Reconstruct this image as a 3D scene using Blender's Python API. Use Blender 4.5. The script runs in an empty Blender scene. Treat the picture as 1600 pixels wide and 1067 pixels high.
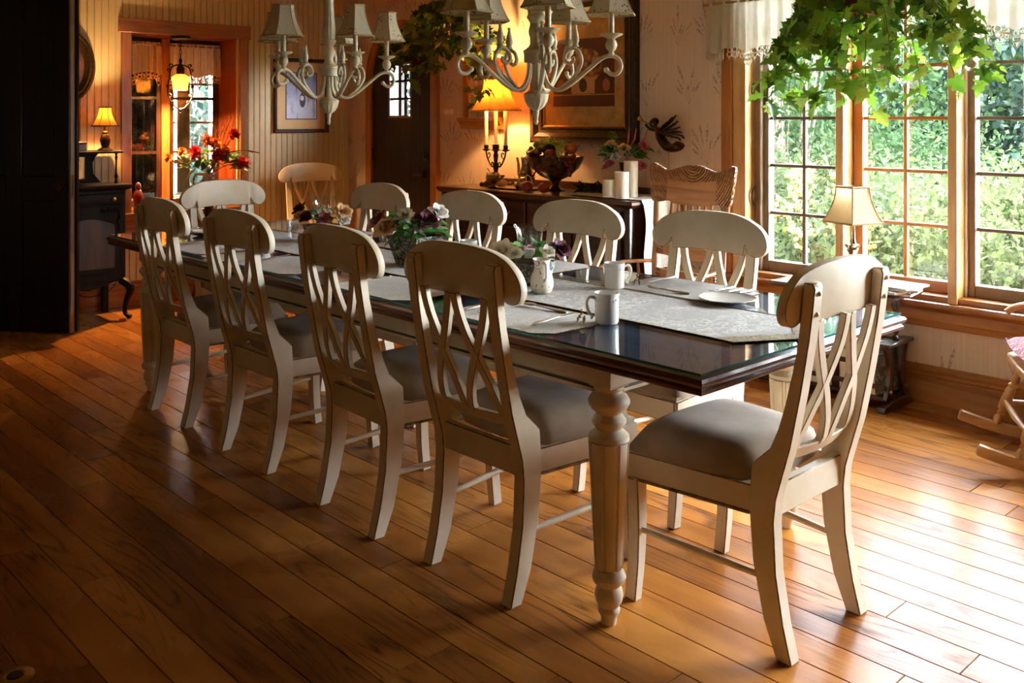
import bpy, bmesh, math, random
import numpy as np
from mathutils import Vector, Matrix
PI = math.pi
S = bpy.context.scene
COL = S.collection

# ------------------------------------------------------------------ camera
F_PX, HORIZON, YAW, CAM_H = 1497.0, 184.0, 43.1, 1.40
cam_d = bpy.data.cameras.new('camera')
cam = bpy.data.objects.new('camera', cam_d); COL.objects.link(cam)
cam.location = (0, 0, CAM_H)
cam.rotation_euler = (PI/2, 0, math.radians(-YAW))
cam_d.sensor_width = 36.0
cam_d.lens = 36.0*F_PX/1600.0
cam_d.shift_y = -(533.5-HORIZON)/1600.0
cam_d.clip_end = 200
S.camera = cam

# ------------------------------------------------------------------ view, world, sun
S.view_settings.view_transform = 'Standard'
S.view_settings.look = 'None'
S.view_settings.gamma = 1.0
S.view_settings.use_curve_mapping = False
S.view_settings.exposure = 3.05
try:
    S.cycles.use_denoising = True
    S.cycles.denoiser = 'OPENIMAGEDENOISE'
    S.cycles.max_bounces = 9
    S.cycles.diffuse_bounces = 5
    S.cycles.glossy_bounces = 4
    S.cycles.transmission_bounces = 6
    S.cycles.transparent_max_bounces = 24
    S.cycles.caustics_reflective = False
    S.cycles.caustics_refractive = False
    S.cycles.sample_clamp_indirect = 6.0
except Exception:
    pass
SKY_STRENGTH = 13.0
SUN_STRENGTH = 5.0
w = bpy.data.worlds.new('world'); S.world = w; w.use_nodes = True
wn = w.node_tree; wn.nodes.clear()
wo = wn.nodes.new('ShaderNodeOutputWorld'); wb = wn.nodes.new('ShaderNodeBackground')
wt = wn.nodes.new('ShaderNodeTexCoord'); wsx = wn.nodes.new('ShaderNodeSeparateXYZ')
wr = wn.nodes.new('ShaderNodeValToRGB')      # hazy bright summer sky: white towards the horizon, pale blue overhead
wr.color_ramp.elements[0].position = 0.0; wr.color_ramp.elements[0].color = (0.96, 0.98, 1.0, 1)
wr.color_ramp.elements[1].position = 0.8; wr.color_ramp.elements[1].color = (0.66, 0.80, 1.0, 1)
wn.links.new(wt.outputs['Generated'], wsx.inputs[0]); wn.links.new(wsx.outputs['Z'], wr.inputs[0])
wn.links.new(wr.outputs[0], wb.inputs[0]); wb.inputs[1].default_value = SKY_STRENGTH
wn.links.new(wb.outputs[0], wo.inputs[0])
sun_d = bpy.data.lights.new('sun', 'SUN'); sun_d.energy = SUN_STRENGTH; sun_d.angle = math.radians(1.5)
sun_d.color = (1.0, 0.93, 0.80)
sun = bpy.data.objects.new('sun', sun_d); COL.objects.link(sun)
SUN_DIR = Vector((0.42, -0.10, 0.90)).normalized()      # towards the sun: high, over the garden side
sun.rotation_euler = SUN_DIR.to_track_quat('Z', 'Y').to_euler()
sun.location = (9, 0, 8)

# room numbers (metres): camera stands at x=0,y=0; the table runs along y
XW, YW, ZC = 4.70, 7.12, 2.62           # window wall, end wall, ceiling
XL, YF = -2.2, -2.2                     # walls behind the camera
# window row along the window wall: glass spans in y
WIN_Y = [(2.983, 2.556)] + [(2.42-0.572*i, 1.978-0.572*i) for i in range(5)]
WIN_Z = (0.59, 2.21)
for a_, b_ in WIN_Y:                    # portals only help sampling of the sky through the panes
    ld = bpy.data.lights.new('window_portal', 'AREA'); ld.shape = 'RECTANGLE'
    ld.size = a_-b_+0.04; ld.size_y = WIN_Z[1]-WIN_Z[0]; ld.cycles.is_portal = True
    lo = bpy.data.objects.new('window_portal', ld); COL.objects.link(lo)
    lo.location = (XW+0.19, (a_+b_)/2, sum(WIN_Z)/2)
    lo.rotation_euler = (PI/2, 0, PI/2)

# ------------------------------------------------------------------ node helpers
def lin(r, g=None, b=None):
    if g is None:
        r, g, b = [int(r[i:i+2], 16) for i in (0, 2, 4)]
    f = lambda c: (c/255/12.92) if c/255 <= 0.04045 else ((c/255+0.055)/1.055)**2.4
    return (f(r), f(g), f(b), 1)

def nd(nt, typ, ins=None, **props):
    n = nt.nodes.new(typ)
    for k, v in props.items(): setattr(n, k, v)
    for k, v in (ins or {}).items():
        if isinstance(v, bpy.types.NodeSocket): nt.links.new(v, n.inputs[k])
        else: n.inputs[k].default_value = v
    return n

def mth(nt, op, a, b=None, c=None, clamp=False):
    n = nt.nodes.new('ShaderNodeMath'); n.operation = op; n.use_clamp = clamp
    for i, v in enumerate((a, b, c)):
        if v is None: continue
        if isinstance(v, bpy.types.NodeSocket): nt.links.new(v, n.inputs[i])
        else: n.inputs[i].default_value = v
    return n.outputs[0]

def mix(nt, fac, a, b, typ='MIX'):
    n = nt.nodes.new('ShaderNodeMix'); n.data_type = 'RGBA'; n.blend_type = typ
    for k, v in ((0, fac), (6, a), (7, b)):
        if isinstance(v, bpy.types.NodeSocket): nt.links.new(v, n.inputs[k])
        else: n.inputs[k].default_value = v
    return n.outputs[2]

def ramp(nt, fac, stops):
    n = nt.nodes.new('ShaderNodeValToRGB'); nt.links.new(fac, n.inputs[0])
    e = n.color_ramp.elements
    while len(e) < len(stops): e.new(0.5)
    for i, (p, c) in enumerate(stops):
        e[i].position = p; e[i].color = c if len(c) == 4 else (*c, 1)
    return n.outputs[0]

def coords(nt, kind='Object', scale=(1, 1, 1), rot=(0, 0, 0)):
    if kind == 'World':
        s = nd(nt, 'ShaderNodeNewGeometry').outputs['Position']
    else:
        s = nd(nt, 'ShaderNodeTexCoord').outputs[kind]
    return nd(nt, 'ShaderNodeMapping', {'Vector': s, 'Scale': scale, 'Rotation': rot}).outputs[0]

def noise(nt, vec, scale=5, detail=4, rough=0.55, dist=0.0):
    return nd(nt, 'ShaderNodeTexNoise', {'Vector': vec, 'Scale': scale, 'Detail': detail, 'Roughness': rough, 'Distortion': dist}).outputs['Fac']

MATS = {}
def new_mat(name):
    m = bpy.data.materials.new(name); m.use_nodes = True
    nt = m.node_tree; b = nt.nodes['Principled BSDF']; MATS[name] = m
    return m, nt, b

def bump(nt, b, h, strength=0.2, dist=0.01):
    n = nd(nt, 'ShaderNodeBump', {'Height': h, 'Strength': strength, 'Distance': dist})
    nt.links.new(n.outputs[0], b.inputs['Normal'])

def plain(name, col, rough=0.5, metal=0.0, var=0.12, scale=8, coat=0.0, bmp=0.0, spec=0.5, sheen=0.0, dark=None, kind='Object', stretch=(1, 1, 1)):
    """a surface with gentle procedural mottling"""
    m, nt, b = new_mat(name)
    v = coords(nt, kind, stretch)
    n = noise(nt, v, scale)
    d = dark if dark else tuple(c*(1-2*var) for c in col[:3])
    l = tuple(min(1, c*(1+var)) for c in col[:3])
    c = ramp(nt, n, [(0.3, d), (0.7, l)])
    nt.links.new(c, b.inputs['Base Color'])
    b.inputs['Roughness'].default_value = rough; b.inputs['Metallic'].default_value = metal
    b.inputs['Coat Weight'].default_value = coat; b.inputs['Coat Roughness'].default_value = 0.12
    b.inputs['Specular IOR Level'].default_value = spec
    b.inputs['Sheen Weight'].default_value = sheen
    if bmp: bump(nt, b, noise(nt, v, scale*6), bmp, 0.004)
    return m

def wood(name, light, dark, axis='Y', scale=1.0, rough=0.35, coat=0.3, bmp=0.12, kind='Object', contrast=(0.35, 0.65)):
    m, nt, b = new_mat(name)
    st = {'X': (1.2, 14, 14), 'Y': (14, 1.2, 14), 'Z': (14, 14, 1.2)}[axis]
    v = coords(nt, kind, tuple(s*scale for s in st))
    n = noise(nt, v, 1.0, 6, 0.6, 1.2)
    f = noise(nt, coords(nt, kind, tuple(s*scale*5 for s in st)), 1.0, 3, 0.6)
    k = mth(nt, 'ADD', mth(nt, 'MULTIPLY', n, 0.75), mth(nt, 'MULTIPLY', f, 0.25))
    nt.links.new(ramp(nt, k, [(contrast[0], dark), (contrast[1], light)]), b.inputs['Base Color'])
    b.inputs['Roughness'].default_value = rough
    b.inputs['Coat Weight'].default_value = coat; b.inputs['Coat Roughness'].default_value = 0.15
    if bmp: bump(nt, b, f, bmp, 0.002)
    return m

def translucent(name, col, trans=0.5, rough=0.8, var=0.1, scale=20, emit=None):
    m, nt, b = new_mat(name)
    n = noise(nt, coords(nt), scale)
    c = ramp(nt, n, [(0.3, tuple(x*(1-2*var) for x in col[:3])), (0.7, tuple(min(1, x*(1+var)) for x in col[:3]))])
    d = nd(nt, 'ShaderNodeBsdfDiffuse', {'Color': c}); t = nd(nt, 'ShaderNodeBsdfTranslucent', {'Color': c})
    mx = nd(nt, 'ShaderNodeMixShader', {0: trans, 1: d.outputs[0], 2: t.outputs[0]})
    out = nt.nodes['Material Output']; nt.links.new(mx.outputs[0], out.inputs[0])
    nt.nodes.remove(b)
    return m

def clear_glass(name, tint=(1, 1, 1, 1), ior=1.5, rough=0.0, boost=1.0):
    """thin pane: straight-through transparency with Fresnel reflection"""
    m, nt, b = new_mat(name); nt.nodes.remove(b)
    ge = nd(nt, 'ShaderNodeNewGeometry')
    dt = mth(nt, 'ABSOLUTE', nd(nt, 'ShaderNodeVectorMath', {0: ge.outputs['Normal'], 1: ge.outputs['Incoming']}, operation='DOT_PRODUCT').outputs['Value'])
    f0 = ((ior-1)/(ior+1))**2       # Schlick, the same from both sides of the sheet
    fr = mth(nt, 'ADD', f0, mth(nt, 'MULTIPLY', mth(nt, 'POWER', mth(nt, 'SUBTRACT', 1.0, dt, clamp=True), 5.0), 1-f0))
    if boost != 1.0: fr = mth(nt, 'MULTIPLY', fr, boost, clamp=True)
    t = nd(nt, 'ShaderNodeBsdfTransparent', {'Color': tint}); g = nd(nt, 'ShaderNodeBsdfGlossy', {'Roughness': rough, 'Color': (1, 1, 1, 1)})
    mx = nd(nt, 'ShaderNodeMixShader', {0: fr, 1: t.outputs[0], 2: g.outputs[0]})
    nt.links.new(mx.outputs[0], nt.nodes['Material Output'].inputs[0])
    return m

def leafmat(name, cols, trans=0.35, rough=0.5, spec=0.3):
    """leaf colours vary from leaf to leaf"""
    m, nt, b = new_mat(name); nt.nodes.remove(b)
    g = nd(nt, 'ShaderNodeNewGeometry'); oi = nd(nt, 'ShaderNodeObjectInfo')
    f = mth(nt, 'FRACT', mth(nt, 'ADD', g.outputs['Random Per Island'], oi.outputs['Random']))
    c = ramp(nt, f, [(i/(len(cols)-1), x) for i, x in enumerate(cols)])
    d = nd(nt, 'ShaderNodeBsdfPrincipled', {'Base Color': c, 'Roughness': rough, 'Specular IOR Level': spec}); t = nd(nt, 'ShaderNodeBsdfTranslucent', {'Color': c})
    mx = nd(nt, 'ShaderNodeMixShader', {0: trans, 1: d.outputs[0], 2: t.outputs[0]})
    nt.links.new(mx.outputs[0], nt.nodes['Material Output'].inputs[0])
    return m

# ------------------------------------------------------------------ materials
antique = plain('antique_cream', lin('cfc3a6'), 0.45, var=0.08, scale=14, bmp=0.05, dark=lin('a8997a')[:3])
cream = plain('cream_paint', lin('e4d8c3'), 0.5, var=0.05, scale=5, bmp=0.03, dark=lin('d2c3a2')[:3])
creamedge = plain('rubbed_edge', lin('9a8259'), 0.5, var=0.25, scale=40, dark=lin('5c4425')[:3])
groove = plain('dark_glaze', lin('4a3a28'), 0.5, var=0.2)
suede = plain('taupe_suede', lin('a8937a'), 0.9, var=0.12, scale=9, sheen=0.25, bmp=0.08)
walnut = wood('table_walnut', lin('6f4029')[:3], lin('2c150c')[:3], 'Y', 1.0, 0.28, 0.5)
walnut_x = wood('table_walnut_end', lin('6f4029')[:3], lin('2c150c')[:3], 'X', 1.0, 0.28, 0.5)
tabletop_m = wood('tabletop_blue_sheen', lin('667690')[:3], lin('40495c')[:3], 'Y', 1.0, 0.35, 0.0)  # slate blue paints the sky's reflection into the dark wood colour
darkwood = wood('dark_mahogany', lin('4c2a1b')[:3], lin('1c0e08')[:3], 'Z', 1.0, 0.32, 0.4)
darkwood_y = wood('dark_mahogany_long', lin('5a3220')[:3], lin('22110a')[:3], 'Y', 1.0, 0.3, 0.5)
blackwood = wood('ebonised_wood', lin('241a16')[:3], lin('0c0807')[:3], 'Z', 1.0, 0.5, 0.0)
doorwood = wood('door_brown', lin('3a2a22')[:3], lin('261a15')[:3], 'Z', 0.7, 0.5, 0.1)
doordark = wood('old_dark_door', lin('24140d')[:3], lin('120a07')[:3], 'Z', 0.7, 0.45, 0.2)
pine = wood('honey_trim', lin('b87b3e')[:3], lin('8a5224')[:3], 'Z', 0.8, 0.35, 0.3)
pine_y = wood('honey_trim_long', lin('b4763a')[:3], lin('85501f')[:3], 'Y', 0.8, 0.33, 0.35)
pine_x = wood('honey_trim_cross', lin('a8683a')[:3], lin('74401f')[:3], 'X', 0.8, 0.35, 0.3)
pine_lt = wood('pale_jamb', lin('d9b27a')[:3], lin('b98a50')[:3], 'Z', 0.8, 0.4, 0.2)
redpine = wood('red_jamb', lin('9a4a22')[:3], lin('6f2f14')[:3], 'Z', 0.8, 0.35, 0.3)
oak = wood('pressed_oak', lin('b98150')[:3], lin('8a5528')[:3], 'Y', 1.0, 0.35, 0.3)
maple = wood('golden_maple', lin('cf9f66')[:3], lin('a07040')[:3], 'X', 1.0, 0.3, 0.4)
maple_z = wood('golden_maple_turned', lin('c99a60')[:3], lin('98683a')[:3], 'Z', 1.0, 0.3, 0.4)
oak_z = wood('turned_oak', lin('a8703f')[:3], lin('754520')[:3], 'Z', 1.0, 0.3, 0.4)
sashgrey = plain('weathered_sash', lin('7a6a5a'), 0.6, var=0.12, scale=12)
alu = plain('aluminium_screen_track', lin('c9ccd0'), 0.4, metal=0.6, var=0.05)
muntin_m = plain('muntin_taupe', lin('6b5c50'), 0.55, var=0.1)
muntin_w = plain('muntin_honey', lin('b0733a'), 0.45, var=0.12)
iron = plain('black_iron', lin('231a14'), 0.45, metal=0.5, var=0.2)
bronze = plain('dark_bronze', lin('4a3420'), 0.38, metal=0.85, var=0.3, scale=25)
silver = plain('tarnished_silver', lin('b9a88c'), 0.22, metal=1.0, var=0.15, scale=15)
steel = plain('table_steel', lin('d4d0c8'), 0.32, metal=1.0, var=0.06)
gold = plain('gilt', lin('a8793a'), 0.4, metal=0.7, var=0.2, scale=30)
frame_dk = plain('dark_gilt_frame', lin('3a2616'), 0.4, metal=0.25, var=0.35, scale=40, bmp=0.2)
porcelain = plain('white_porcelain', lin('e4e0da'), 0.18, var=0.02, coat=0.3)
wax = plain('ivory_wax', lin('ece4d0'), 0.5, var=0.03)
white_plastic = plain('white_plastic', lin('e8e0d0'), 0.4, var=0.02)
panel_m = wood('brown_panelling', lin('9a7c58')[:3], lin('7a5c3c')[:3], 'Z', 0.6, 0.5, 0.1)
ceil_m = plain('ceiling_paint', lin('c8b592'), 0.8, var=0.03, kind='World')
tan_mat_m = plain('tan_mat_board', lin('dcbb8c'), 0.8, var=0.03)
pane = clear_glass('window_glass', (0.97, 0.985, 0.98, 1))
table_glass = clear_glass('table_glass', (0.86, 0.93, 0.95, 1), 1.52)
glass_edge = plain('glass_edge', lin('2f6a74'), 0.1, var=0.1, coat=0.5)
vase_glass = clear_glass('hurricane_glass', (0.95, 0.97, 0.97, 1), 1.6, 0.0, 1.6)
brass = plain('brass', lin('a5823f'), 0.3, metal=1.0, var=0.1)
terracotta = plain('terracotta', lin('8a4a30'), 0.8, var=0.1)

for m_ in ('ebonised_wood', 'old_dark_door', 'door_brown'): MATS[m_].node_tree.nodes['Principled BSDF'].inputs['Specular IOR Level'].default_value = 0.15
def floor_material():
    m, nt, b = new_mat('oak_floor')
    pos = nd(nt, 'ShaderNodeNewGeometry').outputs['Position']
    rnd = nd(nt, 'ShaderNodeObjectInfo').outputs['Random']
    off = nd(nt, 'ShaderNodeCombineXYZ', {'X': mth(nt, 'MULTIPLY', rnd, 37.0), 'Y': mth(nt, 'MULTIPLY', rnd, 91.0), 'Z': mth(nt, 'MULTIPLY', rnd, 53.0)}).outputs[0]
    p = nd(nt, 'ShaderNodeVectorMath', {0: pos, 1: off}, operation='ADD').outputs[0]
    def mp(sc): return nd(nt, 'ShaderNodeMapping', {'Vector': p, 'Scale': sc}).outputs[0]
    broad = noise(nt, mp((7, 0.9, 3)), 1.0, 4, 0.55, 0.8)
    # cathedral figure: contour lines of a stretched noise field
    fig = noise(nt, mp((5.5, 0.75, 2)), 1.0, 2, 0.45, 0.4)
    line = mth(nt, 'FRACT', mth(nt, 'MULTIPLY', fig, 15.0))
    line = mth(nt, 'ABSOLUTE', mth(nt, 'SUBTRACT', line, 0.5))
    pore = noise(nt, mp((260, 9, 30)), 1.0, 3, 0.6)
    patch = noise(nt, mp((3, 1.4, 2)), 1.0, 3, 0.6)
    dark = mth(nt, 'MULTIPLY', ramp(nt, line, [(0.0, (1, 1, 1)), (0.24, (0, 0, 0))]), ramp(nt, pore, [(0.36, (0, 0, 0)), (0.54, (1, 1, 1))]))
    dark = mth(nt, 'MULTIPLY', dark, ramp(nt, patch, [(0.44, (0.06, 0.06, 0.06)), (0.64, (1, 1, 1))]))
    tone = mth(nt, 'ADD', mth(nt, 'MULTIPLY', broad, 0.65), mth(nt, 'MULTIPLY', rnd, 0.35))
    base = ramp(nt, tone, [(0.25, lin('7c4820')), (0.5, lin('a36429')), (0.8, lin('c4833b'))])
    col = mix(nt, mth(nt, 'MULTIPLY', dark, 0.85), base, lin('2e190c'))
    nt.links.new(col, b.inputs['Base Color'])
    rr = mth(nt, 'ADD', 0.20, mth(nt, 'MULTIPLY', patch, 0.16))
    nt.links.new(mth(nt, 'ADD', rr, mth(nt, 'MULTIPLY', dark, 0.12)), b.inputs['Roughness'])
    b.inputs['Specular IOR Level'].default_value = 0.06
    wav = noise(nt, mp((9, 2.2, 2)), 1.0, 2, 0.5)
    h = mth(nt, 'SUBTRACT', mth(nt, 'MULTIPLY', wav, 0.9), mth(nt, 'MULTIPLY', dark, 0.25))
    bump(nt, b, h, 0.16, 0.006)
    return m
floor_m = floor_material()

def wallpaper_material():
    """pinkish beige paper with fine vertical ribs and printed sprigs of grass in staggered rows"""
    m, nt, b = new_mat('sprig_wallpaper')
    pos = nd(nt, 'ShaderNodeNewGeometry').outputs['Position']
    sp = nd(nt, 'ShaderNodeSeparateXYZ', {0: pos})
    Y, Z = sp.outputs[1], sp.outputs[2]
    CW, CH = 0.30, 0.36
    row = mth(nt, 'FLOOR', mth(nt, 'DIVIDE', Z, CH))
    ys = mth(nt, 'ADD', mth(nt, 'DIVIDE', Y, CW), mth(nt, 'MULTIPLY', row, 0.5))
    cell = mth(nt, 'FLOOR', ys)
    u = mth(nt, 'MULTIPLY', mth(nt, 'SUBTRACT', mth(nt, 'FRACT', ys), 0.5), CW)
    v = mth(nt, 'MULTIPLY', mth(nt, 'FRACT', mth(nt, 'DIVIDE', Z, CH)), CH)
    def rnd2(a, b): return nd(nt, 'ShaderNodeTexWhiteNoise', {'Vector': nd(nt, 'ShaderNodeCombineXYZ', {'X': a, 'Y': b}).outputs[0]}, noise_dimensions='2D').outputs['Value']
    jit = rnd2(cell, row)
    u = mth(nt, 'ADD', u, mth(nt, 'MULTIPLY', mth(nt, 'SUBTRACT', jit, 0.5), 0.10))
    v = mth(nt, 'SUBTRACT', v, 0.03)
    rho = mth(nt, 'SQRT', mth(nt, 'ADD', mth(nt, 'MULTIPLY', u, u), mth(nt, 'MULTIPLY', v, v)))
    # a fan of grass blades: each blade a thin stalk that swells into a seed head, bending outwards
    th = mth(nt, 'ADD', mth(nt, 'ARCTAN2', u, v), mth(nt, 'MULTIPLY', mth(nt, 'SUBTRACT', jit, 0.5), 0.7))
    th = mth(nt, 'DIVIDE', th, mth(nt, 'ADD', 0.7, mth(nt, 'MULTIPLY', rho, 2.2)))
    STEP = 0.19
    k = mth(nt, 'ROUND', mth(nt, 'DIVIDE', th, STEP))
    dist = mth(nt, 'MULTIPLY', mth(nt, 'ABSOLUTE', mth(nt, 'SUBTRACT', th, mth(nt, 'MULTIPLY', k, STEP))), rho)
    R = mth(nt, 'ADD', 0.12, mth(nt, 'MULTIPLY', rnd2(mth(nt, 'ADD', mth(nt, 'MULTIPLY', cell, 11.3), k), row), 0.17))
    q = mth(nt, 'DIVIDE', rho, R)
    head = mth(nt, 'SINE', mth(nt, 'MULTIPLY', mth(nt, 'DIVIDE', mth(nt, 'SUBTRACT', q, 0.5, clamp=True), 0.5), 3.1416))
    wdt = mth(nt, 'ADD', 0.0012, mth(nt, 'MULTIPLY', mth(nt, 'MAXIMUM', head, 0.0), 0.0062))
    total = mth(nt, 'MULTIPLY', mth(nt, 'LESS_THAN', dist, wdt), mth(nt, 'MULTIPLY', mth(nt, 'LESS_THAN', q, 1.0), mth(nt, 'LESS_THAN', mth(nt, 'ABSOLUTE', k), 3.5)))
    total = mth(nt, 'MULTIPLY', total, mth(nt, 'GREATER_THAN', v, 0.0))
    brk = noise(nt, nd(nt, 'ShaderNodeMapping', {'Vector': pos, 'Scale': (1, 1, 1)}).outputs[0], 70, 3)
    total = mth(nt, 'MULTIPLY', total, ramp(nt, brk, [(0.40, (0, 0, 0)), (0.56, (1, 1, 1))]))
    rib = noise(nt, nd(nt, 'ShaderNodeMapping', {'Vector': pos, 'Scale': (1, 160, 2)}).outputs[0], 1.0, 2)
    base = ramp(nt, rib, [(0.3, lin('c9b4a2')), (0.7, lin('d6c2b0'))])
    nt.links.new(mix(nt, mth(nt, 'MULTIPLY', total, 0.8), base, lin('857468')), b.inputs['Base Color'])
    b.inputs['Roughness'].default_value = 0.75
    return m
paper = wallpaper_material()
bead_m = plain('beadboard_cream', lin('d9cba6'), 0.5, var=0.03, scale=3, kind='World')

def damask(name, base, mark, scale=26):
    m, nt, b = new_mat(name)
    v = coords(nt, 'World')
    n = noise(nt, v, scale, 3, 0.6, 2.2)
    f = ramp(nt, n, [(0.44, (0, 0, 0)), (0.5, (1, 1, 1)), (0.56, (0, 0, 0))])
    f2 = noise(nt, v, scale*0.35, 2, 0.5, 1.0)
    f = mth(nt, 'MULTIPLY', f, ramp(nt, f2, [(0.35, (0.15, 0.15, 0.15)), (0.6, (1, 1, 1))]))
    nt.links.new(mix(nt, f, base, mark), b.inputs['Base Color'])
    b.inputs['Roughness'].default_value = 0.75
    b.inputs['Sheen Weight'].default_value = 0.2
    bump(nt, b, noise(nt, v, 300, 2), 0.1, 0.002)
    return m
runner_m = damask('damask_runner', lin('7d7366'), lin('b9b2a4'), 17)
mat_m = damask('damask_placemat', lin('8e8477'), lin('b4ac9f'), 30)
runner_edge = plain('bronze_fringe', lin('9c8860'), 0.7, var=0.4, scale=120, bmp=0.4)
lace_m = damask('white_lace', lin('c9c4ba'), lin('f0ede6'), 30)
napkin_m = plain('white_napkin', lin('e6e2da'), 0.8, var=0.03)

def toile(name, base, mark, scale=60, lo=0.47, hi=0.53):
    m, nt, b = new_mat(name)
    n = noise(nt, coords(nt), scale, 3, 0.6, 1.6)
    nt.links.new(ramp(nt, n, [(lo, base), (hi, mark)]), b.inputs['Base Color'])
    b.inputs['Roughness'].default_value = 0.25
    return m
pot_m = toile('grey_floral_pot', lin('2e2b27'), lin('8f897c'), 75, 0.49, 0.56)
rooster_m = toile('rooster_porcelain', lin('7e2f20'), lin('eee8dc'), 38, 0.36, 0.39)
ginger_m = toile('blue_white_vase', lin('4c5a6c'), lin('cfd2d0'), 22)
bowl_m = toile('painted_bowl', lin('2a1712'), lin('5a3f2c'), 14, 0.4, 0.7)
shade_floral = None

def floral_shade(name, base, mark):
    m, nt, b = new_mat(name); nt.nodes.remove(b)
    v = coords(nt)
    vor = nd(nt, 'ShaderNodeTexVoronoi', {'Vector': v, 'Scale': 75.0, 'Randomness': 1.0}).outputs['Distance']
    area = noise(nt, v, 14, 2)
    dots = mth(nt, 'MULTIPLY', ramp(nt, vor, [(0.24, (1, 1, 1)), (0.32, (0, 0, 0))]), ramp(nt, area, [(0.53, (0, 0, 0)), (0.58, (1, 1, 1))]))
    vine = mth(nt, 'ABSOLUTE', mth(nt, 'SUBTRACT', noise(nt, v, 11, 1, 0.4, 0.6), 0.5))
    vine = ramp(nt, vine, [(0.003, (0.4, 0.4, 0.4)), (0.006, (0, 0, 0))])
    c = mix(nt, mth(nt, 'MAXIMUM', dots, vine), base, mark)
    d = nd(nt, 'ShaderNodeBsdfDiffuse', {'Color': c}); t = nd(nt, 'ShaderNodeBsdfTranslucent', {'Color': c})
    mx = nd(nt, 'ShaderNodeMixShader', {0: 0.3, 1: d.outputs[0], 2: t.outputs[0]})
    nt.links.new(mx.outputs[0], nt.nodes['Material Output'].inputs[0])
    return m
shade_floral = floral_shade('embroidered_shade', lin('ddd2bb'), lin('6e4638'))
shade_amber = translucent('amber_shade', lin('dcae6c'), 0.36, var=0.08, scale=30)
shade_cream = translucent('cream_silk_shade', lin('efe4cc'), 0.55, var=0.04)
shade_trim = plain('shade_braid', lin('b59a6c'), 0.8, var=0.15, scale=60)
valance_m = translucent('ivory_valance', lin('cdc5b4'), 0.2, var=0.03)
valance_warm = translucent('peach_valance', lin('f2e2c8'), 0.35, var=0.04)
taffy_glass = translucent('amber_glass_shade', lin('f0cf94'), 0.5, var=0.2, scale=14)

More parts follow.
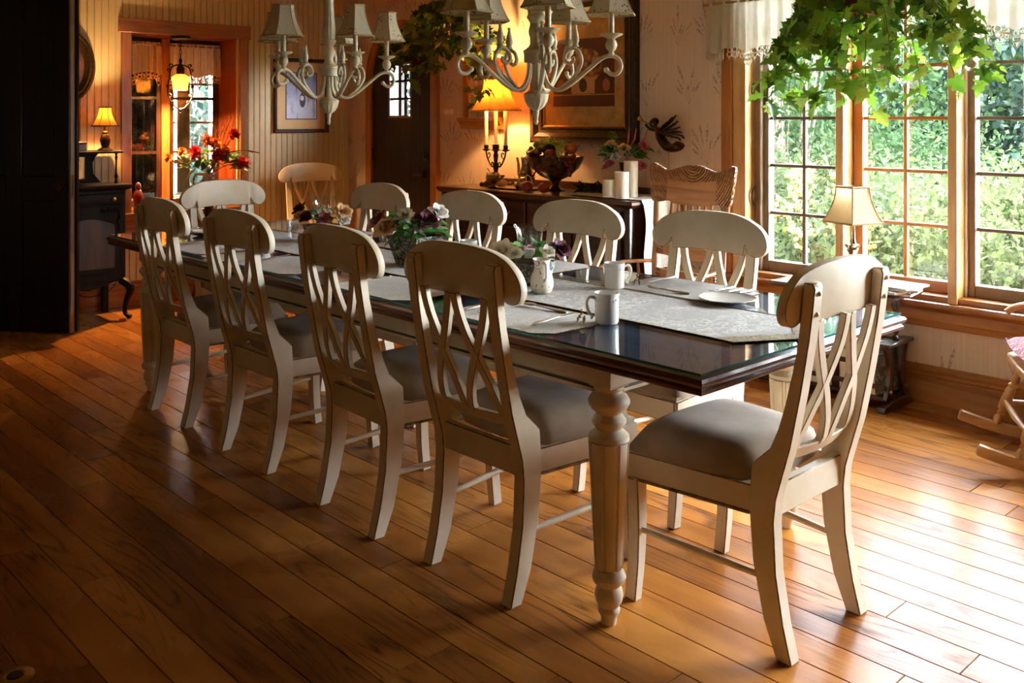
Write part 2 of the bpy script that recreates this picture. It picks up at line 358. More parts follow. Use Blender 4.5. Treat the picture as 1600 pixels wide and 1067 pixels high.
# ------------------------------------------------------------------ mesh builder
class MB:
    def __init__(s): s.v = []; s.f = []; s.m = []
    def add(s, vs, fs, mi=0):
        o = len(s.v); s.v += [tuple(p) for p in vs]
        s.f += [tuple(i+o for i in f) for f in fs]; s.m += [mi]*len(fs)
        return s
    def box(s, x0, x1, y0, y1, z0, z1, mi=0, M=None):
        vs = [Vector((x, y, z)) for z in (z0, z1) for y in (y0, y1) for x in (x0, x1)]
        if M is not None: vs = [M @ p for p in vs]
        return s.add(vs, [(0, 2, 3, 1), (4, 5, 7, 6), (0, 1, 5, 4), (2, 6, 7, 3), (0, 4, 6, 2), (1, 3, 7, 5)], mi)
    def lathe(s, prof, n=20, at=(0, 0, 0), M=None, mi=0, mod=None, cap=True, arc=None):
        vs = []; fs = []
        for r, z in prof:
            for k in range(n):
                a = 2*PI*k/n
                rr = r*(mod(a, z) if mod else 1)
                vs.append(Vector((rr*math.cos(a), rr*math.sin(a), z)))
        for i in range(len(prof)-1):
            for k in range(n):
                a, b = i*n+k, i*n+(k+1) % n
                fs.append((a, b, b+n, a+n))
        if cap:
            if prof[0][0] > 1e-4: fs.append(tuple(range(n-1, -1, -1)))
            if prof[-1][0] > 1e-4: fs.append(tuple(range((len(prof)-1)*n, len(prof)*n)))
        if M is not None: vs = [M @ p for p in vs]
        vs = [p+Vector(at) for p in vs]
        return s.add(vs, fs, mi)
    def tube(s, pts, r, n=8, closed=False, mi=0, cap=True, flat=1.0):
        P = [Vector(p) for p in pts]; N = len(P)
        R = r if isinstance(r, (list, tuple)) else [r]*N
        vs = []; fs = []; up = None
        for i in range(N):
            a = P[i-1] if (i > 0 or closed) else P[0]; b = P[(i+1) % N] if (i < N-1 or closed) else P[-1]
            t = (b-a)
            t = t.normalized() if t.length > 1e-9 else Vector((0, 0, 1))
            if up is None:
                up = Vector((0, 0, 1)) if abs(t.z) < 0.9 else Vector((1, 0, 0))
            u = (up - t*up.dot(t))
            u = u.normalized() if u.length > 1e-6 else t.orthogonal().normalized()
            up = u; w_ = t.cross(u)
            for k in range(n):
                an = 2*PI*k/n
                vs.append(P[i]+(u*math.cos(an)*flat+w_*math.sin(an))*R[i])
        for i in range(N if closed else N-1):
            j = (i+1) % N
            for k in range(n):
                fs.append((i*n+k, i*n+(k+1) % n, j*n+(k+1) % n, j*n+k))
        if cap and not closed:
            fs.append(tuple(range(n-1, -1, -1))); fs.append(tuple(range((N-1)*n, N*n)))
        return s.add(vs, fs, mi)
    def prism(s, outline, h0, h1, fn, mi=0):
        """outline (a,b) extruded from h0 to h1; fn(a,b,h)->xyz"""
        n = len(outline)
        vs = [fn(a, b, h0) for a, b in outline]+[fn(a, b, h1) for a, b in outline]
        fs = [tuple(range(n-1, -1, -1)), tuple(range(n, 2*n))]
        fs += [(i, (i+1) % n, n+(i+1) % n, n+i) for i in range(n)]
        return s.add(vs, fs, mi)
    def strip(s, left, right, h0, h1, fn, mi=0):
        """solid between two polylines (same length) in the a-b plane, thickness h0..h1"""
        n = len(left); vs = []
        for h in (h0, h1):
            vs += [fn(a, b, h) for a, b in left]+[fn(a, b, h) for a, b in right]
        fs = []
        for i in range(n-1):
            fs.append((i, i+1, n+i+1, n+i)); fs.append((2*n+i, 3*n+i, 3*n+i+1, 2*n+i+1))
            fs.append((i, 2*n+i, 2*n+i+1, i+1)); fs.append((n+i, n+i+1, 3*n+i+1, 3*n+i))
        fs.append((0, n, 3*n, 2*n)); fs.append((n-1, 3*n-1, 4*n-1, 2*n-1))
        return s.add(vs, fs, mi)
    def sweep(s, pts, w_, d, normal, mi=0):
        """rectangular bar along pts; width in the plane perpendicular to normal, depth along normal"""
        P = [Vector(p) for p in pts]; N = len(P); vs = []; fs = []
        for i in range(N):
            t = (P[min(i+1, N-1)]-P[max(i-1, 0)]).normalized()
            nn = normal(i) if callable(normal) else Vector(normal)
            sd = t.cross(nn).normalized(); n2 = sd.cross(t).normalized()
            ww = w_(i/(N-1)) if callable(w_) else w_
            for a, b in ((-1, -1), (1, -1), (1, 1), (-1, 1)):
                vs.append(P[i]+sd*a*ww/2+n2*b*d/2)
        for i in range(N-1):
            for k in range(4):
                fs.append((i*4+k, i*4+(k+1) % 4, i*4+4+(k+1) % 4, i*4+4+k))
        fs.append((3, 2, 1, 0)); fs.append(tuple(range(4*N-4, 4*N)))
        return s.add(vs, fs, mi)
    def ball(s, c, r, n=10, m=6, sc=(1, 1, 1), mi=0):
        prof = [(max(1e-5, math.sin(PI*i/m))*r, -math.cos(PI*i/m)*r) for i in range(m+1)]
        return s.lathe(prof, n, c, Matrix.Diagonal((*sc, 1)), mi, cap=False)
    def rings(s, rects, mi=0, cap=(True, True)):
        """stack of rectangles (x0,x1,y0,y1,z)"""
        vs = []; fs = []
        for x0, x1, y0, y1, z in rects: vs += [(x0, y0, z), (x1, y0, z), (x1, y1, z), (x0, y1, z)]
        for i in range(len(rects)-1):
            for k in range(4): fs.append((i*4+k, i*4+(k+1) % 4, i*4+4+(k+1) % 4, i*4+4+k))
        if cap[0]: fs.append((3, 2, 1, 0))
        if cap[1]: n = len(rects)*4; fs.append((n-4, n-3, n-2, n-1))
        return s.add(vs, fs, mi)
    def grid(s, nu, nv, fn, mi=0, closeu=False):
        vs = [fn(i/(nu-1) if not closeu else i/nu, j/(nv-1)) for i in range(nu) for j in range(nv)]
        fs = [((i*nv+j), ((i+1) % nu)*nv+j, ((i+1) % nu)*nv+j+1, i*nv+j+1) for i in range(nu if closeu else nu-1) for j in range(nv-1)]
        return s.add(vs, fs, mi)
    def mesh(s, name, mats, smooth=40, bevel=None, fix=True):
        me = bpy.data.meshes.new(name)
        me.from_pydata(s.v, [], s.f); 
        if not isinstance(mats, (list, tuple)): mats = [mats]
        for m in mats: me.materials.append(m)
        me.polygons.foreach_set('material_index', s.m)
        if bevel or fix:
            bm = bmesh.new(); bm.from_mesh(me)
            if bevel: bmesh.ops.remove_doubles(bm, verts=bm.verts, dist=1e-5)
            if fix: bmesh.ops.recalc_face_normals(bm, faces=bm.faces)
            if bevel:
                w_, sg = bevel[0], bevel[1]; mi = bevel[2] if len(bevel) > 2 else -1
                es = [e for e in bm.edges if len(e.link_faces) == 2 and e.calc_face_angle(0) > math.radians(35)]
                bmesh.ops.bevel(bm, geom=es, offset=w_, segments=sg, affect='EDGES', profile=0.5, material=mi, clamp_overlap=True)
            bm.to_mesh(me); bm.free()
        if smooth:
            me.shade_smooth()
            try: me.set_sharp_from_angle(angle=math.radians(smooth))
            except Exception: pass
        me.update()
        return me
    def obj(s, name, mats, parent=None, smooth=40, bevel=None, loc=(0, 0, 0), rot=(0, 0, 0), fix=True):
        o = bpy.data.objects.new(name, s.mesh(name, mats, smooth, bevel, fix)); COL.objects.link(o)
        o.location = loc; o.rotation_euler = rot
        if parent is not None: o.parent = parent
        return o

def inst(name, me, parent=None, loc=(0, 0, 0), rot=(0, 0, 0), sc=None):
    o = bpy.data.objects.new(name, me); COL.objects.link(o)
    o.location = loc; o.rotation_euler = rot
    if sc is not None: o.scale = sc if isinstance(sc, (tuple, list)) else (sc, sc, sc)
    if parent is not None: o.parent = parent
    return o

def tag(o, label, cat, group=None):
    o['label'] = label; o['category'] = cat
    if group: o['group'] = group
    return o
def thing(name, label, cat, loc=(0, 0, 0), rz=0.0, group=None):
    o = bpy.data.objects.new(name, None); COL.objects.link(o)
    o.location = loc; o.rotation_euler = (0, 0, rz); o.empty_display_size = 0.1
    return tag(o, label, cat, group)
def struct(o, label=None):
    o['kind'] = 'structure'
    if label: o['label'] = label
    return o
def empty_struct(name, label, loc=(0, 0, 0)):
    o = bpy.data.objects.new(name, None); COL.objects.link(o); o.location = loc
    return struct(o, label)
def copy_tree(o, parent=None):
    c = o.copy(); COL.objects.link(c)
    if parent is not None: c.parent = parent
    for ch in list(o.children): copy_tree(ch, c)
    return c
def place(root, label, loc, rz=0.0, group=None, first=None):
    """first use moves the original, later ones copy it with its parts"""
    o = root
    if root.get('used'): o = copy_tree(root)
    root['used'] = 1
    o['label'] = label; o.location = loc; o.rotation_euler = (0, 0, rz)
    if group: o['group'] = group
    return o
def interp(tab, z):
    if z <= tab[0][0]: return tab[0][1]
    for (a, b), (c, d) in zip(tab, tab[1:]):
        if z <= c: return b+(d-b)*(z-a)/(c-a)
    return tab[-1][1]
def smooth01(t): return t*t*(3-2*t)
def catmull(pts, per=6):
    P = [Vector(p) for p in pts]; out = []
    for i in range(len(P)-1):
        a = P[max(i-1, 0)]; b = P[i]; c = P[i+1]; d = P[min(i+2, len(P)-1)]
        for k in range(per):
            t = k/per
            out.append(0.5*((2*b)+(c-a)*t+(2*a-5*b+4*c-d)*t*t+(3*b-a-3*c+d)*t**3))
    out.append(P[-1]); return out

# ------------------------------------------------------------------ the room
# floor: oak planks laid along the table; each plank an object
floor = struct(MB().box(XL, XW+0.15, YF, YW+0.4, -0.08, -0.012).obj('floor', floor_m, smooth=0), 'honey oak plank floor with dark open grain')
rng = random.Random(4)
rest = MB()
def plank_mb(mb, x0, x1, y0, y1, g=0.0012):
    mb.rings([(x0+g, x1-g, y0+g, y1-g, -0.012), (x0+g, x1-g, y0+g, y1-g, -0.0012), (x0+g+.0012, x1-g-.0012, y0+g+.0012, y1-g-.0012, 0.0)], cap=(False, True))
x = XL; n_pl = 0
while x < XW-0.03:
    wd = rng.choice((0.105, 0.12, 0.13, 0.14))
    x1 = min(x+wd, XW)
    y = YF+rng.uniform(-1.0, 0.0)
    while y < YW:
        L = rng.uniform(0.85, 2.2); y1 = min(y+L, YW)
        seen = x1 > 0.45 and y1 > 0.75 and not (x > 2.9 and y1 < 0.9) and (y < 6.0 or x > 1.4)
        if seen and n_pl < 298:
            mb = MB(); plank_mb(mb, x, x1, max(y, YF), y1); mb.obj('plank', floor_m, floor, smooth=0, fix=False); n_pl += 1
        else:
            plank_mb(rest, x, x1, max(y, YF), y1)
        y = y1
    x = x1
ro = rest.obj('plank_rest', floor_m, floor, smooth=0, fix=False); ro['kind'] = 'stuff'

struct(MB().box(XL, XW+0.15, YF, YW+0.4, ZC, ZC+0.1).obj('ceiling', ceil_m, smooth=0), 'plain cream ceiling')
struct(MB().box(XL-0.15, XL, YF-0.15, YW+0.15, -0.08, ZC).obj('wall_left', panel_m, smooth=0), 'panelled wall on the side away from the windows')
struct(MB().box(XL, XW, YF-0.15, YF, -0.08, ZC).obj('wall_front', panel_m, smooth=0), 'panelled wall behind the viewer')

# window wall: solid pieces round the openings
DOORG = (6.49, 6.20, 1.41, 1.845)       # small light in the arched door
SMW = (5.50, 5.16, 1.40, 1.90)          # small window behind the lamp
WY0, WY1 = 3.075, WIN_Y[-1][1]-0.09     # whole window bay
WZ0, WZ1 = 0.50, 2.29
def holes_wall(mb, x0, x1, ya, yb, holes):
    """wall from ya to yb (x0..x1 thick) full height with rectangular holes (y_hi,y_lo,z0,z1)"""
    cuts = sorted({ya, yb, *[h[0] for h in holes], *[h[1] for h in holes]})
    for a, b in zip(cuts, cuts[1:]):
        hs = [h for h in holes if h[1] <= a+1e-6 and h[0] >= b-1e-6]
        z = -0.08
        for h in sorted(hs, key=lambda q: q[2]):
            if h[2] > z: mb.box(x0, x1, a, b, z, h[2])
            z = h[3]
        if z < ZC: mb.box(x0, x1, a, b, z, ZC)
mb = MB(); holes_wall(mb, XW, XW+0.20, YF-0.15, YW+0.15, [(6.68, 5.98, 1.28, 1.87), SMW, (WY0+0.08, WY1, WZ0, WZ1)])
wall_right = struct(mb.obj('wall_right', paper, smooth=0), 'pinkish beige wallpaper printed with grey grass sprigs')

# end wall: backing with opening, then one beadboard board after another
NX0, NX1, NZ0, NZ1 = 2.79, 3.66, 0.70, 2.03     # alcove opening
DX0, DX1, DZ1 = 0.86, 1.66, 2.34                # doorway behind the dark door
mb = MB()
def end_wall(mb):
    for a, b, hs in ((XL, DX0, []), (DX0, DX1, [(-0.08, DZ1)]), (DX1, NX0-0.019, []), (NX0-0.019, NX1+0.019, [(NZ0-0.03, NZ1+0.019)]), (NX1+0.019, XW, [])):
        z = -0.08
        for h in hs:
            if h[0] > z: mb.box(a, b, YW+0.012, YW+0.15, z, h[0])
            z = h[1]
        if z < ZC: mb.box(a, b, YW+0.012, YW+0.15, z, ZC)
end_wall(mb)
wall_back = struct(mb.obj('wall_back', bead_m, smooth=0), 'cream painted beadboard end wall with vertical grooves')
def board_mesh(z0, z1, wd):
    mb = MB(); h = wd/2; g = 0.0035
    out = [(-h+0.0006, 0.012), (-h+0.0006, 0.006), (-h+g, 0.0), (h-g-0.004, 0.0), (h-g-0.003, 0.002), (h-g, 0.0), (h-0.0006, 0.006), (h-0.0006, 0.012)]
    mb.prism(out, z0, z1, lambda a, b, z: (a, b, z))
    return mb.mesh('board', bead_m, smooth=0)
BW = 0.0505
full = board_mesh(0.0, ZC, BW); above_n = board_mesh(NZ1, ZC, BW); below_n = board_mesh(0.0, NZ0, BW); above_d = board_mesh(DZ1, ZC, BW)
xb = XW-BW/2
while xb > DX0-0.3:
    if NX0 < xb+BW/2 and xb-BW/2 < NX1-0.01 and NX0 <= xb <= NX1:
        inst('board', above_n, wall_back, (xb, YW, 0)); inst('board', below_n, wall_back, (xb, YW, 0))
    elif DX0 <= xb <= DX1: inst('board', above_d, wall_back, (xb, YW, 0))
    else: inst('board', full, wall_back, (xb, YW, 0))
    xb -= BW

# baseboards with a moulded top
def baseboard(name, a, b, wall, label):
    prof = [(0, 0), (0.022, 0), (0.022, 0.125), (0.017, 0.132), (0.020, 0.142), (0.012, 0.152), (0.015, 0.163), (0.007, 0.176), (0.007, 0.188), (0, 0.19)]
    mb = MB()
    if wall == 'r': mb.prism(prof, a, b, lambda p, z, h: (XW-p, h, z))
    else: mb.prism(prof, a, b, lambda p, z, h: (h, YW-p, z))
    return struct(mb.obj(name, pine_y if wall == 'r' else pine_x, smooth=0), label)
baseboard('baseboard_right', YF, 5.85, 'r', 'tall honey wood baseboard with grooved top under the windows')
baseboard('baseboard_back', DX1+0.08, XW-0.03, 'b', 'tall honey wood baseboard along the beadboard wall')

# ---- the window row
apr = MB()     # long stool and apron below the windows
apr.box(XW-0.045, XW+0.02, WY1-0.13, WY0+0.17, 0.475, 0.505)
struct(apr.obj('trim_1', pine_y, bevel=(0.006, 2)), 'long honey wood window sill catching the daylight')
ap2 = MB().prism([(0, 0.375), (0.02, 0.378), (0.024, 0.40), (0.016, 0.412), (0.018, 0.455), (0.026, 0.475), (0, 0.475)], WY1-0.12, WY0+0.15, lambda p, z, h: (XW-p, h, z))
struct(ap2.obj('trim_2', pine_y, smooth=0), 'moulded apron board under the window sill')
mb = MB(); mb.box(XW-0.022, XW, WY0+0.085, WY0+0.152, 0.505, WZ1+0.09)
struct(mb.obj('trim_3', pine, bevel=(0.004, 1)), 'flat honey wood casing at the left end of the windows')
mb = MB(); mb.box(XW-0.004, XW+0.2, WY0, WY0+0.085, 0.505, WZ1)
struct(mb.obj('trim_4', pine_lt, bevel=(0.003, 1)), 'pale inner jamb at the left end of the windows')
mb = MB(); mb.box(XW-0.022, XW, WY1-0.085, WY0+0.155, WZ1, WZ1+0.1)
struct(mb.obj('trim_5', pine_y, bevel=(0.004, 1)), 'honey wood head casing above the windows')
mb = MB(); mb.box(XW-0.022, XW, WY1-0.085, WY1, 0.505, WZ1)
struct(mb.obj('trim_6', pine, bevel=(0.004, 1)), 'flat casing at the right end of the windows')
ROWS = [0.59, 0.86, 1.13, 1.398, 1.665, 1.935, 2.21]
for i, (ya, yb) in enumerate(WIN_Y):
    fixed = i % 2 == 1
    wz = empty_struct('window_%d' % (i+1), ['left casement window in grey weathered sash with six rows of panes', 'middle fixed window in honey wood with slim wooden muntins', 'right casement window in grey weathered sash with metal track'][i] if i < 3 else 'further window of the row')
    sm = pine if fixed else sashgrey; mm = muntin_w if fixed else muntin_m
    so = 0.05 if fixed else 0.045
    gx = XW+0.12
    for nm, y0, y1 in (('stile', ya, WY0 if i == 0 else ya+so), ('stile', yb-so, yb)):
        MB().box(gx-0.03, gx+0.03, y0, y1, 0.53, 2.27).obj(nm, sm, wz, bevel=(0.004, 1))
    MB().box(gx-0.03, gx+0.03, yb, ya, 0.53, 0.59).obj('bottom_rail', sm if not fixed else pine_y, wz, bevel=(0.004, 1))
    MB().box(gx-0.03, gx+0.03, yb, ya, 2.21, 2.27).obj('top_rail', sm if not fixed else pine_y, wz, bevel=(0.004, 1))
    ym = (ya+yb)/2
    MB().box(gx-0.016, gx+0.012, ym-0.010, ym+0.010, 0.59, 2.21).obj('muntin', mm, wz, bevel=(0.004, 1))
    for z in ROWS[1:-1]:
        MB().box(gx-0.014, gx+0.010, yb, ya, z-0.009, z+0.009).obj('muntin', mm, wz, bevel=(0.004, 1))
    for z0, z1 in zip(ROWS, ROWS[1:]):
        for y0, y1 in ((yb, ym), (ym, ya)):
            MB().box(gx+0.014, gx+0.017, y0, y1, z0, z1).obj('pane', pane, wz, smooth=0)
    if not fixed:       # screen track and latch on the casements
        MB().box(gx-0.045, gx-0.03, ya+so-0.012, ya+so, 0.53, 2.27).obj('screen_track', alu, wz, smooth=0)
        MB().box(gx-0.045, gx-0.03, yb-so, ya+so, 0.515, 0.53).obj('screen_track', alu, wz, smooth=0)
        for zz in (0.95, 1.55):
            lt = MB(); lt.tube(catmull([(gx-0.05, ya+so+0.03, zz-0.05), (gx-0.075, ya+so+0.03, zz-0.02), (gx-0.075, ya+so+0.03, zz+0.03), (gx-0.05, ya+so+0.03, zz+0.055)], 4), 0.006, 6)
            lt.obj('latch', bronze, wz)
    # mullion to the next window (posts stand a little into the room)
    if i < len(WIN_Y)-1:
        y_hi = yb-so; y_lo = WIN_Y[i+1][0]+(0.05 if not fixed else 0.045)
        mu = MB(); mu.box(XW-0.012, XW+0.19, y_lo, y_hi, 0.505, WZ1)
        struct(mu.obj('trim_%d' % (7+2*i), pine if i % 2 == 0 else pine, bevel=(0.003, 1)), ('wooden post between the left and the middle window', 'wooden post between the middle and the right window', 'wooden post further along the window row', 'wooden post near the end of the window row', 'last but one wooden post of the window row', 'window post beyond the last but one', 'last wooden post of the window row')[i])
        mu = MB(); mc = (y_lo+y_hi)/2; mu.box(XW-0.026, XW-0.012, mc-0.022, mc+0.022, 0.505, WZ1)
        struct(mu.obj('trim_%d' % (8+2*i), pine_lt, bevel=(0.003, 1)), ('pale bead on the post left of the middle window', 'pale bead on the post right of the middle window', 'pale bead on a further window post', 'pale bead on the next further window post', 'pale bead on the last but one window post', 'pale bead beyond the last but one window post', 'pale bead on the last window post')[i])
y_lo = WIN_Y[-1][1]-0.05
if WY1 < y_lo: struct(MB().box(XW-0.004, XW+0.19, WY1, y_lo, 0.505, WZ1).obj('trim_27', pine, smooth=0), 'end jamb of the window row')
struct(MB().box(XW-0.004, XW+0.19, WY1, WY0, WZ0, 0.532).obj('trim_28', pine_y, smooth=0), 'inner sill under the sashes')
struct(MB().box(XW-0.004, XW+0.19, WY1, WY0, 2.268, WZ1+0.001).obj('trim_29', pine_y, smooth=0), 'inner head above the sashes')
# unseen overhang added outside to keep the high sun off the room
struct(MB().box(XW+0.2, XW+1.15, YF-1, YW+0.6, 2.55, 2.70).obj('trim_30', sashgrey, smooth=0), 'unseen overhang added above the windows as a sun shade')

# ---- alcove with the old windows in the end wall
AD = 0.36; YG = YW+AD
al = empty_struct('window_7', 'deep alcove window in the beadboard wall with dark divided panes')
cas = 0.075
MB().box(NX0-cas, NX0, YW-0.022, YW, NZ0-0.03, NZ1+0.0).obj('casing', pine, al, bevel=(0.004, 1))
MB().box(NX1, NX1+cas-0.01, YW-0.022, YW, NZ0-0.03, NZ1+0.0).obj('casing', pine, al, bevel=(0.004, 1))
MB().box(NX0-cas-0.02, NX1+cas+0.015, YW-0.03, YW, NZ1, NZ1+0.105).obj('head_casing', pine_x, al, bevel=(0.004, 1))
MB().box(NX0-cas-0.03, NX1+cas+0.03, YW-0.06, YW+0.02, NZ0-0.045, NZ0-0.005).obj('sill', pine_x, al, bevel=(0.006, 2))
MB().prism([(0, NZ0-0.17), (0.02, NZ0-0.165), (0.03, NZ0-0.13), (0.018, NZ0-0.10), (0.035, NZ0-0.045), (0, NZ0-0.045)], NX0-cas, NX1+cas, lambda p, z, h: (h, YW-p, z)).obj('apron', pine_x, al, smooth=0)
MB().box(NX0-0.02, NX0, YW, YG+0.04, NZ0, NZ1).obj('jamb', redpine, al, smooth=0)
MB().box(NX1, NX1+0.02, YW, YG+0.04, NZ0, NZ1).obj('jamb', redpine, al, smooth=0)
MB().box(NX0, NX1, YW, YG+0.04, NZ1, NZ1+0.02).obj('soffit', redpine, al, smooth=0)
MB().box(NX0, NX1, YW-0.01, YG+0.04, NZ0-0.02, NZ0).obj('shelf', pine_x, al, smooth=0)
xm = (NX0+NX1)/2-0.02
for k, (x0, x1) in enumerate(((NX0, xm-0.035), (xm+0.035, NX1))):
    sa = bpy.data.objects.new('sash', None); COL.objects.link(sa); sa.parent = al
    MB().box(x0, x0+0.035, YG, YG+0.04, NZ0, NZ1).obj('stile', darkwood, sa, smooth=0)
    MB().box(x1-0.035, x1, YG, YG+0.04, NZ0, NZ1).obj('stile', darkwood, sa, smooth=0)
    MB().box(x0, x1, YG, YG+0.04, NZ0, NZ0+0.05).obj('rail', darkwood, sa, smooth=0)
    MB().box(x0, x1, YG, YG+0.04, NZ1-0.05, NZ1).obj('rail', darkwood, sa, smooth=0)
    zs = [NZ0+0.05, 1.125, 1.555, NZ1-0.05]
    for z in zs[1:-1]: MB().box(x0, x1, YG+0.002, YG+0.035, z-0.011, z+0.011).obj('muntin', darkwood, sa, smooth=0)
    for z0, z1 in zip(zs, zs[1:]): MB().box(x0+0.035, x1-0.035, YG+0.018, YG+0.021, z0, z1).obj('pane', pane, sa, smooth=0)
MB().box(xm-0.035, xm+0.035, YG-0.015, YG+0.05, NZ0, NZ1).obj('mullion', pine, al, bevel=(0.004, 1))

# doorway of the dark door: casing and a short dark hall beyond
hall = MB(); hall.box(DX0-0.4, DX1+0.4, YW+1.3, YW+1.4, -0.08, ZC); hall.box(DX0-0.5, DX0-0.4, YW+0.15, YW+1.4, -0.08, ZC); hall.box(DX1+0.4, DX1+0.5, YW+0.15, YW+1.4, -0.08, ZC); hall.box(DX0-0.5, DX1+0.5, YW+0.15, YW+1.4, ZC, ZC+0.1); hall.box(DX0-0.5, DX1+0.5, YW+0.15, YW+1.4, -0.1, -0.001)
struct(hall.obj('wall_hall', doorwood, smooth=0), 'dark hall beyond the doorway')

# ---- arched front door in the window wall (door_1)
d1 = empty_struct('door_1', 'dark brown arched front door with a small six-pane light')
DYH, DYL, DZS, DZT = 6.735, 5.925, 1.74, 2.125      # hinge side, latch side, spring line, crown
dc = (DYH+DYL)/2; dr = (DYH-DYL)/2
def arch_z(y): return DZS+(DZT-DZS)*math.sqrt(max(0, 1-((y-dc)/dr)**2))
ys = sorted({*[dc-dr*math.cos(PI*k/16) for k in range(17)], DOORG[0], DOORG[1]})
slab = MB()
for a, b in zip(ys, ys[1:]):
    segs = [(0.0, None)]
    if a >= DOORG[1]-1e-6 and b <= DOORG[0]+1e-6: segs = [(0.0, DOORG[2]), (DOORG[3], None)]
    for z0, z1 in segs:
        za, zb = (arch_z(a), arch_z(b)) if z1 is None else (z1, z1)
        slab.add([(XW-0.012, a, z0), (XW-0.012, b, z0), (XW-0.012, b, zb), (XW-0.012, a, za), (XW-0.0005, a, z0), (XW-0.0005, b, z0), (XW-0.0005, b, zb), (XW-0.0005, a, za)],
                 [(3, 2, 1, 0), (4, 5, 6, 7), (0, 1, 5, 4), (2, 3, 7, 6), (1, 2, 6, 5), (3, 0, 4, 7)])
slab.obj('door_slab', doorwood, d1, smooth=0)
cs = MB(); L = []; R = []
for k in range(-6, 23):
    if k < 0: L.append((DYL, DZS*(k+6)/6)); R.append((DYL-0.075, DZS*(k+6)/6))
    elif k <= 16:
        t = PI*k/16
        L.append((dc-dr*math.cos(t), DZS+(DZT-DZS)*math.sin(t))); R.append((dc-(dr+0.075)*math.cos(t), DZS+(DZT-DZS+0.075)*math.sin(t)))
    else: L.append((DYH, DZS*(22-k)/6)); R.append((DYH+0.075, DZS*(22-k)/6))
cs.strip(L, R, XW-0.035, XW, lambda a, b, h: (h, a, b))
cs.obj('arched_casing', pine, d1, smooth=35)
y0, y1, z0, z1 = DOORG[1], DOORG[0], DOORG[2], DOORG[3]
MB().box(XW-0.02, XW+0.03, y0-0.012, y0+0.008, z0-0.012, z1+0.012).box(XW-0.02, XW+0.03, y1-0.008, y1+0.012, z0-0.012, z1+0.012).box(XW-0.02, XW+0.03, y0, y1, z0-0.012, z0+0.008).box(XW-0.02, XW+0.03, y0, y1, z1-0.008, z1+0.012).obj('light_frame', sashgrey, d1, smooth=0)
MB().box(XW-0.01, XW+0.02, (y0+y1)/2-0.009, (y0+y1)/2+0.009, z0, z1).obj('muntin', doorwood, d1, smooth=0)
for k in (1, 2):
    zz = z0+(z1-z0)*k/3; MB().box(XW-0.01, XW+0.02, y0, y1, zz-0.009, zz+0.009).obj('muntin', doorwood, d1, smooth=0)
for k in range(3):
    for a, b in ((y0, (y0+y1)/2), ((y0+y1)/2, y1)):
        MB().box(XW+0.006, XW+0.009, a, b, z0+(z1-z0)*k/3, z0+(z1-z0)*(k+1)/3).obj('pane', pane, d1, smooth=0)
RX = Matrix.Rotation(-PI/2, 4, 'Y')      # lathe axis towards the room (-x)
kn = MB().lathe([(0.032, 0), (0.034, 0.008), (0.02, 0.016), (0.012, 0.02), (0.012, 0.028), (0.0, 0.03)], 16, (XW-0.012, 6.0, 1.09), RX)
kn.obj('deadbolt', bronze, d1)
pl = MB(); pl.lathe([(0.036, 0), (0.04, 0.006), (0.02, 0.014), (0.014, 0.03), (0.014, 0.05), (0.0, 0.052)], 16, (XW-0.012, 6.0, 0.95), RX @ Matrix.Diagonal((1.6, 0.8, 1, 1)))
pl.tube(catmull([(XW-0.055, 6.0, 0.95), (XW-0.062, 6.04, 0.952), (XW-0.06, 6.09, 0.945), (XW-0.058, 6.105, 0.94)], 4), [0.011, .011, .011, .011, .010, .010, .010, .010, .012, .013, .014, .014, .014], 8)
pl.obj('door_handle', bronze, d1)
for zz in (0.5, 1.1, 1.6): MB().box(XW-0.02, XW-0.012, DYH-0.008, DYH+0.006, zz-0.05, zz+0.05).obj('hinge', iron, d1, smooth=0)

# ---- old dark panelled door standing open (door_2)
d2 = empty_struct('door_2', 'nearly black panelled door standing open at the left edge', (DX1-0.02, YW-0.04, 0))
DW, DH, DT = 0.80, 2.32, 0.045
ang = math.atan2(6.46-(YW-0.04), 2.14-(DX1-0.02)); d2.rotation_euler = (0, 0, ang)
def dbox(nm, x0, x1, z0, z1, t0=0.0, t1=DT, m=doordark, bev=(0.003, 1)): return MB().box(x0, x1, t0, t1, z0, z1).obj(nm, m, d2, bevel=bev)
for x0, x1 in ((0, 0.11), (0.345, 0.455), (DW-0.11, DW-0.012)): dbox('stile', x0, x1, 0.01, DH)
for z0, z1 in ((0.01, 0.20), (0.86, 1.02), (DH-0.12, DH)):
    for x0, x1 in ((0.11, 0.345), (0.455, DW-0.11)): dbox('rail', x0, x1, z0, z1)
for z0, z1 in ((0.20, 0.86), (1.02, DH-0.12)):
    for x0, x1 in ((0.11, 0.345), (0.455, DW-0.11)): dbox('panel', x0+0.001, x1-0.001, z0, z1, 0.012, DT-0.012)
dbox('door_edge', DW-0.012, DW, 0.01, DH, 0.004, DT+0.0, plain('bare_edge', lin('8d7f6a'), 0.6, var=0.15), None)
dbox('latch_plate', DW, DW+0.002, 0.88, 1.03, 0.012, 0.033, brass, None)
dbox('latch_plate', DW, DW+0.002, 0.03, 0.13, 0.012, 0.033, brass, None)
dbox('astragal', DW-0.03, DW+0.018, 0.01, DH, DT, DT+0.025, doordark, (0.003, 1))
MB().lathe([(0.03, 0), (0.03, 0.006), (0.012, 0.012), (0.012, 0.035), (0.026, 0.045), (0.03, 0.06), (0.02, 0.07), (0, 0.072)], 14, (DW-0.06, 0, 0.95), Matrix.Rotation(PI/2, 4, 'X')).obj('knob', bronze, d2)

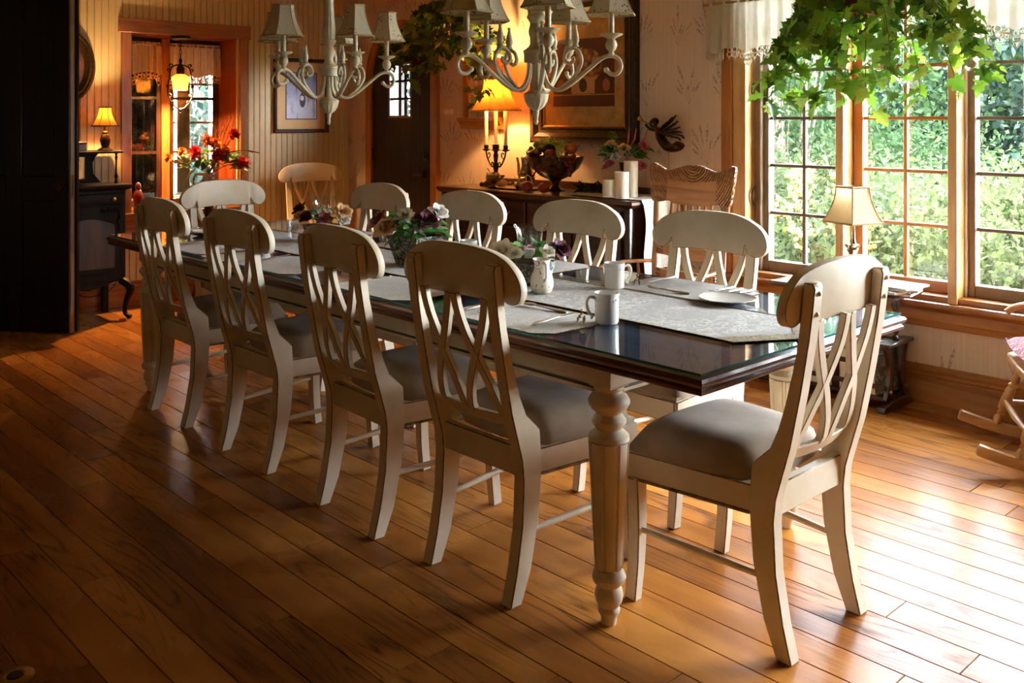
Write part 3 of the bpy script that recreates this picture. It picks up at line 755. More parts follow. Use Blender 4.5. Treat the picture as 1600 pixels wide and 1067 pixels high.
# ---- small window behind the sideboard lamp (window_8)
s8 = empty_struct('window_8', 'small wood-framed window behind the amber lamp')
a, b, z0, z1 = SMW[1], SMW[0], SMW[2], SMW[3]
MB().box(XW-0.025, XW, b, b+0.045, z0, z1+0.045).obj('casing', pine, s8, bevel=(0.004, 1))
MB().box(XW-0.025, XW, a-0.045, a, z0, z1+0.045).obj('casing', pine, s8, bevel=(0.004, 1))
MB().box(XW-0.025, XW, a, b, z1, z1+0.045).obj('casing', pine_y, s8, bevel=(0.004, 1))
MB().prism([(0, 1.315), (0.03, 1.32), (0.034, 1.345), (0.05, 1.36), (0.055, 1.375), (0.07, 1.38), (0.07, 1.40), (0, 1.40)], a-0.06, b+0.06, lambda p, z, h: (XW-p, h, z)).obj('sill', pine_y, s8, smooth=0)
MB().box(XW+0.09, XW+0.12, a, a+0.03, z0, z1).box(XW+0.09, XW+0.12, b-0.03, b, z0, z1).box(XW+0.09, XW+0.12, a, b, z0, z0+0.03).box(XW+0.09, XW+0.12, a, b, z1-0.03, z1).obj('sash', white_plastic, s8, smooth=0)
MB().box(XW+0.10, XW+0.103, a+0.03, b-0.03, z0+0.03, z1-0.03).obj('pane', pane, s8, smooth=0)
MB().box(XW+0.075, XW+0.079, a+0.004, b-0.004, z0+0.002, z1-0.002).obj('dimming_panel', plain('dimming_panel', lin('c8b8a6'), 0.8, var=0.05), s8, smooth=0)  # pale panel added to dim the bright sky in this window

# ---- sunporch beyond the alcove
struct(MB().box(1.9, 6.4, YG+0.05, 11.0, -0.12, -0.02).obj('floor_porch', darkwood_y, smooth=0), 'porch floor beyond the alcove window')
struct(MB().box(2.0, 4.02, 9.6, 9.7, -0.1, 2.6).obj('wall_porch', doorwood, smooth=0), 'dark boarded porch wall seen through the alcove panes')
struct(MB().box(4.9, 5.45, YW+0.15, YW+0.25, -0.1, 2.6).obj('wall_porch_return', doorwood, smooth=0), 'return wall of the porch')
struct(MB().box(1.95, 2.05, YW+0.15, 9.7, -0.1, 2.6).obj('wall_porch_side', doorwood, smooth=0), 'side wall of the porch')
struct(MB().box(4.70, 5.45, 9.6, 9.7, -0.1, 2.6).obj('wall_porch_end', doorwood, smooth=0), 'porch wall right of the pale posts')
struct(MB().box(5.35, 5.45, YW+0.15, 9.7, -0.1, 2.6).obj('wall_porch_right', doorwood, smooth=0), 'right side wall of the porch')
struct(MB().box(4.02, 4.70, 9.6, 9.7, -0.1, 0.55).box(4.02, 4.70, 9.6, 9.7, 2.1, 2.6).obj('wall_porch_sill', pine_lt, smooth=0), 'pale boards above and below the porch window')
struct(MB().box(1.9, 5.6, YW+0.15, 9.9, 2.6, 2.7).obj('ceiling_porch', doorwood, smooth=0), 'porch ceiling')
for k, (xa, xb_) in enumerate(((4.02, 4.10), (4.22, 4.36), (4.62, 4.70))):
    struct(MB().box(xa, xb_, 9.55, 9.68, -0.1, 2.6).obj('trim_%d' % (31+k), pine_lt, bevel=(0.006, 1)), ('pale porch post beside the dark porch wall', 'wide pale porch post behind the alcove panes', 'pale porch post furthest right behind the alcove')[k])
for k, zz in enumerate((0.55, 0.95, 1.35, 1.75)):
    struct(MB().box(4.10, 4.62, 9.6, 9.63, zz-0.012, zz+0.012).obj('trim_%d' % (34+k), muntin_m, smooth=0), 'thin porch window bar number %d from the floor' % (k+1))
def toile_cloth():
    m, nt, b = new_mat('dark_floral_cloth')
    v = coords(nt, 'World'); n = noise(nt, v, 26, 4, 0.6, 1.5); n2 = noise(nt, v, 5, 2)
    f = mth(nt, 'MULTIPLY', ramp(nt, n, [(0.5, (0, 0, 0)), (0.6, (1, 1, 1))]), ramp(nt, n2, [(0.45, (0, 0, 0)), (0.6, (1, 1, 1))]))
    nt.links.new(mix(nt, f, lin('2b2320'), lin('a89a82')), b.inputs['Base Color']); b.inputs['Roughness'].default_value = 0.9
    return m
cu = MB(); cu.grid(30, 6, lambda u, v: (3.60+0.26*u, 9.2+0.025*math.sin(u*26), -0.018+2.47*v))
tag(cu.obj('porch_curtain', toile_cloth(), fix=False), 'dark floral curtain hanging in the porch behind the left panes', 'curtain')
cr = MB(); cr.tube([(3.56, 9.2, 2.46), (3.90, 9.2, 2.46)], 0.012, 8); o_ = cr.obj('curtain_rod', iron); tag(o_, 'short iron rod carrying the dark porch curtain', 'rod')
stp = thing('stair_rail', 'wooden stair with slanted board in the porch beyond the left panes', 'stair', (3.0, 9.45, 0))
MB().sweep([(0.15, 0, 1.25), (0.95, 0, 0.30)], 0.24, 0.04, (0, 1, 0)).obj('stringer', oak_z, stp, smooth=0)
MB().box(0.12, 0.42, -0.04, 0.03, 1.15, 1.42).obj('landing_board', oak, stp, smooth=0)
for k in range(2): MB().lathe([(0.018, 1.42), (0.018, 1.5), (0.03, 1.53), (0.018, 1.6), (0.022, 1.9), (0.016, 2.05), (0.018, 2.5)], 10, (0.2+0.2*k, 0, 0)).obj('baluster', pine_lt, stp)
MB().box(0.1, 0.9, -0.06, 0.04, -0.03, 0.30).obj('step', oak, stp, smooth=0)
tb = thing('porch_table', 'white topped table in the porch just beyond the left panes', 'table', (3.27, 8.1, -0.02))
MB().box(-0.3, 0.4, -0.25, 0.25, 0.72, 0.76).obj('table_top', porcelain, tb, bevel=(0.006, 2))
for sx in (-0.25, 0.35):
    for sy in (-0.2, 0.2): MB().box(sx-0.02, sx+0.02, sy-0.02, sy+0.02, 0, 0.72).obj('leg', pine_lt, tb, smooth=0)

# ------------------------------------------------------------------ garden
lawn_m = plain('lawn_green', (0.06, 0.09, 0.025, 1), 0.9, var=0.25, scale=3, kind='World')
struct(MB().box(XW+0.2, 60, -30, 60, -0.75, -0.6).obj('ground_lawn', lawn_m, smooth=0), 'garden lawn outside the windows')
struct(MB().box(-10, XW+0.2, 11.0, 60, -0.75, -0.6).obj('ground_lawn_side', lawn_m, smooth=0), 'lawn beyond the porch')
def dl(h, k=0.098): c = lin(h); return (c[0]*k, c[1]*k, c[2]*k, 1)
G1 = leafmat('garden_leaf_light', [dl('9db872'), dl('b9cf8e'), dl('8aa860'), dl('cfdcae')], 0.4, 0.7, 0.04)
G2 = leafmat('garden_leaf_mid', [dl('6f9a58'), dl('8ab070'), dl('5b8650'), dl('a4c288')], 0.35, 0.7, 0.04)
G3 = leafmat('garden_leaf_blue', [dl('6d9480'), dl('86a894'), dl('567c6a'), dl('a8c2ae')], 0.3, 0.7, 0.04)
G4 = leafmat('garden_leaf_yellowgreen', [dl('a9c070'), dl('c3d18a'), dl('93b060'), dl('d8dc9c')], 0.4, 0.7, 0.04)
PET = plain('goldenrod_petal', dl('e8b94a', 0.4), 0.7, var=0.15)
bark = plain('bark', lin('5a4a3c'), 0.9, var=0.3, scale=20, bmp=0.5)
npr = np.random.RandomState(11)
def leaf_cloud(name, mat, parent, c, rad, n, size, droop=0.3, clumps=28, elong=1.9):
    """many small pointed leaves gathered in clumps inside an ellipsoid: one mesh"""
    cl = npr.normal(size=(clumps, 3)); cl /= np.linalg.norm(cl, axis=1)[:, None]
    cl *= npr.uniform(0.45, 1.0, (clumps, 1))
    idx = npr.randint(0, clumps, n)
    P = cl[idx]+npr.normal(scale=0.20, size=(n, 3))
    P = P*np.array(rad)+np.array(c)
    d = npr.normal(size=(n, 3)); d[:, 2] -= droop; d /= np.linalg.norm(d, axis=1)[:, None]
    s_ = np.cross(d, npr.normal(size=(n, 3))); s_ /= np.linalg.norm(s_, axis=1)[:, None]
    nn = np.cross(d, s_)
    L = size*npr.uniform(0.6, 1.3, (n, 1))
    V = np.empty((n, 4, 3)); V[:, 0] = P; V[:, 1] = P+d*L*0.5+s_*L/elong*0.5+nn*L*0.08; V[:, 2] = P+d*L; V[:, 3] = P+d*L*0.5-s_*L/elong*0.5+nn*L*0.08
    me = bpy.data.meshes.new(name); me.vertices.add(4*n); me.vertices.foreach_set('co', V.reshape(-1))
    me.loops.add(4*n); me.loops.foreach_set('vertex_index', np.arange(4*n)); me.polygons.add(n)
    me.polygons.foreach_set('loop_start', np.arange(n)*4); me.polygons.foreach_set('loop_total', np.full(n, 4))
    me.materials.append(mat); me.update(calc_edges=True); me.validate()
    o = bpy.data.objects.new(name, me); COL.objects.link(o); o.parent = parent; o['kind'] = 'stuff'
    return o
def plant(name, label, cat, loc, rad, n, size, mat, trunk=None, group=None, zc=None, stems=0, droop=0.3):
    t = thing(name, label, cat, (loc[0], loc[1], -0.6), 0, group)
    zc = zc if zc is not None else rad[2]
    leaf_cloud('foliage', mat, t, (0, 0, zc), rad, n, size, droop)
    if trunk:
        MB().tube(catmull([(0, 0, 0), (0.05, 0.04, zc*0.5), (-0.05, 0.03, zc), (0.03, -0.04, zc+rad[2]*0.6)], 4), [trunk*(1-0.05*k) for k in range(13)], 8).obj('trunk', bark, t)
    r_ = random.Random(len(label))
    if stems:
        for k in range(stems):
            a_ = r_.uniform(0, 2*PI); q = r_.uniform(0.2, 0.8)
            MB().tube([(0.1*math.cos(a_), 0.1*math.sin(a_), 0), (rad[0]*q*math.cos(a_)*0.6, rad[1]*q*math.sin(a_)*0.6, zc*0.8), (rad[0]*q*math.cos(a_), rad[1]*q*math.sin(a_), zc+rad[2]*0.7)], [0.02, 0.014, 0.006], 5).obj('stem', bark, t)
    return t
# seen through the left panes: a vine-hung tree, then goldenrod in front
plant('vine_tree', 'vine-hung tree with dark trunk behind the left window panes', 'tree', (9.3, 5.7), (1.5, 1.1, 1.8), 11000, 0.09, G2, 0.16, zc=2.9, stems=9, droop=1.2)
plant('garden_tree', 'bright leafy tree standing left of the vine-hung tree', 'tree', (10.5, 7.6), (1.8, 1.6, 2.0), 10000, 0.11, G4, 0.14, zc=2.7)
plant('garden_tree', 'tall blue green tree behind the middle window', 'tree', (15.0, 7.6), (2.6, 2.6, 2.9), 16000, 0.14, G3, 0.22, zc=3.0)
plant('garden_tree', 'pale green tree at the far right behind the right window', 'tree', (14.5, 4.3), (2.5, 2.2, 2.7), 16000, 0.13, G3, 0.2, zc=2.9)
plant('garden_tree', 'mid green tree between the middle and right windows', 'tree', (13.2, 5.9), (1.9, 1.5, 2.2), 14000, 0.11, G2, 0.18, zc=2.4)
plant('garden_tree', 'tree of the garden further to the right of the windows', 'tree', (13.5, 1.4), (2.3, 2.2, 2.3), 5000, 0.19, G2, 0.2, zc=2.4)
plant('garden_tree', 'tree standing behind the arched door light', 'tree', (8.6, 11.6), (1.6, 1.6, 1.9), 10000, 0.12, G3, 0.2, zc=2.6)
plant('garden_tree', 'tree seen past the pale porch posts', 'tree', (5.9, 12.6), (1.8, 1.5, 2.2), 9000, 0.13, G3, 0.2, zc=2.4)
plant('shrub', 'pale leafy shrub below the middle window', 'shrub', (8.0, 3.9), (1.0, 0.75, 0.85), 15000, 0.058, G1, stems=7, zc=0.75)
plant('shrub', 'light green shrub low behind the desk lamp', 'shrub', (8.6, 4.75), (0.9, 0.7, 0.85), 12000, 0.055, G1, stems=6, zc=0.8)
plant('shrub', 'yellow green shrub below the right window', 'shrub', (7.6, 2.85), (1.0, 0.75, 0.85), 13000, 0.065, G4, stems=7, zc=0.7)
plant('shrub', 'broad shrub behind the row of pale shrubs', 'shrub', (10.4, 4.4), (1.5, 1.3, 1.05), 14000, 0.075, G2, stems=6, zc=0.9)
plant('shrub', 'shrub outside beyond the right edge of the picture', 'shrub', (7.6, 1.3), (1.0, 1.0, 0.8), 4000, 0.11, G1, stems=5, zc=0.7)
plant('shrub', 'green shrub under the vine-hung tree', 'shrub', (8.4, 5.9), (0.9, 0.8, 0.8), 9000, 0.065, G2, stems=5, zc=0.7)
hd = thing('hedge', 'tall blue green hedge closing off the far side of the garden', 'hedge', (18.5, 6.0, -0.6))
for k in range(6): leaf_cloud('foliage', G3, hd, (0.3*math.sin(k*2.1), -9+3.6*k, 2.0), (1.2, 2.6, 2.1), 7000, 0.17, 0.3, 60)
def goldenrod(label, loc, n=5, h=1.35, seed=1):
    r_ = random.Random(seed); t = thing('goldenrod', label, 'flower', (loc[0], loc[1], -0.6), 0, 'goldenrod plants outside the left window')
    fl = MB(); 
    for k in range(n):
        a_ = r_.uniform(0, 2*PI); q = r_.uniform(0.1, 0.42); hh = h*r_.uniform(0.8, 1.15)
        tip = Vector((q*math.cos(a_), q*math.sin(a_), hh))
        MB().tube([(0.1*q*math.cos(a_), 0.1*q*math.sin(a_), 0), tip*0.6+Vector((0, 0, hh*0.05)), tip], [0.008, 0.006, 0.004], 5).obj('stem', G2, t)
        for j in range(26):
            p = tip+Vector((r_.gauss(0, 0.05), r_.gauss(0, 0.05), r_.uniform(-0.14, 0.06)))
            fl.ball(p, r_.uniform(0.012, 0.026), 5, 3)
    o = fl.obj('blossom', PET, t); o['kind'] = 'stuff'
    leaf_cloud('foliage', G1, t, (0, 0, h*0.5), (0.38, 0.38, h*0.5), 900, 0.12, 0.2, 14, 3.0)
goldenrod('yellow goldenrod clump close to the left window, left one', (6.7, 4.22), 6, 1.45, 1)
goldenrod('yellow goldenrod clump close to the left window, right one', (6.75, 3.72), 6, 1.35, 2)
goldenrod('yellow goldenrod clump set back behind the left panes', (7.6, 4.6), 5, 1.6, 3)

# ------------------------------------------------------------------ dining table
TX0, TX1, TY0, TY1, TZ = 1.915, 3.015, 1.375, 5.22, 0.770
tbl = thing('dining_table', 'long cream dining table with dark moulded walnut top under glass', 'table', ((TX0+TX1)/2, (TY0+TY1)/2, 0))
hx, hy_ = (TX1-TX0)/2, (TY1-TY0)/2
def rect(i, z): return (-hx+i, hx-i, -hy_+i, hy_-i, z)
mb = MB(); mb.rings([rect(0.055, 0.722), rect(0.012, 0.722), rect(0.006, 0.726), rect(0.006, 0.734), rect(0.012, 0.738), rect(0.004, 0.744), rect(0.0, 0.750), rect(0.0, 0.757), rect(0.005, 0.764), rect(0.012, 0.766), rect(0.016, 0.768)], cap=(True, True))
mb.obj('tabletop', walnut, tbl, smooth=30)
MB().box(-hx+0.02, hx-0.02, -hy_+0.02, hy_-0.02, 0.768, 0.7695).obj('tabletop_field', tabletop_m, tbl, smooth=0)
g = MB(); g.box(-hx+0.012, hx-0.012, -hy_+0.012, hy_-0.012, 0.7705, 0.7765); go = g.obj('glass_top', [table_glass, glass_edge], tbl, smooth=0)
for p in go.data.polygons:
    if abs(p.normal.z) < 0.5: p.material_index = 1
TG = 0.7768      # top of the glass
LX = (2.01, 2.93); LY = (1.755, 4.86)
lprof = [(0.020, 0.0), (0.0225, 0.02), (0.030, 0.035), (0.031, 0.042), (0.027, 0.05), (0.036, 0.063), (0.040, 0.08), (0.037, 0.097), (0.031, 0.107), (0.043, 0.118), (0.0475, 0.131), (0.043, 0.145), (0.034, 0.152)]
lflute = [(0.0375, 0.157), (0.040, 0.17), (0.0565, 0.495), (0.0575, 0.508)]
lprof2 = [(0.0575, 0.512), (0.056, 0.524), (0.045, 0.534), (0.036, 0.541), (0.040, 0.547), (0.048, 0.558), (0.048, 0.566), (0.040, 0.577), (0.035, 0.583), (0.037, 0.588), (0.050, 0.597), (0.0585, 0.611), (0.0585, 0.620), (0.051, 0.633), (0.037, 0.642), (0.036, 0.648), (0.042, 0.653), (0.042, 0.660)]
lm = MB()
lm.lathe(lprof, 28)
fl = [(r, z) for r, z in lflute]
n_f = 8
def flute(a, z):
    t = (a*n_f/(2*PI)) % 1.0
    return 1.0-(0.11 if (0.40 < t < 0.60) else (0.05 if 0.36 < t < 0.64 else 0.0))
lm.lathe(fl, 96, mod=flute)
lm.lathe(lprof2, 28)
lm.rings([(-0.036, 0.036, -0.036, 0.036, 0.658), (-0.045, 0.045, -0.045, 0.045, 0.668), (-0.045, 0.045, -0.045, 0.045, 0.722)])
leg_me = lm.mesh('leg', cream, smooth=35)
for lx in LX:
    for ly in LY: inst('leg', leg_me, tbl, (lx-(TX0+TX1)/2, ly-(TY0+TY1)/2, 0))
cx, cy = (TX0+TX1)/2, (TY0+TY1)/2
def apron(x0, x1, y0, y1):
    o = MB().box(x0-cx, x1-cx, y0-cy, y1-cy, 0.632, 0.722).obj('apron', cream, tbl, bevel=(0.003, 1))
    e = 0.004
    MB().box(x0-cx-e, x1-cx+e, y0-cy-e, y1-cy+e, 0.645, 0.652).obj('apron_bead', groove, o, smooth=0)
apron(LX[0]-0.012, LX[0]+0.012, LY[0]+0.045, LY[1]-0.045); apron(LX[1]-0.012, LX[1]+0.012, LY[0]+0.045, LY[1]-0.045)
apron(LX[0]+0.045, LX[1]-0.045, LY[0]-0.012, LY[0]+0.012); apron(LX[0]+0.045, LX[1]-0.045, LY[1]-0.012, LY[1]+0.012)

# ------------------------------------------------------------------ dining chairs
FE = [(0, .014), (.092, .052), (.233, .084), (.36, .094), (.40, .095), (.488, .088), (.505, .072), (.542, .033), (.60, .008), (.68, -.016), (.80, -.043), (.90, -.056), (.985, -.064)]
BE = [(0, -.030), (.092, -.006), (.22, .016), (.35, .022), (.41, .016), (.48, -.004), (.555, -.026), (.70, -.056), (.84, -.080), (.90, -.088), (.97, -.096), (.985, -.090)]
def mid_u(z): return (interp(FE, z)+interp(BE, z))/2
def make_chair():
    t = thing('dining_chair', '', 'chair')
    zs = sorted({z for z, _ in FE} | {z for z, _ in BE} | {0.03, 0.16, 0.29, 0.45, 0.63, 0.75})
    for s_ in (-1, 1):
        mb = MB(); yc = s_*0.183
        def half(z): return 0.0215
        mb.strip([(interp(FE, z), z) for z in zs], [(interp(BE, z), z) for z in zs], yc-0.0215, yc+0.0215, lambda a, b, h: (a, h, b))
        po = mb.obj('back_post', [cream, creamedge], t, bevel=(0.003, 1, 1))
        for zz in (0.905, 0.958):
            bm_ = MB().lathe([(0.0065, 0), (0.0065, 0.002), (0.004, 0.005), (0, 0.006)], 8, (interp(BE, zz)-0.0005, yc, zz), Matrix.Rotation(-PI/2, 4, 'Y'))
            bm_.obj('bolt', cream, po)
        # front leg
        mb = MB(); yc = s_*0.222
        P = [(0.475, yc, 0.0), (0.462, yc, 0.12), (0.458, yc, 0.25), (0.462, yc, 0.365)]
        mb.sweep(catmull(P, 3), lambda q: 0.031+0.014*q, 0.04, (1, 0, 0))
        mb.obj('leg', [cream, creamedge], t, bevel=(0.003, 1, 1))
        # side rail, stretcher
        mb = MB(); mb.prism([(0.085, s_*0.165), (0.085, s_*0.203), (0.485, s_*0.246), (0.485, s_*0.208)], 0.360, 0.432, lambda a, b, h: (a, b, h))
        ra = mb.obj('seat_rail', [cream, creamedge], t, bevel=(0.003, 1, 1))
        MB().prism([(0.095, s_*0.198), (0.095, s_*0.206), (0.478, s_*0.247), (0.478, s_*0.239)], 0.354, 0.361, lambda a, b, h: (a, b, h)).obj('rail_bead', creamedge, ra, smooth=0)
        MB().tube([(0.055, s_*0.186, 0.196), (0.26, s_*0.204, 0.203), (0.462, s_*0.222, 0.210)], [0.0085, 0.0105, 0.0085], 10).obj('stretcher', cream, t)
    mb = MB(); mb.box(0.462, 0.490, -0.235, 0.235, 0.360, 0.432); mb.obj('seat_rail', [cream, creamedge], t, bevel=(0.003, 1, 1))
    mb = MB(); mb.box(0.030, 0.058, -0.165, 0.165, 0.355, 0.440); mb.obj('seat_rail', [cream, creamedge], t, bevel=(0.003, 1, 1))
    # lower back rail: bowed
    n = 15; ctr = [(-0.165+0.33*k/(n-1)) for k in range(n)]
    def bow(y): return -0.022*(1-(y/0.165)**2)
    mb = MB()
    mb.strip([(y, 0.533) for y in ctr], [(y, 0.494) for y in ctr], -0.011, 0.011, lambda y, z, h: (mid_u(z)+0.008+h+bow(y), y, z))
    mb.obj('lower_rail', [cream, creamedge], t, bevel=(0.0025, 1, 1))
    # crest rail with scrolled ends
    ys_ = []
    k = -0.270
    ys_ = [-0.2705, -0.268, -0.262, -0.253, -0.243, -0.232, -0.221, -0.210, -0.198, -0.188, -0.181, -0.1775, -0.175, -0.171, -0.1655, -0.155, -0.13, -0.10, -0.07, -0.035]
    ys_ = ys_+[0.0]+[-y for y in reversed(ys_)]
    def top(y): return 0.918+0.112*max(0, 1-(abs(y)/0.2705)**2.7)**0.5
    def bot(y):
        a_ = abs(y)
        if a_ <= 0.1656: return 0.872+0.006*(1-(a_/0.168)**2)
        if a_ < 0.1776: return 0.912 if 0.1655 < a_ < 0.1774 else 0.895
        return min(top(y), 0.918-math.sqrt(max(0, 0.047**2-(min(a_, 0.2705)-0.2235)**2)))
    mb = MB()
    mb.strip([(y, top(y)) for y in ys_], [(y, bot(y)) for y in ys_], 0.0, 0.027, lambda y, z, h: (interp(FE, min(z, 0.985))-0.006+h-0.018*max(0, 1-(y/0.2)**2)+0.010, y, z))
    mb.obj('crest_rail', [cream, creamedge], t, bevel=(0.004, 2, 1), smooth=50)
    # four interlacing slats
    W_ = 0.158
    for s_ in (-1, 1):
        for a0, a1 in ((0.90, 0.085), (0.085, 0.86)):
            pts = []
            for q in range(19):
                q_ = q/18; e = smooth01(min(1, max(0, q_)))
                e = 0.8*e+0.2*q_
                y = s_*W_*(a0+(a1-a0)*e)
                z = 0.885-(0.885-0.528)*q_
                pts.append((mid_u(z)+0.006+bow(y)*q_-0.014*(1-q_)*max(0, 1-(y/0.2)**2), y, z))
            mb = MB(); mb.sweep(pts, 0.029, 0.019, (1, 0, 0.2)); mb.obj('slat', [cream, creamedge], t, bevel=(0.0022, 1, 1))
    # upholstered seat
    mb = MB(); NU, NV = 15, 15
    def cush(u, v):
        a_, b_ = u*2-1, v*2-1
        # square to rounded square
        r_ = max(abs(a_), abs(b_)); 
        x_ = 0.287+0.207*a_*(1-0.07*b_*b_)
        hw = 0.203+(0.252-0.203)*(x_-0.09)/0.4
        if x_ < 0.11: hw = 0.160+0.04*max(0, (x_-0.098)/0.012)
        y_ = hw*b_*(1-0.05*a_*a_)
        e = (1-abs(a_)**5)*(1-abs(b_)**5)
        z_ = 0.447+0.082*max(0, e)**0.5-0.006*(1-r_)
        return (x_, y_, z_)
    mb.grid(NU, NV, cush)
    base = []
    ring = [(i, 0) for i in range(NU)]+[(NU-1, j) for j in range(1, NV)]+[(i, NV-1) for i in range(NU-2, -1, -1)]+[(0, j) for j in range(NV-2, 0, -1)]
    top_i = [i*NV+j for i, j in ring]; o0 = len(mb.v)
    vs = [(mb.v[k][0]+(0.287-mb.v[k][0])*0.02, mb.v[k][1]*0.98, 0.428) for k in top_i]
    mb.v += vs; nr = len(ring)
    for k in range(nr): mb.f.append((top_i[k], top_i[(k+1) % nr], o0+(k+1) % nr, o0+k)); mb.m.append(0)
    mb.f.append(tuple(o0+k for k in range(nr))); mb.m.append(0)
    mb.obj('seat_cushion', suede, t, smooth=60)
    return t
chair = make_chair()
GC = 'cream dining chairs of the long table'
# near long side: backs towards the viewer
place(chair, 'cream dining chair, nearest one in the row on the near long side', (1.888, 2.195, 0), 0.0, GC)
place(chair, 'cream dining chair, second from the near corner in the near row', (1.872, 2.830, 0), math.radians(-3), GC)
place(chair, 'cream dining chair, third from the near corner in the near row', (1.885, 3.600, 0), math.radians(1), GC)
place(chair, 'cream dining chair, farthest in the near row beside the table end', (1.895, 4.357, 0), 0.0, GC)
place(chair, 'large cream dining chair at the near head of the table, seen from behind', (2.39, 1.325, 0), math.radians(90), GC)
place(chair, 'cream dining chair on the window side facing the mugs, right of the row', (3.115, 2.235, 0), math.radians(180), GC)
place(chair, 'cream dining chair on the window side in front of the candles on the sideboard', (3.115, 2.945, 0), math.radians(180), GC)
place(chair, 'cream dining chair on the window side in front of the amber lamp', (3.115, 3.690, 0), math.radians(180), GC)
place(chair, 'cream dining chair on the window side in front of the arched door', (3.115, 4.470, 0), math.radians(180), GC)
place(chair, 'cream dining chair at the far head of the table under the alcove', (2.655, 5.32, 0), math.radians(-90), GC)
place(chair, 'spare cream dining chair standing against the beadboard wall', (4.18, 6.86, 0), math.radians(-104), GC)

# ------------------------------------------------------------------ chandeliers
def square_bell(mb, rt, rb, h, z0, n=8, steps=8, power=1.7, rot=0.0, thick=0.002, flare=1.0):
    """panelled bell lampshade: n flat panels, open top and bottom"""
    prof = []
    for k in range(steps+1):
        q = k/steps
        prof.append((rb+(rt-rb)*(1-(1-q)**power), z0+h*q))
    inner = [(r-thick, z) for r, z in reversed(prof)]
    p = prof+inner+[prof[0]]
    mb.lathe([(r/math.cos(PI/n), z) for r, z in p], n, cap=False, M=Matrix.Rotation(rot, 4, 'Z'))
    return prof
def make_chandelier():
    t = thing('chandelier', '', 'chandelier')      # origin at the lowest tip
    fl = lambda a, z: 1.0-0.10*abs(math.sin(a*6)) if (0.42 < z < 0.595 or 0.05 < z < 0.105) else 1.0
    prof = [(0.004, 0), (0.009, 0.012), (0.007, 0.02), (0.011, 0.045), (0.012, 0.053), (0.018, 0.056), (0.030, 0.066), (0.042, 0.085), (0.046, 0.106), (0.047, 0.113), (0.036, 0.121), (0.020, 0.128), (0.014, 0.14), (0.012, 0.18), (0.012, 0.228)]
    MB().lathe(prof, 48, mod=fl).obj('bowl_finial', antique, t, smooth=35)
    MB().lathe([(0.012, 0.226), (0.044, 0.229), (0.045, 0.262), (0.048, 0.265), (0.048, 0.272), (0.040, 0.277), (0.028, 0.287), (0.021, 0.30), (0.020, 0.315), (0.026, 0.33), (0.0285, 0.345), (0.024, 0.362), (0.020, 0.372), (0.026, 0.380), (0.033, 0.391), (0.034, 0.40), (0.028, 0.405)], 32).obj('hub', antique, t, smooth=35)
    MB().lathe([(0.030, 0.404), (0.033, 0.43), (0.019, 0.60), (0.021, 0.606), (0.016, 0.612), (0.024, 0.628), (0.024, 0.64), (0.014, 0.655), (0.010, 0.67), (0.008, 0.70)], 48, mod=fl).obj('column', antique, t, smooth=35)
    MB().tube([(0, 0, 0.69), (0, 0, ZC-1.374-0.03)], 0.006, 8).obj('hanging_rod', antique, t)
    MB().lathe([(0.008, ZC-1.374-0.06), (0.04, ZC-1.374-0.03), (0.06, ZC-1.374-0.012), (0.062, ZC-1.374-0.001)], 24).obj('ceiling_canopy', antique, t)
    A = [(0.028, 0, 0.226), (0.034, 0, 0.175), (0.055, 0, 0.137), (0.088, 0, 0.128), (0.125, 0, 0.146), (0.165, 0, 0.178), (0.205, 0, 0.212), (0.245, 0, 0.243), (0.276, 0, 0.250), (0.302, 0, 0.238), (0.311, 0, 0.210), (0.299, 0, 0.186), (0.276, 0, 0.184), (0.258, 0, 0.199)]
    arm = MB().tube(catmull(A, 5), 0.0078, 8); arm.ball((0.258, 0, 0.199), 0.0105, 8, 5)
    B = [(0.095, 0, 0.133), (0.140, 0, 0.175), (0.166, 0, 0.225), (0.160, 0, 0.262), (0.138, 0, 0.279), (0.112, 0, 0.266), (0.105, 0, 0.238), (0.122, 0, 0.224), (0.137, 0, 0.234), (0.134, 0, 0.247)]
    arm.tube(catmull(B, 5), 0.0072, 8)
    arm_me = arm.mesh('arm', antique)
    fin_me = MB().lathe([(0.012, 0.284), (0.014, 0.288), (0.010, 0.294), (0.013, 0.305), (0.014, 0.316), (0.011, 0.325), (0.012, 0.329), (0.007, 0.345), (0.005, 0.357), (0.007, 0.360), (0.006, 0.366), (0.0, 0.367)], 12, (0.145, 0, 0)).mesh('finial', antique)
    cup_me = MB().lathe([(0.010, 0.250), (0.012, 0.258), (0.008, 0.264), (0.018, 0.276), (0.022, 0.290), (0.017, 0.304), (0.012, 0.309), (0.020, 0.316), (0.040, 0.325), (0.043, 0.329), (0.040, 0.330), (0.014, 0.328)], 20, (0.276, 0, 0)).mesh('candle_cup', antique)
    slv_me = MB().lathe([(0.0105, 0.328), (0.0105, 0.425), (0.006, 0.426)], 12, (0.276, 0, 0)).mesh('candle_sleeve', antique)
    sm_ = MB(); pr = square_bell(sm_, 0.041, 0.081, 0.138, 0.400, 6, 7, 1.9, PI/6)
    sm_.v = [(a+0.276, b, c) for a, b, c in sm_.v]
    sh_me = sm_.mesh('shade', shade_floral, smooth=0)
    tr = MB()
    for r, z in (pr[0], pr[-1]):
        rr = r/math.cos(PI/6)
        tr.tube([(0.276+rr*math.cos(PI/6+2*PI*k/6), rr*math.sin(PI/6+2*PI*k/6), z) for k in range(6)], 0.0035, 6, closed=True)
    for k in range(6):
        an = PI/6+2*PI*k/6
        tr.tube([(0.276+r/math.cos(PI/6)*math.cos(an), r/math.cos(PI/6)*math.sin(an), z) for r, z in pr], 0.0017, 5)
    tr_me = tr.mesh('shade_braid', shade_trim)
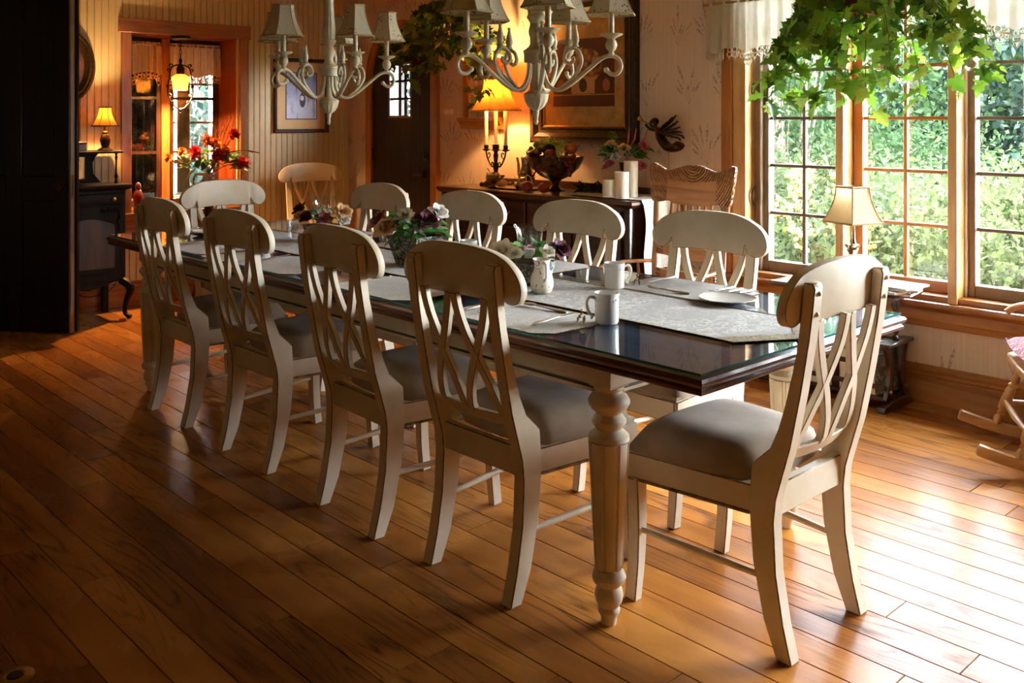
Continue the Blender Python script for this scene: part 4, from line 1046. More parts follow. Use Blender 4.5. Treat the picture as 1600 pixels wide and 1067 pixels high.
    for k in range(5):
        rz = (0, 0, 2*PI*k/5)
        inst('arm', arm_me, t, rot=rz); inst('finial', fin_me, t, rot=rz); inst('candle_cup', cup_me, t, rot=rz); inst('candle_sleeve', slv_me, t, rot=rz)
        s_ = inst('shade', sh_me, t, rot=rz); inst('shade_braid', tr_me, s_)
    return t
ch = make_chandelier()
# arm angles were read in the view; world angle of "right" is -YAW
def view_ang(phi): return math.radians(-YAW-phi)      # phi counted from the viewer's right towards the viewer
place(ch, 'cream five-arm chandelier hanging over the nearer half of the table', (2.47, 2.51, 1.374), view_ang(11), 'cream chandeliers over the table')
place(ch, 'cream five-arm chandelier hanging over the far half of the table', (2.47, 3.91, 1.368), view_ang(54), 'cream chandeliers over the table')

# ------------------------------------------------------------------ sideboard
SX0, SX1, SY0, SY1, SZ = 4.20, 4.675, 3.50, 5.22, 0.925
sb = thing('sideboard', 'long dark mahogany sideboard under the big painting', 'sideboard', ((SX0+SX1)/2, (SY0+SY1)/2, 0))
sx, sy = (SX1-SX0)/2, (SY1-SY0)/2
MB().rings([(-sx+0.0, sx, -sy, sy, 0.885), (-sx-0.012, sx, -sy-0.012, sy+0.012, 0.895), (-sx-0.02, sx, -sy-0.02, sy+0.02, 0.905), (-sx-0.02, sx, -sy-0.02, sy+0.02, 0.918), (-sx-0.014, sx, -sy-0.014, sy+0.014, 0.925)]).obj('top', darkwood_y, sb, smooth=0)
MB().box(-sx+0.02, sx-0.002, -sy+0.015, sy-0.015, 0.16, 0.885).obj('carcass', darkwood, sb, smooth=0)
MB().prism([(-sy, 0.925), (sy, 0.925), (sy, 0.955), (sy*0.9, 0.965), (0, 0.975), (-sy*0.9, 0.965), (-sy, 0.955)], sx-0.02, sx, lambda a, b, h: (h, a, b)).obj('back_gallery', darkwood_y, sb, smooth=0)
for yy in (-sy+0.03, sy-0.03): MB().lathe([(0.012, 0.955), (0.016, 0.965), (0.008, 0.975), (0.014, 0.99), (0.006, 1.005), (0, 1.008)], 12, (sx-0.012, yy, 0)).obj('gallery_finial', darkwood, sb)
for xx in (-sx+0.03, sx-0.05):
    for yy in (-sy+0.045, sy-0.045):
        MB().lathe([(0.02, 0), (0.032, 0.02), (0.035, 0.05), (0.02, 0.075), (0.03, 0.10), (0.038, 0.16)], 14, (xx, yy, 0)).obj('foot', darkwood, sb)
for yy in (-sy+0.01, sy-0.055): MB().box(-sx-0.004, -sx+0.04, yy, yy+0.045, 0.16, 0.885).obj('corner_post', darkwood, sb, bevel=(0.006, 2))
nw = 4; cw = (2*sy-0.13)/nw
for k in range(nw):
    y0 = -sy+0.065+k*cw
    dw = MB().box(-sx-0.002, -sx+0.02, y0+0.01, y0+cw-0.01, 0.72, 0.865).obj('drawer', darkwood_y, sb, bevel=(0.004, 1))
    MB().tube(catmull([(-sx-0.004, y0+cw/2-0.05, 0.80), (-sx-0.02, y0+cw/2-0.035, 0.775), (-sx-0.02, y0+cw/2+0.035, 0.775), (-sx-0.004, y0+cw/2+0.05, 0.80)], 5), 0.004, 6).obj('pull', brass, dw)
    do = bpy.data.objects.new('cabinet_door', None); COL.objects.link(do); do.parent = sb
    MB().box(-sx-0.002, -sx+0.02, y0+0.01, y0+cw-0.01, 0.20, 0.70).obj('door_frame', darkwood, do, bevel=(0.004, 1))
    pn = MB(); o2 = []
    for q in range(13): o2.append((y0+cw/2-(cw/2-0.07)*math.cos(PI*q/12), 0.58+0.06*math.sin(PI*q/12)))
    o2 = o2+[(y0+cw-0.07, 0.26), (y0+0.07, 0.26)]
    pn.prism(o2, -sx-0.010, -sx, lambda a, b, h: (h, a, b)); pn.obj('raised_panel', darkwood, do, bevel=(0.004, 1))
    MB().lathe([(0.006, 0), (0.012, 0.01), (0.012, 0.018), (0, 0.02)], 10, (-sx-0.002, y0+(cw-0.035 if k % 2 else 0.035), 0.47), RX).obj('knob', brass, do)
# white lace runner on the sideboard, hanging over its right end, with a tassel
lr = thing('lace_runner', 'white lace runner hanging over the right end of the sideboard', 'runner', (4.44, 3.5, 0.93))
def drape(u, v):
    s_ = v*1.05; x_ = (u-0.5)*0.36
    if s_ < 0.62: return (x_, 0.62-s_-0.025, 0.0015+0.0006*math.sin(u*30))
    h_ = s_-0.62
    return (x_*(1-0.12*h_)+0.012*math.sin(h_*14+u*4), -0.034-0.016*abs(math.sin(u*13+1))*min(1, h_*8), -h_+(0.035*math.cos((u-0.5)*2*PI*1.5) if v > 0.97 else 0))
m_ = MB(); m_.grid(34, 40, drape); m_.obj('cloth', lace_m, lr, fix=False)
MB().tube([(-0.17, -0.045, -0.40), (-0.172, -0.047, -0.48)], 0.002, 5).lathe([(0.003, 0), (0.011, -0.008), (0.009, -0.02), (0.012, -0.035), (0.013, -0.11), (0.010, -0.115)], 12, (-0.172, -0.047, -0.48)).obj('tassel', wax, lr)

# ---- lamp on the sideboard: three candle arms under an amber shade
lp = thing('candelabra_lamp', 'lit candelabra lamp with amber shade on the sideboard', 'lamp', (4.46, 4.93, 0.925))
b_ = MB(); b_.rings([(-0.075, 0.075, -0.075, 0.075, 0.0), (-0.075, 0.075, -0.075, 0.075, 0.012), (-0.05, 0.05, -0.05, 0.05, 0.04), (-0.035, 0.035, -0.035, 0.035, 0.06), (-0.045, 0.045, -0.045, 0.045, 0.066), (-0.045, 0.045, -0.045, 0.045, 0.078)])
for sx_ in (-1, 1):
    for sy_ in (-1, 1): b_.ball((sx_*0.068, sy_*0.068, 0.012), 0.02, 8, 5)
b_.obj('base', bronze, lp, bevel=(0.003, 1))
MB().lathe([(0.022, 0.078), (0.028, 0.085), (0.014, 0.10), (0.020, 0.13), (0.022, 0.15), (0.012, 0.165), (0.016, 0.20), (0.019, 0.215), (0.012, 0.235), (0.020, 0.245), (0.034, 0.25), (0.034, 0.254), (0.02, 0.257), (0.024, 0.262), (0.024, 0.29), (0.018, 0.29)], 18).obj('stem', bronze, lp)
for s_ in (-1, 1):
    ar = MB(); ar.tube(catmull([(0, 0, 0.155), (0, s_*0.035, 0.135), (0, s_*0.062, 0.155), (0, s_*0.092, 0.205), (0, s_*0.10, 0.245)], 5), 0.006, 7)
    ar.tube(catmull([(0, s_*0.05, 0.14), (0, s_*0.04, 0.165), (0, s_*0.025, 0.16), (0, s_*0.03, 0.148)], 5), 0.004, 6)
    ar.tube(catmull([(0, s_*0.085, 0.19), (0, s_*0.065, 0.20), (0, s_*0.06, 0.225), (0, s_*0.075, 0.232), (0, s_*0.08, 0.22)], 5), 0.004, 6)
    ar.lathe([(0.008, 0.24), (0.03, 0.252), (0.03, 0.256), (0.014, 0.258), (0.017, 0.262), (0.017, 0.285)], 14, (0, s_*0.10, 0))
    ar.obj('candle_arm', bronze, lp)
for yy in (-0.10, 0, 0.10): MB().lathe([(0.0125, 0.28), (0.0125, 0.60), (0.004, 0.602)], 14, (0, yy, 0)).obj('candle', wax, lp)
shp = []
for k in range(11):
    q = k/10; shp.append((0.205+(0.095-0.205)*(1-(1-q)**1.8), 0.525+0.215*q))
sh = MB(); sh.lathe(shp+[(r-0.002, z) for r, z in reversed(shp)]+[shp[0]], 40, cap=False, M=Matrix.Diagonal((0.72, 1, 1, 1)))
so_ = sh.obj('shade', shade_amber, lp)
sg = MB(); sg.tube([(0.205*0.72*math.cos(2*PI*k/40), 0.205*math.sin(2*PI*k/40), 0.525) for k in range(40)], 0.004, 6, closed=True)
for k in range(8):
    an = 2*PI*(k+0.5)/8; sg.tube([(r*0.72*1.004*math.cos(an), r*1.004*math.sin(an), z) for r, z in shp], 0.0016, 5)
sg.obj('shade_braid', shade_trim, so_)
def lamp_light(name, loc, power, col, r, parent):
    ld = bpy.data.lights.new(name, 'POINT'); ld.energy = power; ld.color = col; ld.shadow_soft_size = r
    lo = bpy.data.objects.new(name, ld); COL.objects.link(lo); lo.location = loc; lo.parent = parent
    return lo
bulb_m, nt_, b__ = new_mat('lit_bulb'); b__.inputs['Emission Color'].default_value = (1.0, 0.62, 0.25, 1); b__.inputs['Emission Strength'].default_value = 5
MB().ball((0, 0, 0.63), 0.026, 12, 8).obj('bulb', bulb_m, lp)
WARM = (1.0, 0.55, 0.20)
lamp_light('lamp_glow', (0, 0, 0.665), 11, WARM, 0.03, lp)

# ---- silver tea things
def teapot():
    t = thing('coffee_pot', 'tarnished silver coffee pot beside the fruit bowl', 'pot', (4.47, 4.63, 0.925), math.radians(90))
    MB().lathe([(0.03, 0), (0.038, 0.004), (0.03, 0.012), (0.042, 0.03), (0.055, 0.06), (0.056, 0.085), (0.044, 0.12), (0.036, 0.15), (0.038, 0.185), (0.043, 0.20), (0.036, 0.205)], 20).obj('body', silver, t)
    MB().lathe([(0.043, 0.2), (0.038, 0.21), (0.02, 0.222), (0.006, 0.226), (0.005, 0.236), (0.010, 0.244), (0, 0.25)], 18).obj('lid', silver, t)
    MB().tube(catmull([(0.045, 0, 0.07), (0.075, 0, 0.09), (0.08, 0, 0.15), (0.095, 0, 0.20)], 5), [0.014]*6+[0.011]*5+[0.009]*5, 9).obj('spout', silver, t)
    MB().tube(catmull([(-0.038, 0, 0.19), (-0.085, 0, 0.20), (-0.088, 0, 0.13), (-0.065, 0, 0.09), (-0.05, 0, 0.075)], 5), 0.006, 8).obj('handle', silver, t)
teapot()
t = thing('sugar_bowl', 'footed silver sugar bowl in front of the lamp base', 'bowl', (4.32, 4.80, 0.925), math.radians(80))
MB().lathe([(0.03, 0), (0.034, 0.005), (0.014, 0.016), (0.02, 0.026), (0.045, 0.045), (0.052, 0.065), (0.046, 0.08), (0.05, 0.086), (0.044, 0.086), (0.03, 0.05)], 20, cap=False).obj('body', silver, t)
for s_ in (-1, 1): MB().tube(catmull([(s_*0.045, 0, 0.075), (s_*0.075, 0, 0.095), (s_*0.085, 0, 0.065), (s_*0.05, 0, 0.045)], 5), 0.004, 7).obj('handle', silver, t)
MB().tube([(0.01, 0, 0.06), (0.06, 0.01, 0.13)], 0.003, 6).obj('spoon', silver, t)
t = thing('creamer_jug', 'silver creamer lying tilted before the coffee pot', 'jug', (4.36, 4.56, 0.925+0.045), math.radians(-70)); t.rotation_euler = (math.radians(0), math.radians(68), math.radians(-70))
MB().lathe([(0.025, -0.05), (0.03, -0.045), (0.02, -0.035), (0.04, -0.01), (0.042, 0.015), (0.033, 0.04), (0.038, 0.055), (0.033, 0.055), (0.025, 0.03)], 18, cap=False).obj('body', silver, t)
MB().tube(catmull([(-0.03, 0, 0.05), (-0.06, 0, 0.04), (-0.06, 0, 0.0), (-0.04, 0, -0.01)], 5), 0.004, 7).obj('handle', silver, t)
t = thing('silver_tray', 'dark silver tray under the tea things on the sideboard', 'tray', (4.40, 4.68, 0.925))
MB().lathe([(0.0, 0.001), (0.20, 0.001), (0.225, 0.008), (0.225, 0.011), (0.2, 0.005), (0.0, 0.004)], 32, cap=False, M=Matrix.Diagonal((0.55, 1, 1, 1))).obj('tray_plate', bronze, t)
for o_ in list(bpy.data.objects):
    if o_.get('label') and o_.name.split('.')[0] in ('coffee_pot', 'sugar_bowl'): o_.location.z += 0.0045

# ---- footed fruit bowl
fb = thing('fruit_bowl', 'dark painted pedestal bowl heaped with fruit on the sideboard', 'bowl', (4.45, 4.345, 0.925))
MB().lathe([(0.06, 0), (0.065, 0.008), (0.035, 0.022), (0.022, 0.04), (0.03, 0.06), (0.045, 0.075), (0.10, 0.10), (0.155, 0.15), (0.18, 0.20), (0.186, 0.225), (0.178, 0.225), (0.15, 0.165), (0.10, 0.12), (0.0, 0.10)], 36, cap=False).obj('bowl', bowl_m, fb)
grape_r = plain('red_grape', lin('6b1f28'), 0.25, var=0.25, scale=30, coat=0.3); grape_g = plain('green_grape', lin('93a83a'), 0.3, var=0.15, coat=0.3); apple_m = plain('red_apple', lin('8c2a22'), 0.3, var=0.3, scale=10, coat=0.3); orange_m = plain('orange_peel', lin('b05c26'), 0.5, var=0.1, bmp=0.2); kiwi = plain('fig_skin', lin('2b2026'), 0.4, var=0.2)
gr = random.Random(7)
grape_me_r = MB().ball((0, 0, 0), 0.0125, 8, 6).mesh('grape', grape_r); grape_me_g = MB().ball((0, 0, 0), 0.0135, 8, 6, (1, 1, 1.2)).mesh('grape', grape_g)
def grapes(label, me, base, n, dirv, spread, loc):
    t = thing('grape_bunch', label, 'grapes', loc, 0, 'grapes in the fruit bowl'); d = Vector(dirv)
    MB().tube([(0, 0, 0), d*0.5, d], 0.0025, 5).obj('stalk', bark, t)
    for k in range(n):
        q = k/n; w_ = spread*(1.15-q)
        p = d*q+Vector((gr.gauss(0, w_*0.55), gr.gauss(0, w_*0.55), gr.gauss(0, w_*0.3)))
        inst('grape', me, t, p)
grapes('bunch of red grapes spilling over the left front of the bowl', grape_me_r, None, 55, (-0.07, 0.02, -0.06), 0.055, (4.37, 4.40, 1.20))
grapes('bunch of red grapes hanging from the right side of the bowl', grape_me_r, None, 34, (-0.01, -0.03, -0.13), 0.028, (4.38, 4.165, 1.165))
grapes('bunch of green grapes on top of the fruit bowl', grape_me_g, None, 50, (0.0, -0.22, 0.0), 0.055, (4.42, 4.44, 1.235))
grapes('small bunch of green grapes at the right rim of the bowl', grape_me_g, None, 8, (-0.02, -0.02, -0.05), 0.022, (4.36, 4.22, 1.19))
grapes('small bunch of green grapes at the left rim of the bowl', grape_me_g, None, 8, (0.0, 0.03, -0.04), 0.022, (4.42, 4.515, 1.19))
def fruit(name, label, cat, loc, r, m, sc=(1, 1, 0.92)):
    t = thing(name, label, cat, loc)
    MB().lathe([(1e-4, -r*0.86), (r*0.3, -r*0.93), (r*0.72, -r*0.7), (r, -0.05*r), (r*0.9, r*0.5), (r*0.5, r*0.86), (r*0.2, r*0.84), (1e-4, r*0.72)], 16, M=Matrix.Diagonal((*sc, 1)), cap=False).obj('flesh', m, t)
    MB().tube([(0, 0, r*0.7), (0.004, 0.002, r*1.05)], 0.0022, 5).obj('stalk', bark, t)
fruit('apple', 'dark red apple lying on the sideboard left of the bowl foot', 'apple', (4.25, 4.40, 0.925+0.037), 0.040, apple_m)
fruit('apple', 'dark red apple lying on the sideboard right of the bowl foot', 'apple', (4.26, 4.26, 0.925+0.035), 0.038, apple_m)
fruit('apple', 'red apple inside the fruit bowl', 'apple', (4.36, 4.30, 1.165), 0.040, apple_m)
fruit('orange', 'orange at the back of the fruit bowl', 'orange', (4.48, 4.235, 1.20), 0.042, orange_m)
fruit('fig', 'dark fig with pale top leaning out of the fruit bowl', 'fig', (4.33, 4.275, 1.13), 0.036, kiwi)
fruit('pear', 'brownish pear in the middle of the fruit bowl', 'pear', (4.42, 4.37, 1.19), 0.045, bowl_m, (1, 1, 1.2))

# ------------------------------------------------------------------ leaves and blossoms
def leaf_shape(kind='ivy', L=0.07):
    """flat-ish leaf pointing along +x, stalk at the origin, gently folded"""
    if kind == 'ivy':
        half = [(0.0, 0.0), (-0.12, 0.14), (-0.10, 0.34), (0.10, 0.26), (0.16, 0.40), (0.22, 0.60), (0.32, 0.40), (0.40, 0.24), (0.52, 0.34), (0.66, 0.38), (0.66, 0.22), (0.80, 0.16), (1.0, 0.0)]
    elif kind == 'rose':
        half = [(0.0, 0.0), (0.18, 0.22), (0.42, 0.32), (0.68, 0.24), (0.88, 0.09), (1.0, 0.0)]
    else:
        half = [(0.0, 0.0), (0.2, 0.09), (0.5, 0.12), (0.8, 0.06), (1.0, 0.0)]
    out = half+[(a, -b) for a, b in reversed(half[1:-1])]
    mid = [(0.3, 0.0), (0.6, 0.0)]
    V = [(a*L, b*L, L*(0.28*abs(b)-0.30*a*a)) for a, b in out]
    c = len(V); V.append((0.42*L, 0, -L*0.30*0.42**2-0.01*L))
    n = len(out)
    return V, [(i, (i+1) % n, c) for i in range(n)]
def leaf_mesh(kind, L, mat):
    mb = MB(); mb.add(*leaf_shape(kind, L)); return mb.mesh('leaf', mat, smooth=60, fix=False)
IVY = leafmat('ivy_leaf', [lin('4f7a22'), lin('7fa832'), lin('3a5f1c'), lin('a9c04a'), lin('5f8a2a')], 0.45, 0.4)
IVYD = leafmat('ivy_leaf_painted_shade', [lin('3f5a22'), lin('556f2a'), lin('8a8a30'), lin('2f4a1c'), lin('4a6626')], 0.3, 0.45)  # darker copy of the ivy leaf, shade painted into its colours
VINE = plain('vine_stem', lin('5a4a28'), 0.8)
def look_rot(d, roll):
    d = Vector(d).normalized()
    q = d.to_track_quat('X', 'Z'); e = (q.to_matrix() @ Matrix.Rotation(roll, 3, 'X')).to_euler()
    return e
def hanging_ivy(label, loc, vines, mat, seed, lsize, zpot, n_leaf, vine_len=(0.3, 0.6), pot_r=0.12, sx=1.0, extra=(), extra_n=0):
    r_ = random.Random(seed)
    t = thing('hanging_ivy', label, 'hanging plant', loc, 0, 'hanging ivy baskets')
    MB().lathe([(pot_r*0.55, zpot), (pot_r*0.75, zpot+0.01), (pot_r, zpot+0.15), (pot_r*1.06, zpot+0.155), (pot_r*1.06, zpot+0.18), (pot_r*0.95, zpot+0.18), (pot_r*0.9, zpot+0.15)], 24).obj('pot', terracotta, t)
    for k in range(3):
        a_ = 2*PI*k/3; MB().tube([(pot_r*math.cos(a_), pot_r*math.sin(a_), zpot+0.17), (0, 0, ZC-loc[2]-0.05)], 0.002, 5).obj('hanger_cord', VINE, t)
    MB().tube(catmull([(0, 0, ZC-loc[2]), (0, 0, ZC-loc[2]-0.03), (0.015, 0, ZC-loc[2]-0.045), (0, 0, ZC-loc[2]-0.055)], 4), 0.003, 6).obj('ceiling_hook', iron, t)
    meshes = [leaf_mesh('ivy', lsize*q, mat) for q in (0.75, 0.9, 1.05, 1.2)]
    spots = []
    allv = [(2*PI*k/vines+r_.uniform(-0.2, 0.2), r_.uniform(*vine_len), r_.uniform(0.18, 0.44)) for k in range(vines)]+list(extra)
    for a_, ln, out in allv:
        c_, s_ = math.cos(a_)*sx, math.sin(a_)
        P = [(c_*pot_r*0.6, s_*pot_r*0.6, zpot+0.17), (c_*pot_r*1.3, s_*pot_r*1.3, zpot+0.20), (c_*(pot_r+out*0.6), s_*(pot_r+out*0.6), zpot+0.17-ln*0.35), (c_*(pot_r+out*0.95), s_*(pot_r+out*0.95), zpot+0.17-ln*0.8), (c_*(pot_r+out), s_*(pot_r+out), zpot+0.17-ln)]
        pts = catmull(P, 6)
        MB().tube(pts, 0.0018, 4).obj('vine', VINE, t)
        spots.append(pts)
    rest_ = MB(); lv, lf = leaf_shape('ivy', lsize)
    for k in range(n_leaf+extra_n):
        pts = spots[k % len(spots)]; i = r_.randrange(2, len(pts)) if k < n_leaf else min(len(pts)-1, int(2+abs(r_.gauss(0, 0.4))*len(pts)))
        p = pts[i]+Vector((r_.gauss(0, 0.025), r_.gauss(0, 0.025), r_.gauss(0, 0.02)))
        a_ = r_.uniform(0, 2*PI)
        e = look_rot((math.cos(a_), math.sin(a_), r_.uniform(-1.2, 0.1)), r_.uniform(-0.9, 0.9))
        if k < n_leaf: inst('leaf', r_.choice(meshes), t, p, e)
        else:
            M_ = e.to_matrix(); q = r_.uniform(0.7, 1.15); rest_.add([p+M_ @ (Vector(v)*q) for v in lv], lf)
    o_ = rest_.obj('leaf_mass', mat, t, smooth=60, fix=False); o_['kind'] = 'stuff'
    return t
hanging_ivy('lush green ivy basket hanging in front of the windows', (4.20, 2.10, 1.45), 30, IVY, 5, 0.082, 0.42, 298, (0.25, 0.60), 0.13, 0.75, extra_n=750, extra=((math.radians(118), 0.46, 0.34), (math.radians(100), 0.55, 0.36)))
hanging_ivy('dim ivy basket hanging left of the amber lamp by the arched door', (4.22, 5.20, 1.45), 24, IVYD, 9, 0.078, 0.50, 290, (0.2, 0.60), 0.12, 0.8, extra_n=600)

def rose_mesh(r, mat, name='rose', rings=4, seed=1):
    """spiral of cupped petals opening outwards round a tight heart"""
    r_ = random.Random(seed); mb = MB(); n = 23
    for i in range(n):
        q = (i+1)/n; a0 = i*2.39996+r_.uniform(-0.1, 0.1)
        phi = math.radians(4+70*q**1.3); h_ = r*(0.80+0.30*q); wd = r*(0.24+0.46*q); r0 = r*0.05*q
        dx, dy = math.cos(a0), math.sin(a0)
        def pt(u, v):
            s_ = (u-0.5)*2; wv = wd*s_*math.sin(PI*(0.22+0.58*v)); curl = 0.22*r*q*max(0, v-0.75)*4
            rad = r0+math.sin(phi)*h_*v+curl-(s_*s_)*wd*0.42+0.10*r
            z = math.cos(phi)*h_*v-curl*0.45-0.06*r*s_*s_*v
            return (dx*rad-dy*wv, dy*rad+dx*wv, z)
        mb.grid(5, 5, pt)
    return mb.mesh(name, mat, smooth=80, fix=False)
def petal(name, col): return plain(name, lin(col), 0.7, var=0.1, scale=30)
P_peach, P_cream, P_burg, P_dusty, P_white, P_red, P_pink, P_orange = [petal('petal_'+n, c) for n, c in (('peach', 'd9ab7a'), ('cream', 'e9e0cc'), ('burgundy', '5c2230'), ('dusty', 'a3605c'), ('white', 'e6e0d8'), ('red', 'c62f3a'), ('pink', 'c4607c'), ('orange', 'cc7a38'))]
LEAFG = leafmat('bouquet_leaf', [lin('3f7a34'), lin('5a9440'), lin('2c5a2a'), lin('7aa85a')], 0.3, 0.35)
LEAFS = leafmat('sage_leaf', [lin('8a9a7c'), lin('a4b090'), lin('76886a')], 0.25, 0.6)
ROSES = {k: rose_mesh(1.0, m, 'rose', 4, i) for i, (k, m) in enumerate((('peach', P_peach), ('cream', P_cream), ('burg', P_burg), ('dusty', P_dusty), ('white', P_white), ('red', P_red), ('pink', P_pink), ('orange', P_orange)))}
LEAFM = {'g': leaf_mesh('rose', 0.06, LEAFG), 's': leaf_mesh('rose', 0.045, LEAFS), 'n': leaf_mesh('narrow', 0.10, LEAFS)}
def bouquet(t, blossoms, n_leaf, R, z, seed, kinds=('g',), sc=(0.8, 1.3)):
    r_ = random.Random(seed)
    for k, (x, y, zz, r, c) in enumerate(blossoms):
        inst('blossom', ROSES[c], t, (x, y, zz), (Vector((x*5-0.45, y*5-0.45, 0.75)).to_track_quat('Z', 'Y')).to_euler(), r)
    for k in range(n_leaf):
        a_ = r_.uniform(0, 2*PI); q = r_.uniform(0.25, 1.0)*R
        e = look_rot((math.cos(a_), math.sin(a_), r_.uniform(-0.3, 1.1)), r_.uniform(-0.8, 0.8))
        inst('leaf', LEAFM[r_.choice(kinds)], t, (q*math.cos(a_)*0.8, q*math.sin(a_)*0.8, z+r_.uniform(-0.015, 0.05)), e, r_.uniform(*sc))

# ---- pillar candles and the mixed bouquet on the sideboard
def pillar(label, loc, r, h):
    t = thing('pillar_candle', label, 'candle', loc, 0, 'ivory pillar candles on the sideboard')
    MB().lathe([(r*0.98, 0), (r, 0.004), (r, h-0.003), (r*0.97, h), (r*0.86, h-0.004), (r*0.5, h-0.012), (1e-4, h-0.013)], 28).obj('wax', wax, t)
    MB().tube([(0, 0, h-0.014), (0.001, 0, h)], 0.0015, 5).obj('wick', iron, t)
pillar('shortest ivory pillar candle, left of the three on the sideboard', (4.33, 3.78, 0.9265), 0.040, 0.105)
pillar('middle height ivory pillar candle in front on the sideboard', (4.27, 3.63, 0.9315), 0.041, 0.155)
pillar('tallest ivory pillar candle behind the other two', (4.40, 3.67, 0.9315), 0.042, 0.212)
vs_ = thing('flower_vase', 'slim dark vase with roses and pink sprays behind the candles', 'vase', (4.50, 3.80, 0.9265))
MB().lathe([(0.035, 0), (0.03, 0.01), (0.022, 0.06), (0.026, 0.14), (0.036, 0.20), (0.034, 0.20), (0.02, 0.14)], 18, cap=False).obj('vase', bronze, vs_)
bouquet(vs_, [(-0.05, 0.07, 0.30, 0.036, 'peach'), (-0.08, -0.06, 0.28, 0.034, 'peach'), (-0.09, 0.0, 0.235, 0.028, 'white'), (-0.02, 0.15, 0.255, 0.03, 'white'), (0.02, -0.13, 0.30, 0.03, 'pink'), (-0.08, 0.05, 0.19, 0.026, 'pink'), (-0.03, 0.125, 0.165, 0.026, 'pink'), (0.0, -0.13, 0.18, 0.028, 'pink'), (0.03, 0.1, 0.31, 0.026, 'burg')], 85, 0.15, 0.245, 3, ('g', 's', 'g'), (0.8, 1.35))
for k, (dx, dy, dz) in enumerate(((-0.02, -0.05, 0.42), (0.0, -0.09, 0.41), (0.01, -0.17, 0.41))):
    MB().tube([(0, 0, 0.2), (dx*0.5, dy*0.5, 0.30), (dx*0.85, dy*0.85, 0.345), (dx, dy, dz)], [0.002, 0.002, 0.006, 0.003], 6).obj('spray', P_pink, vs_)
for k in range(3): MB().tube(catmull([(-0.02, 0.04, 0.28), (-0.03, 0.06+0.01*k, 0.37), (-0.03, 0.10-0.02*k, 0.385), (-0.03, 0.09-0.03*k, 0.35), (-0.03, 0.06, 0.36)], 5), 0.003, 5).obj('tendril', LEAFG, vs_)
ml = thing('dark_leaf_spray', 'dark green leaf spray lying between the bowl and the candles', 'foliage', (4.47, 4.04, 0.927))
r_ = random.Random(2)
MB().tube([(0, 0.14, 0.006), (0, 0, 0.012), (0, -0.12, 0.006)], 0.004, 6).obj('twig', VINE, ml)
dk = leaf_mesh('rose', 0.075, leafmat('dark_leaf', [lin('1f2a1c'), lin('2c3a24'), lin('18201a')], 0.15))
for k in range(22):
    e = look_rot((r_.uniform(-1, 1), r_.uniform(-1, 1), r_.uniform(0.0, 1.0)), r_.uniform(-0.6, 0.6)); inst('leaf', dk, ml, (r_.uniform(-0.02, 0.02), r_.uniform(-0.12, 0.12), 0.012), e)

# ------------------------------------------------------------------ pictures on the walls
def frame_piece(mb, w_, h_, prof, fn):
    """mitred frame of outer size w_ x h_; prof = (inset, proud) points"""
    for k in range(4):
        pass
    rects = [(-w_/2+i, w_/2-i, -h_/2+i, h_/2-i, p) for i, p in prof]
    tmp = MB(); tmp.rings(rects, cap=(False, False))
    mb.add([fn(*v) for v in tmp.v], tmp.f)
def still_life():
    m, nt, b = new_mat('still_life_print')
    tc = nd(nt, 'ShaderNodeTexCoord').outputs['Object']; sp = nd(nt, 'ShaderNodeSeparateXYZ', {0: tc}); Y, Z = sp.outputs[1], sp.outputs[2]
    base = mix(nt, noise(nt, tc, 9, 4), lin('2c1512'), lin('5c2b22'))
    shelf = mth(nt, 'LESS_THAN', Z, -0.125); base = mix(nt, shelf, base, lin('4a1f1c'))
    v = nd(nt, 'ShaderNodeTexVoronoi', {'Vector': tc, 'Scale': 27.0}); 
    rr = mth(nt, 'ADD', mth(nt, 'POWER', mth(nt, 'DIVIDE', Y, 0.17), 2.0), mth(nt, 'POWER', mth(nt, 'DIVIDE', mth(nt, 'SUBTRACT', Z, 0.045), 0.125), 2.0))
    fruit_ = mth(nt, 'MULTIPLY', mth(nt, 'LESS_THAN', rr, 1.0), mth(nt, 'LESS_THAN', v.outputs['Distance'], 0.72))
    fc = mix(nt, nd(nt, 'ShaderNodeSeparateColor', {0: v.outputs['Color']}).outputs[0], lin('8c4a34'), lin('d0a878')); fc = mix(nt, mth(nt, 'MULTIPLY', v.outputs['Distance'], 0.9, clamp=True), fc, lin('3a1a14'))
    c = mix(nt, mth(nt, 'MULTIPLY', fruit_, 0.85), base, fc)
    box_ = mth(nt, 'MULTIPLY', mth(nt, 'LESS_THAN', mth(nt, 'ABSOLUTE', Y), 0.105), mth(nt, 'LESS_THAN', mth(nt, 'ABSOLUTE', mth(nt, 'ADD', Z, 0.085)), 0.055))
    c = mix(nt, box_, c, mix(nt, noise(nt, tc, 60, 2), lin('8a7250'), lin('b8a27c')))
    for py in (0.205, -0.205):
        pr_ = mth(nt, 'ADD', mth(nt, 'POWER', mth(nt, 'DIVIDE', mth(nt, 'SUBTRACT', Y, py), 0.032), 2.0), mth(nt, 'POWER', mth(nt, 'DIVIDE', mth(nt, 'ADD', Z, 0.085), 0.042), 2.0)); c = mix(nt, mth(nt, 'LESS_THAN', pr_, 1.0), c, lin('8c5a3a'))
    ln_ = mth(nt, 'LESS_THAN', mth(nt, 'ABSOLUTE', mth(nt, 'ADD', Z, 0.147)), 0.003); c = mix(nt, ln_, c, lin('a88a60'))
    med = mth(nt, 'ADD', mth(nt, 'POWER', mth(nt, 'DIVIDE', Y, 0.035), 2.0), mth(nt, 'POWER', mth(nt, 'DIVIDE', mth(nt, 'ADD', Z, 0.085), 0.045), 2.0))
    c = mix(nt, mth(nt, 'LESS_THAN', med, 1.0), c, lin('2e2018'))
    nt.links.new(c, b.inputs['Base Color']); b.inputs['Roughness'].default_value = 0.6
    return m
pt = thing('framed_painting', 'large dark gilt framed fruit still life above the sideboard', 'painting', (XW, 4.325, 1.70))
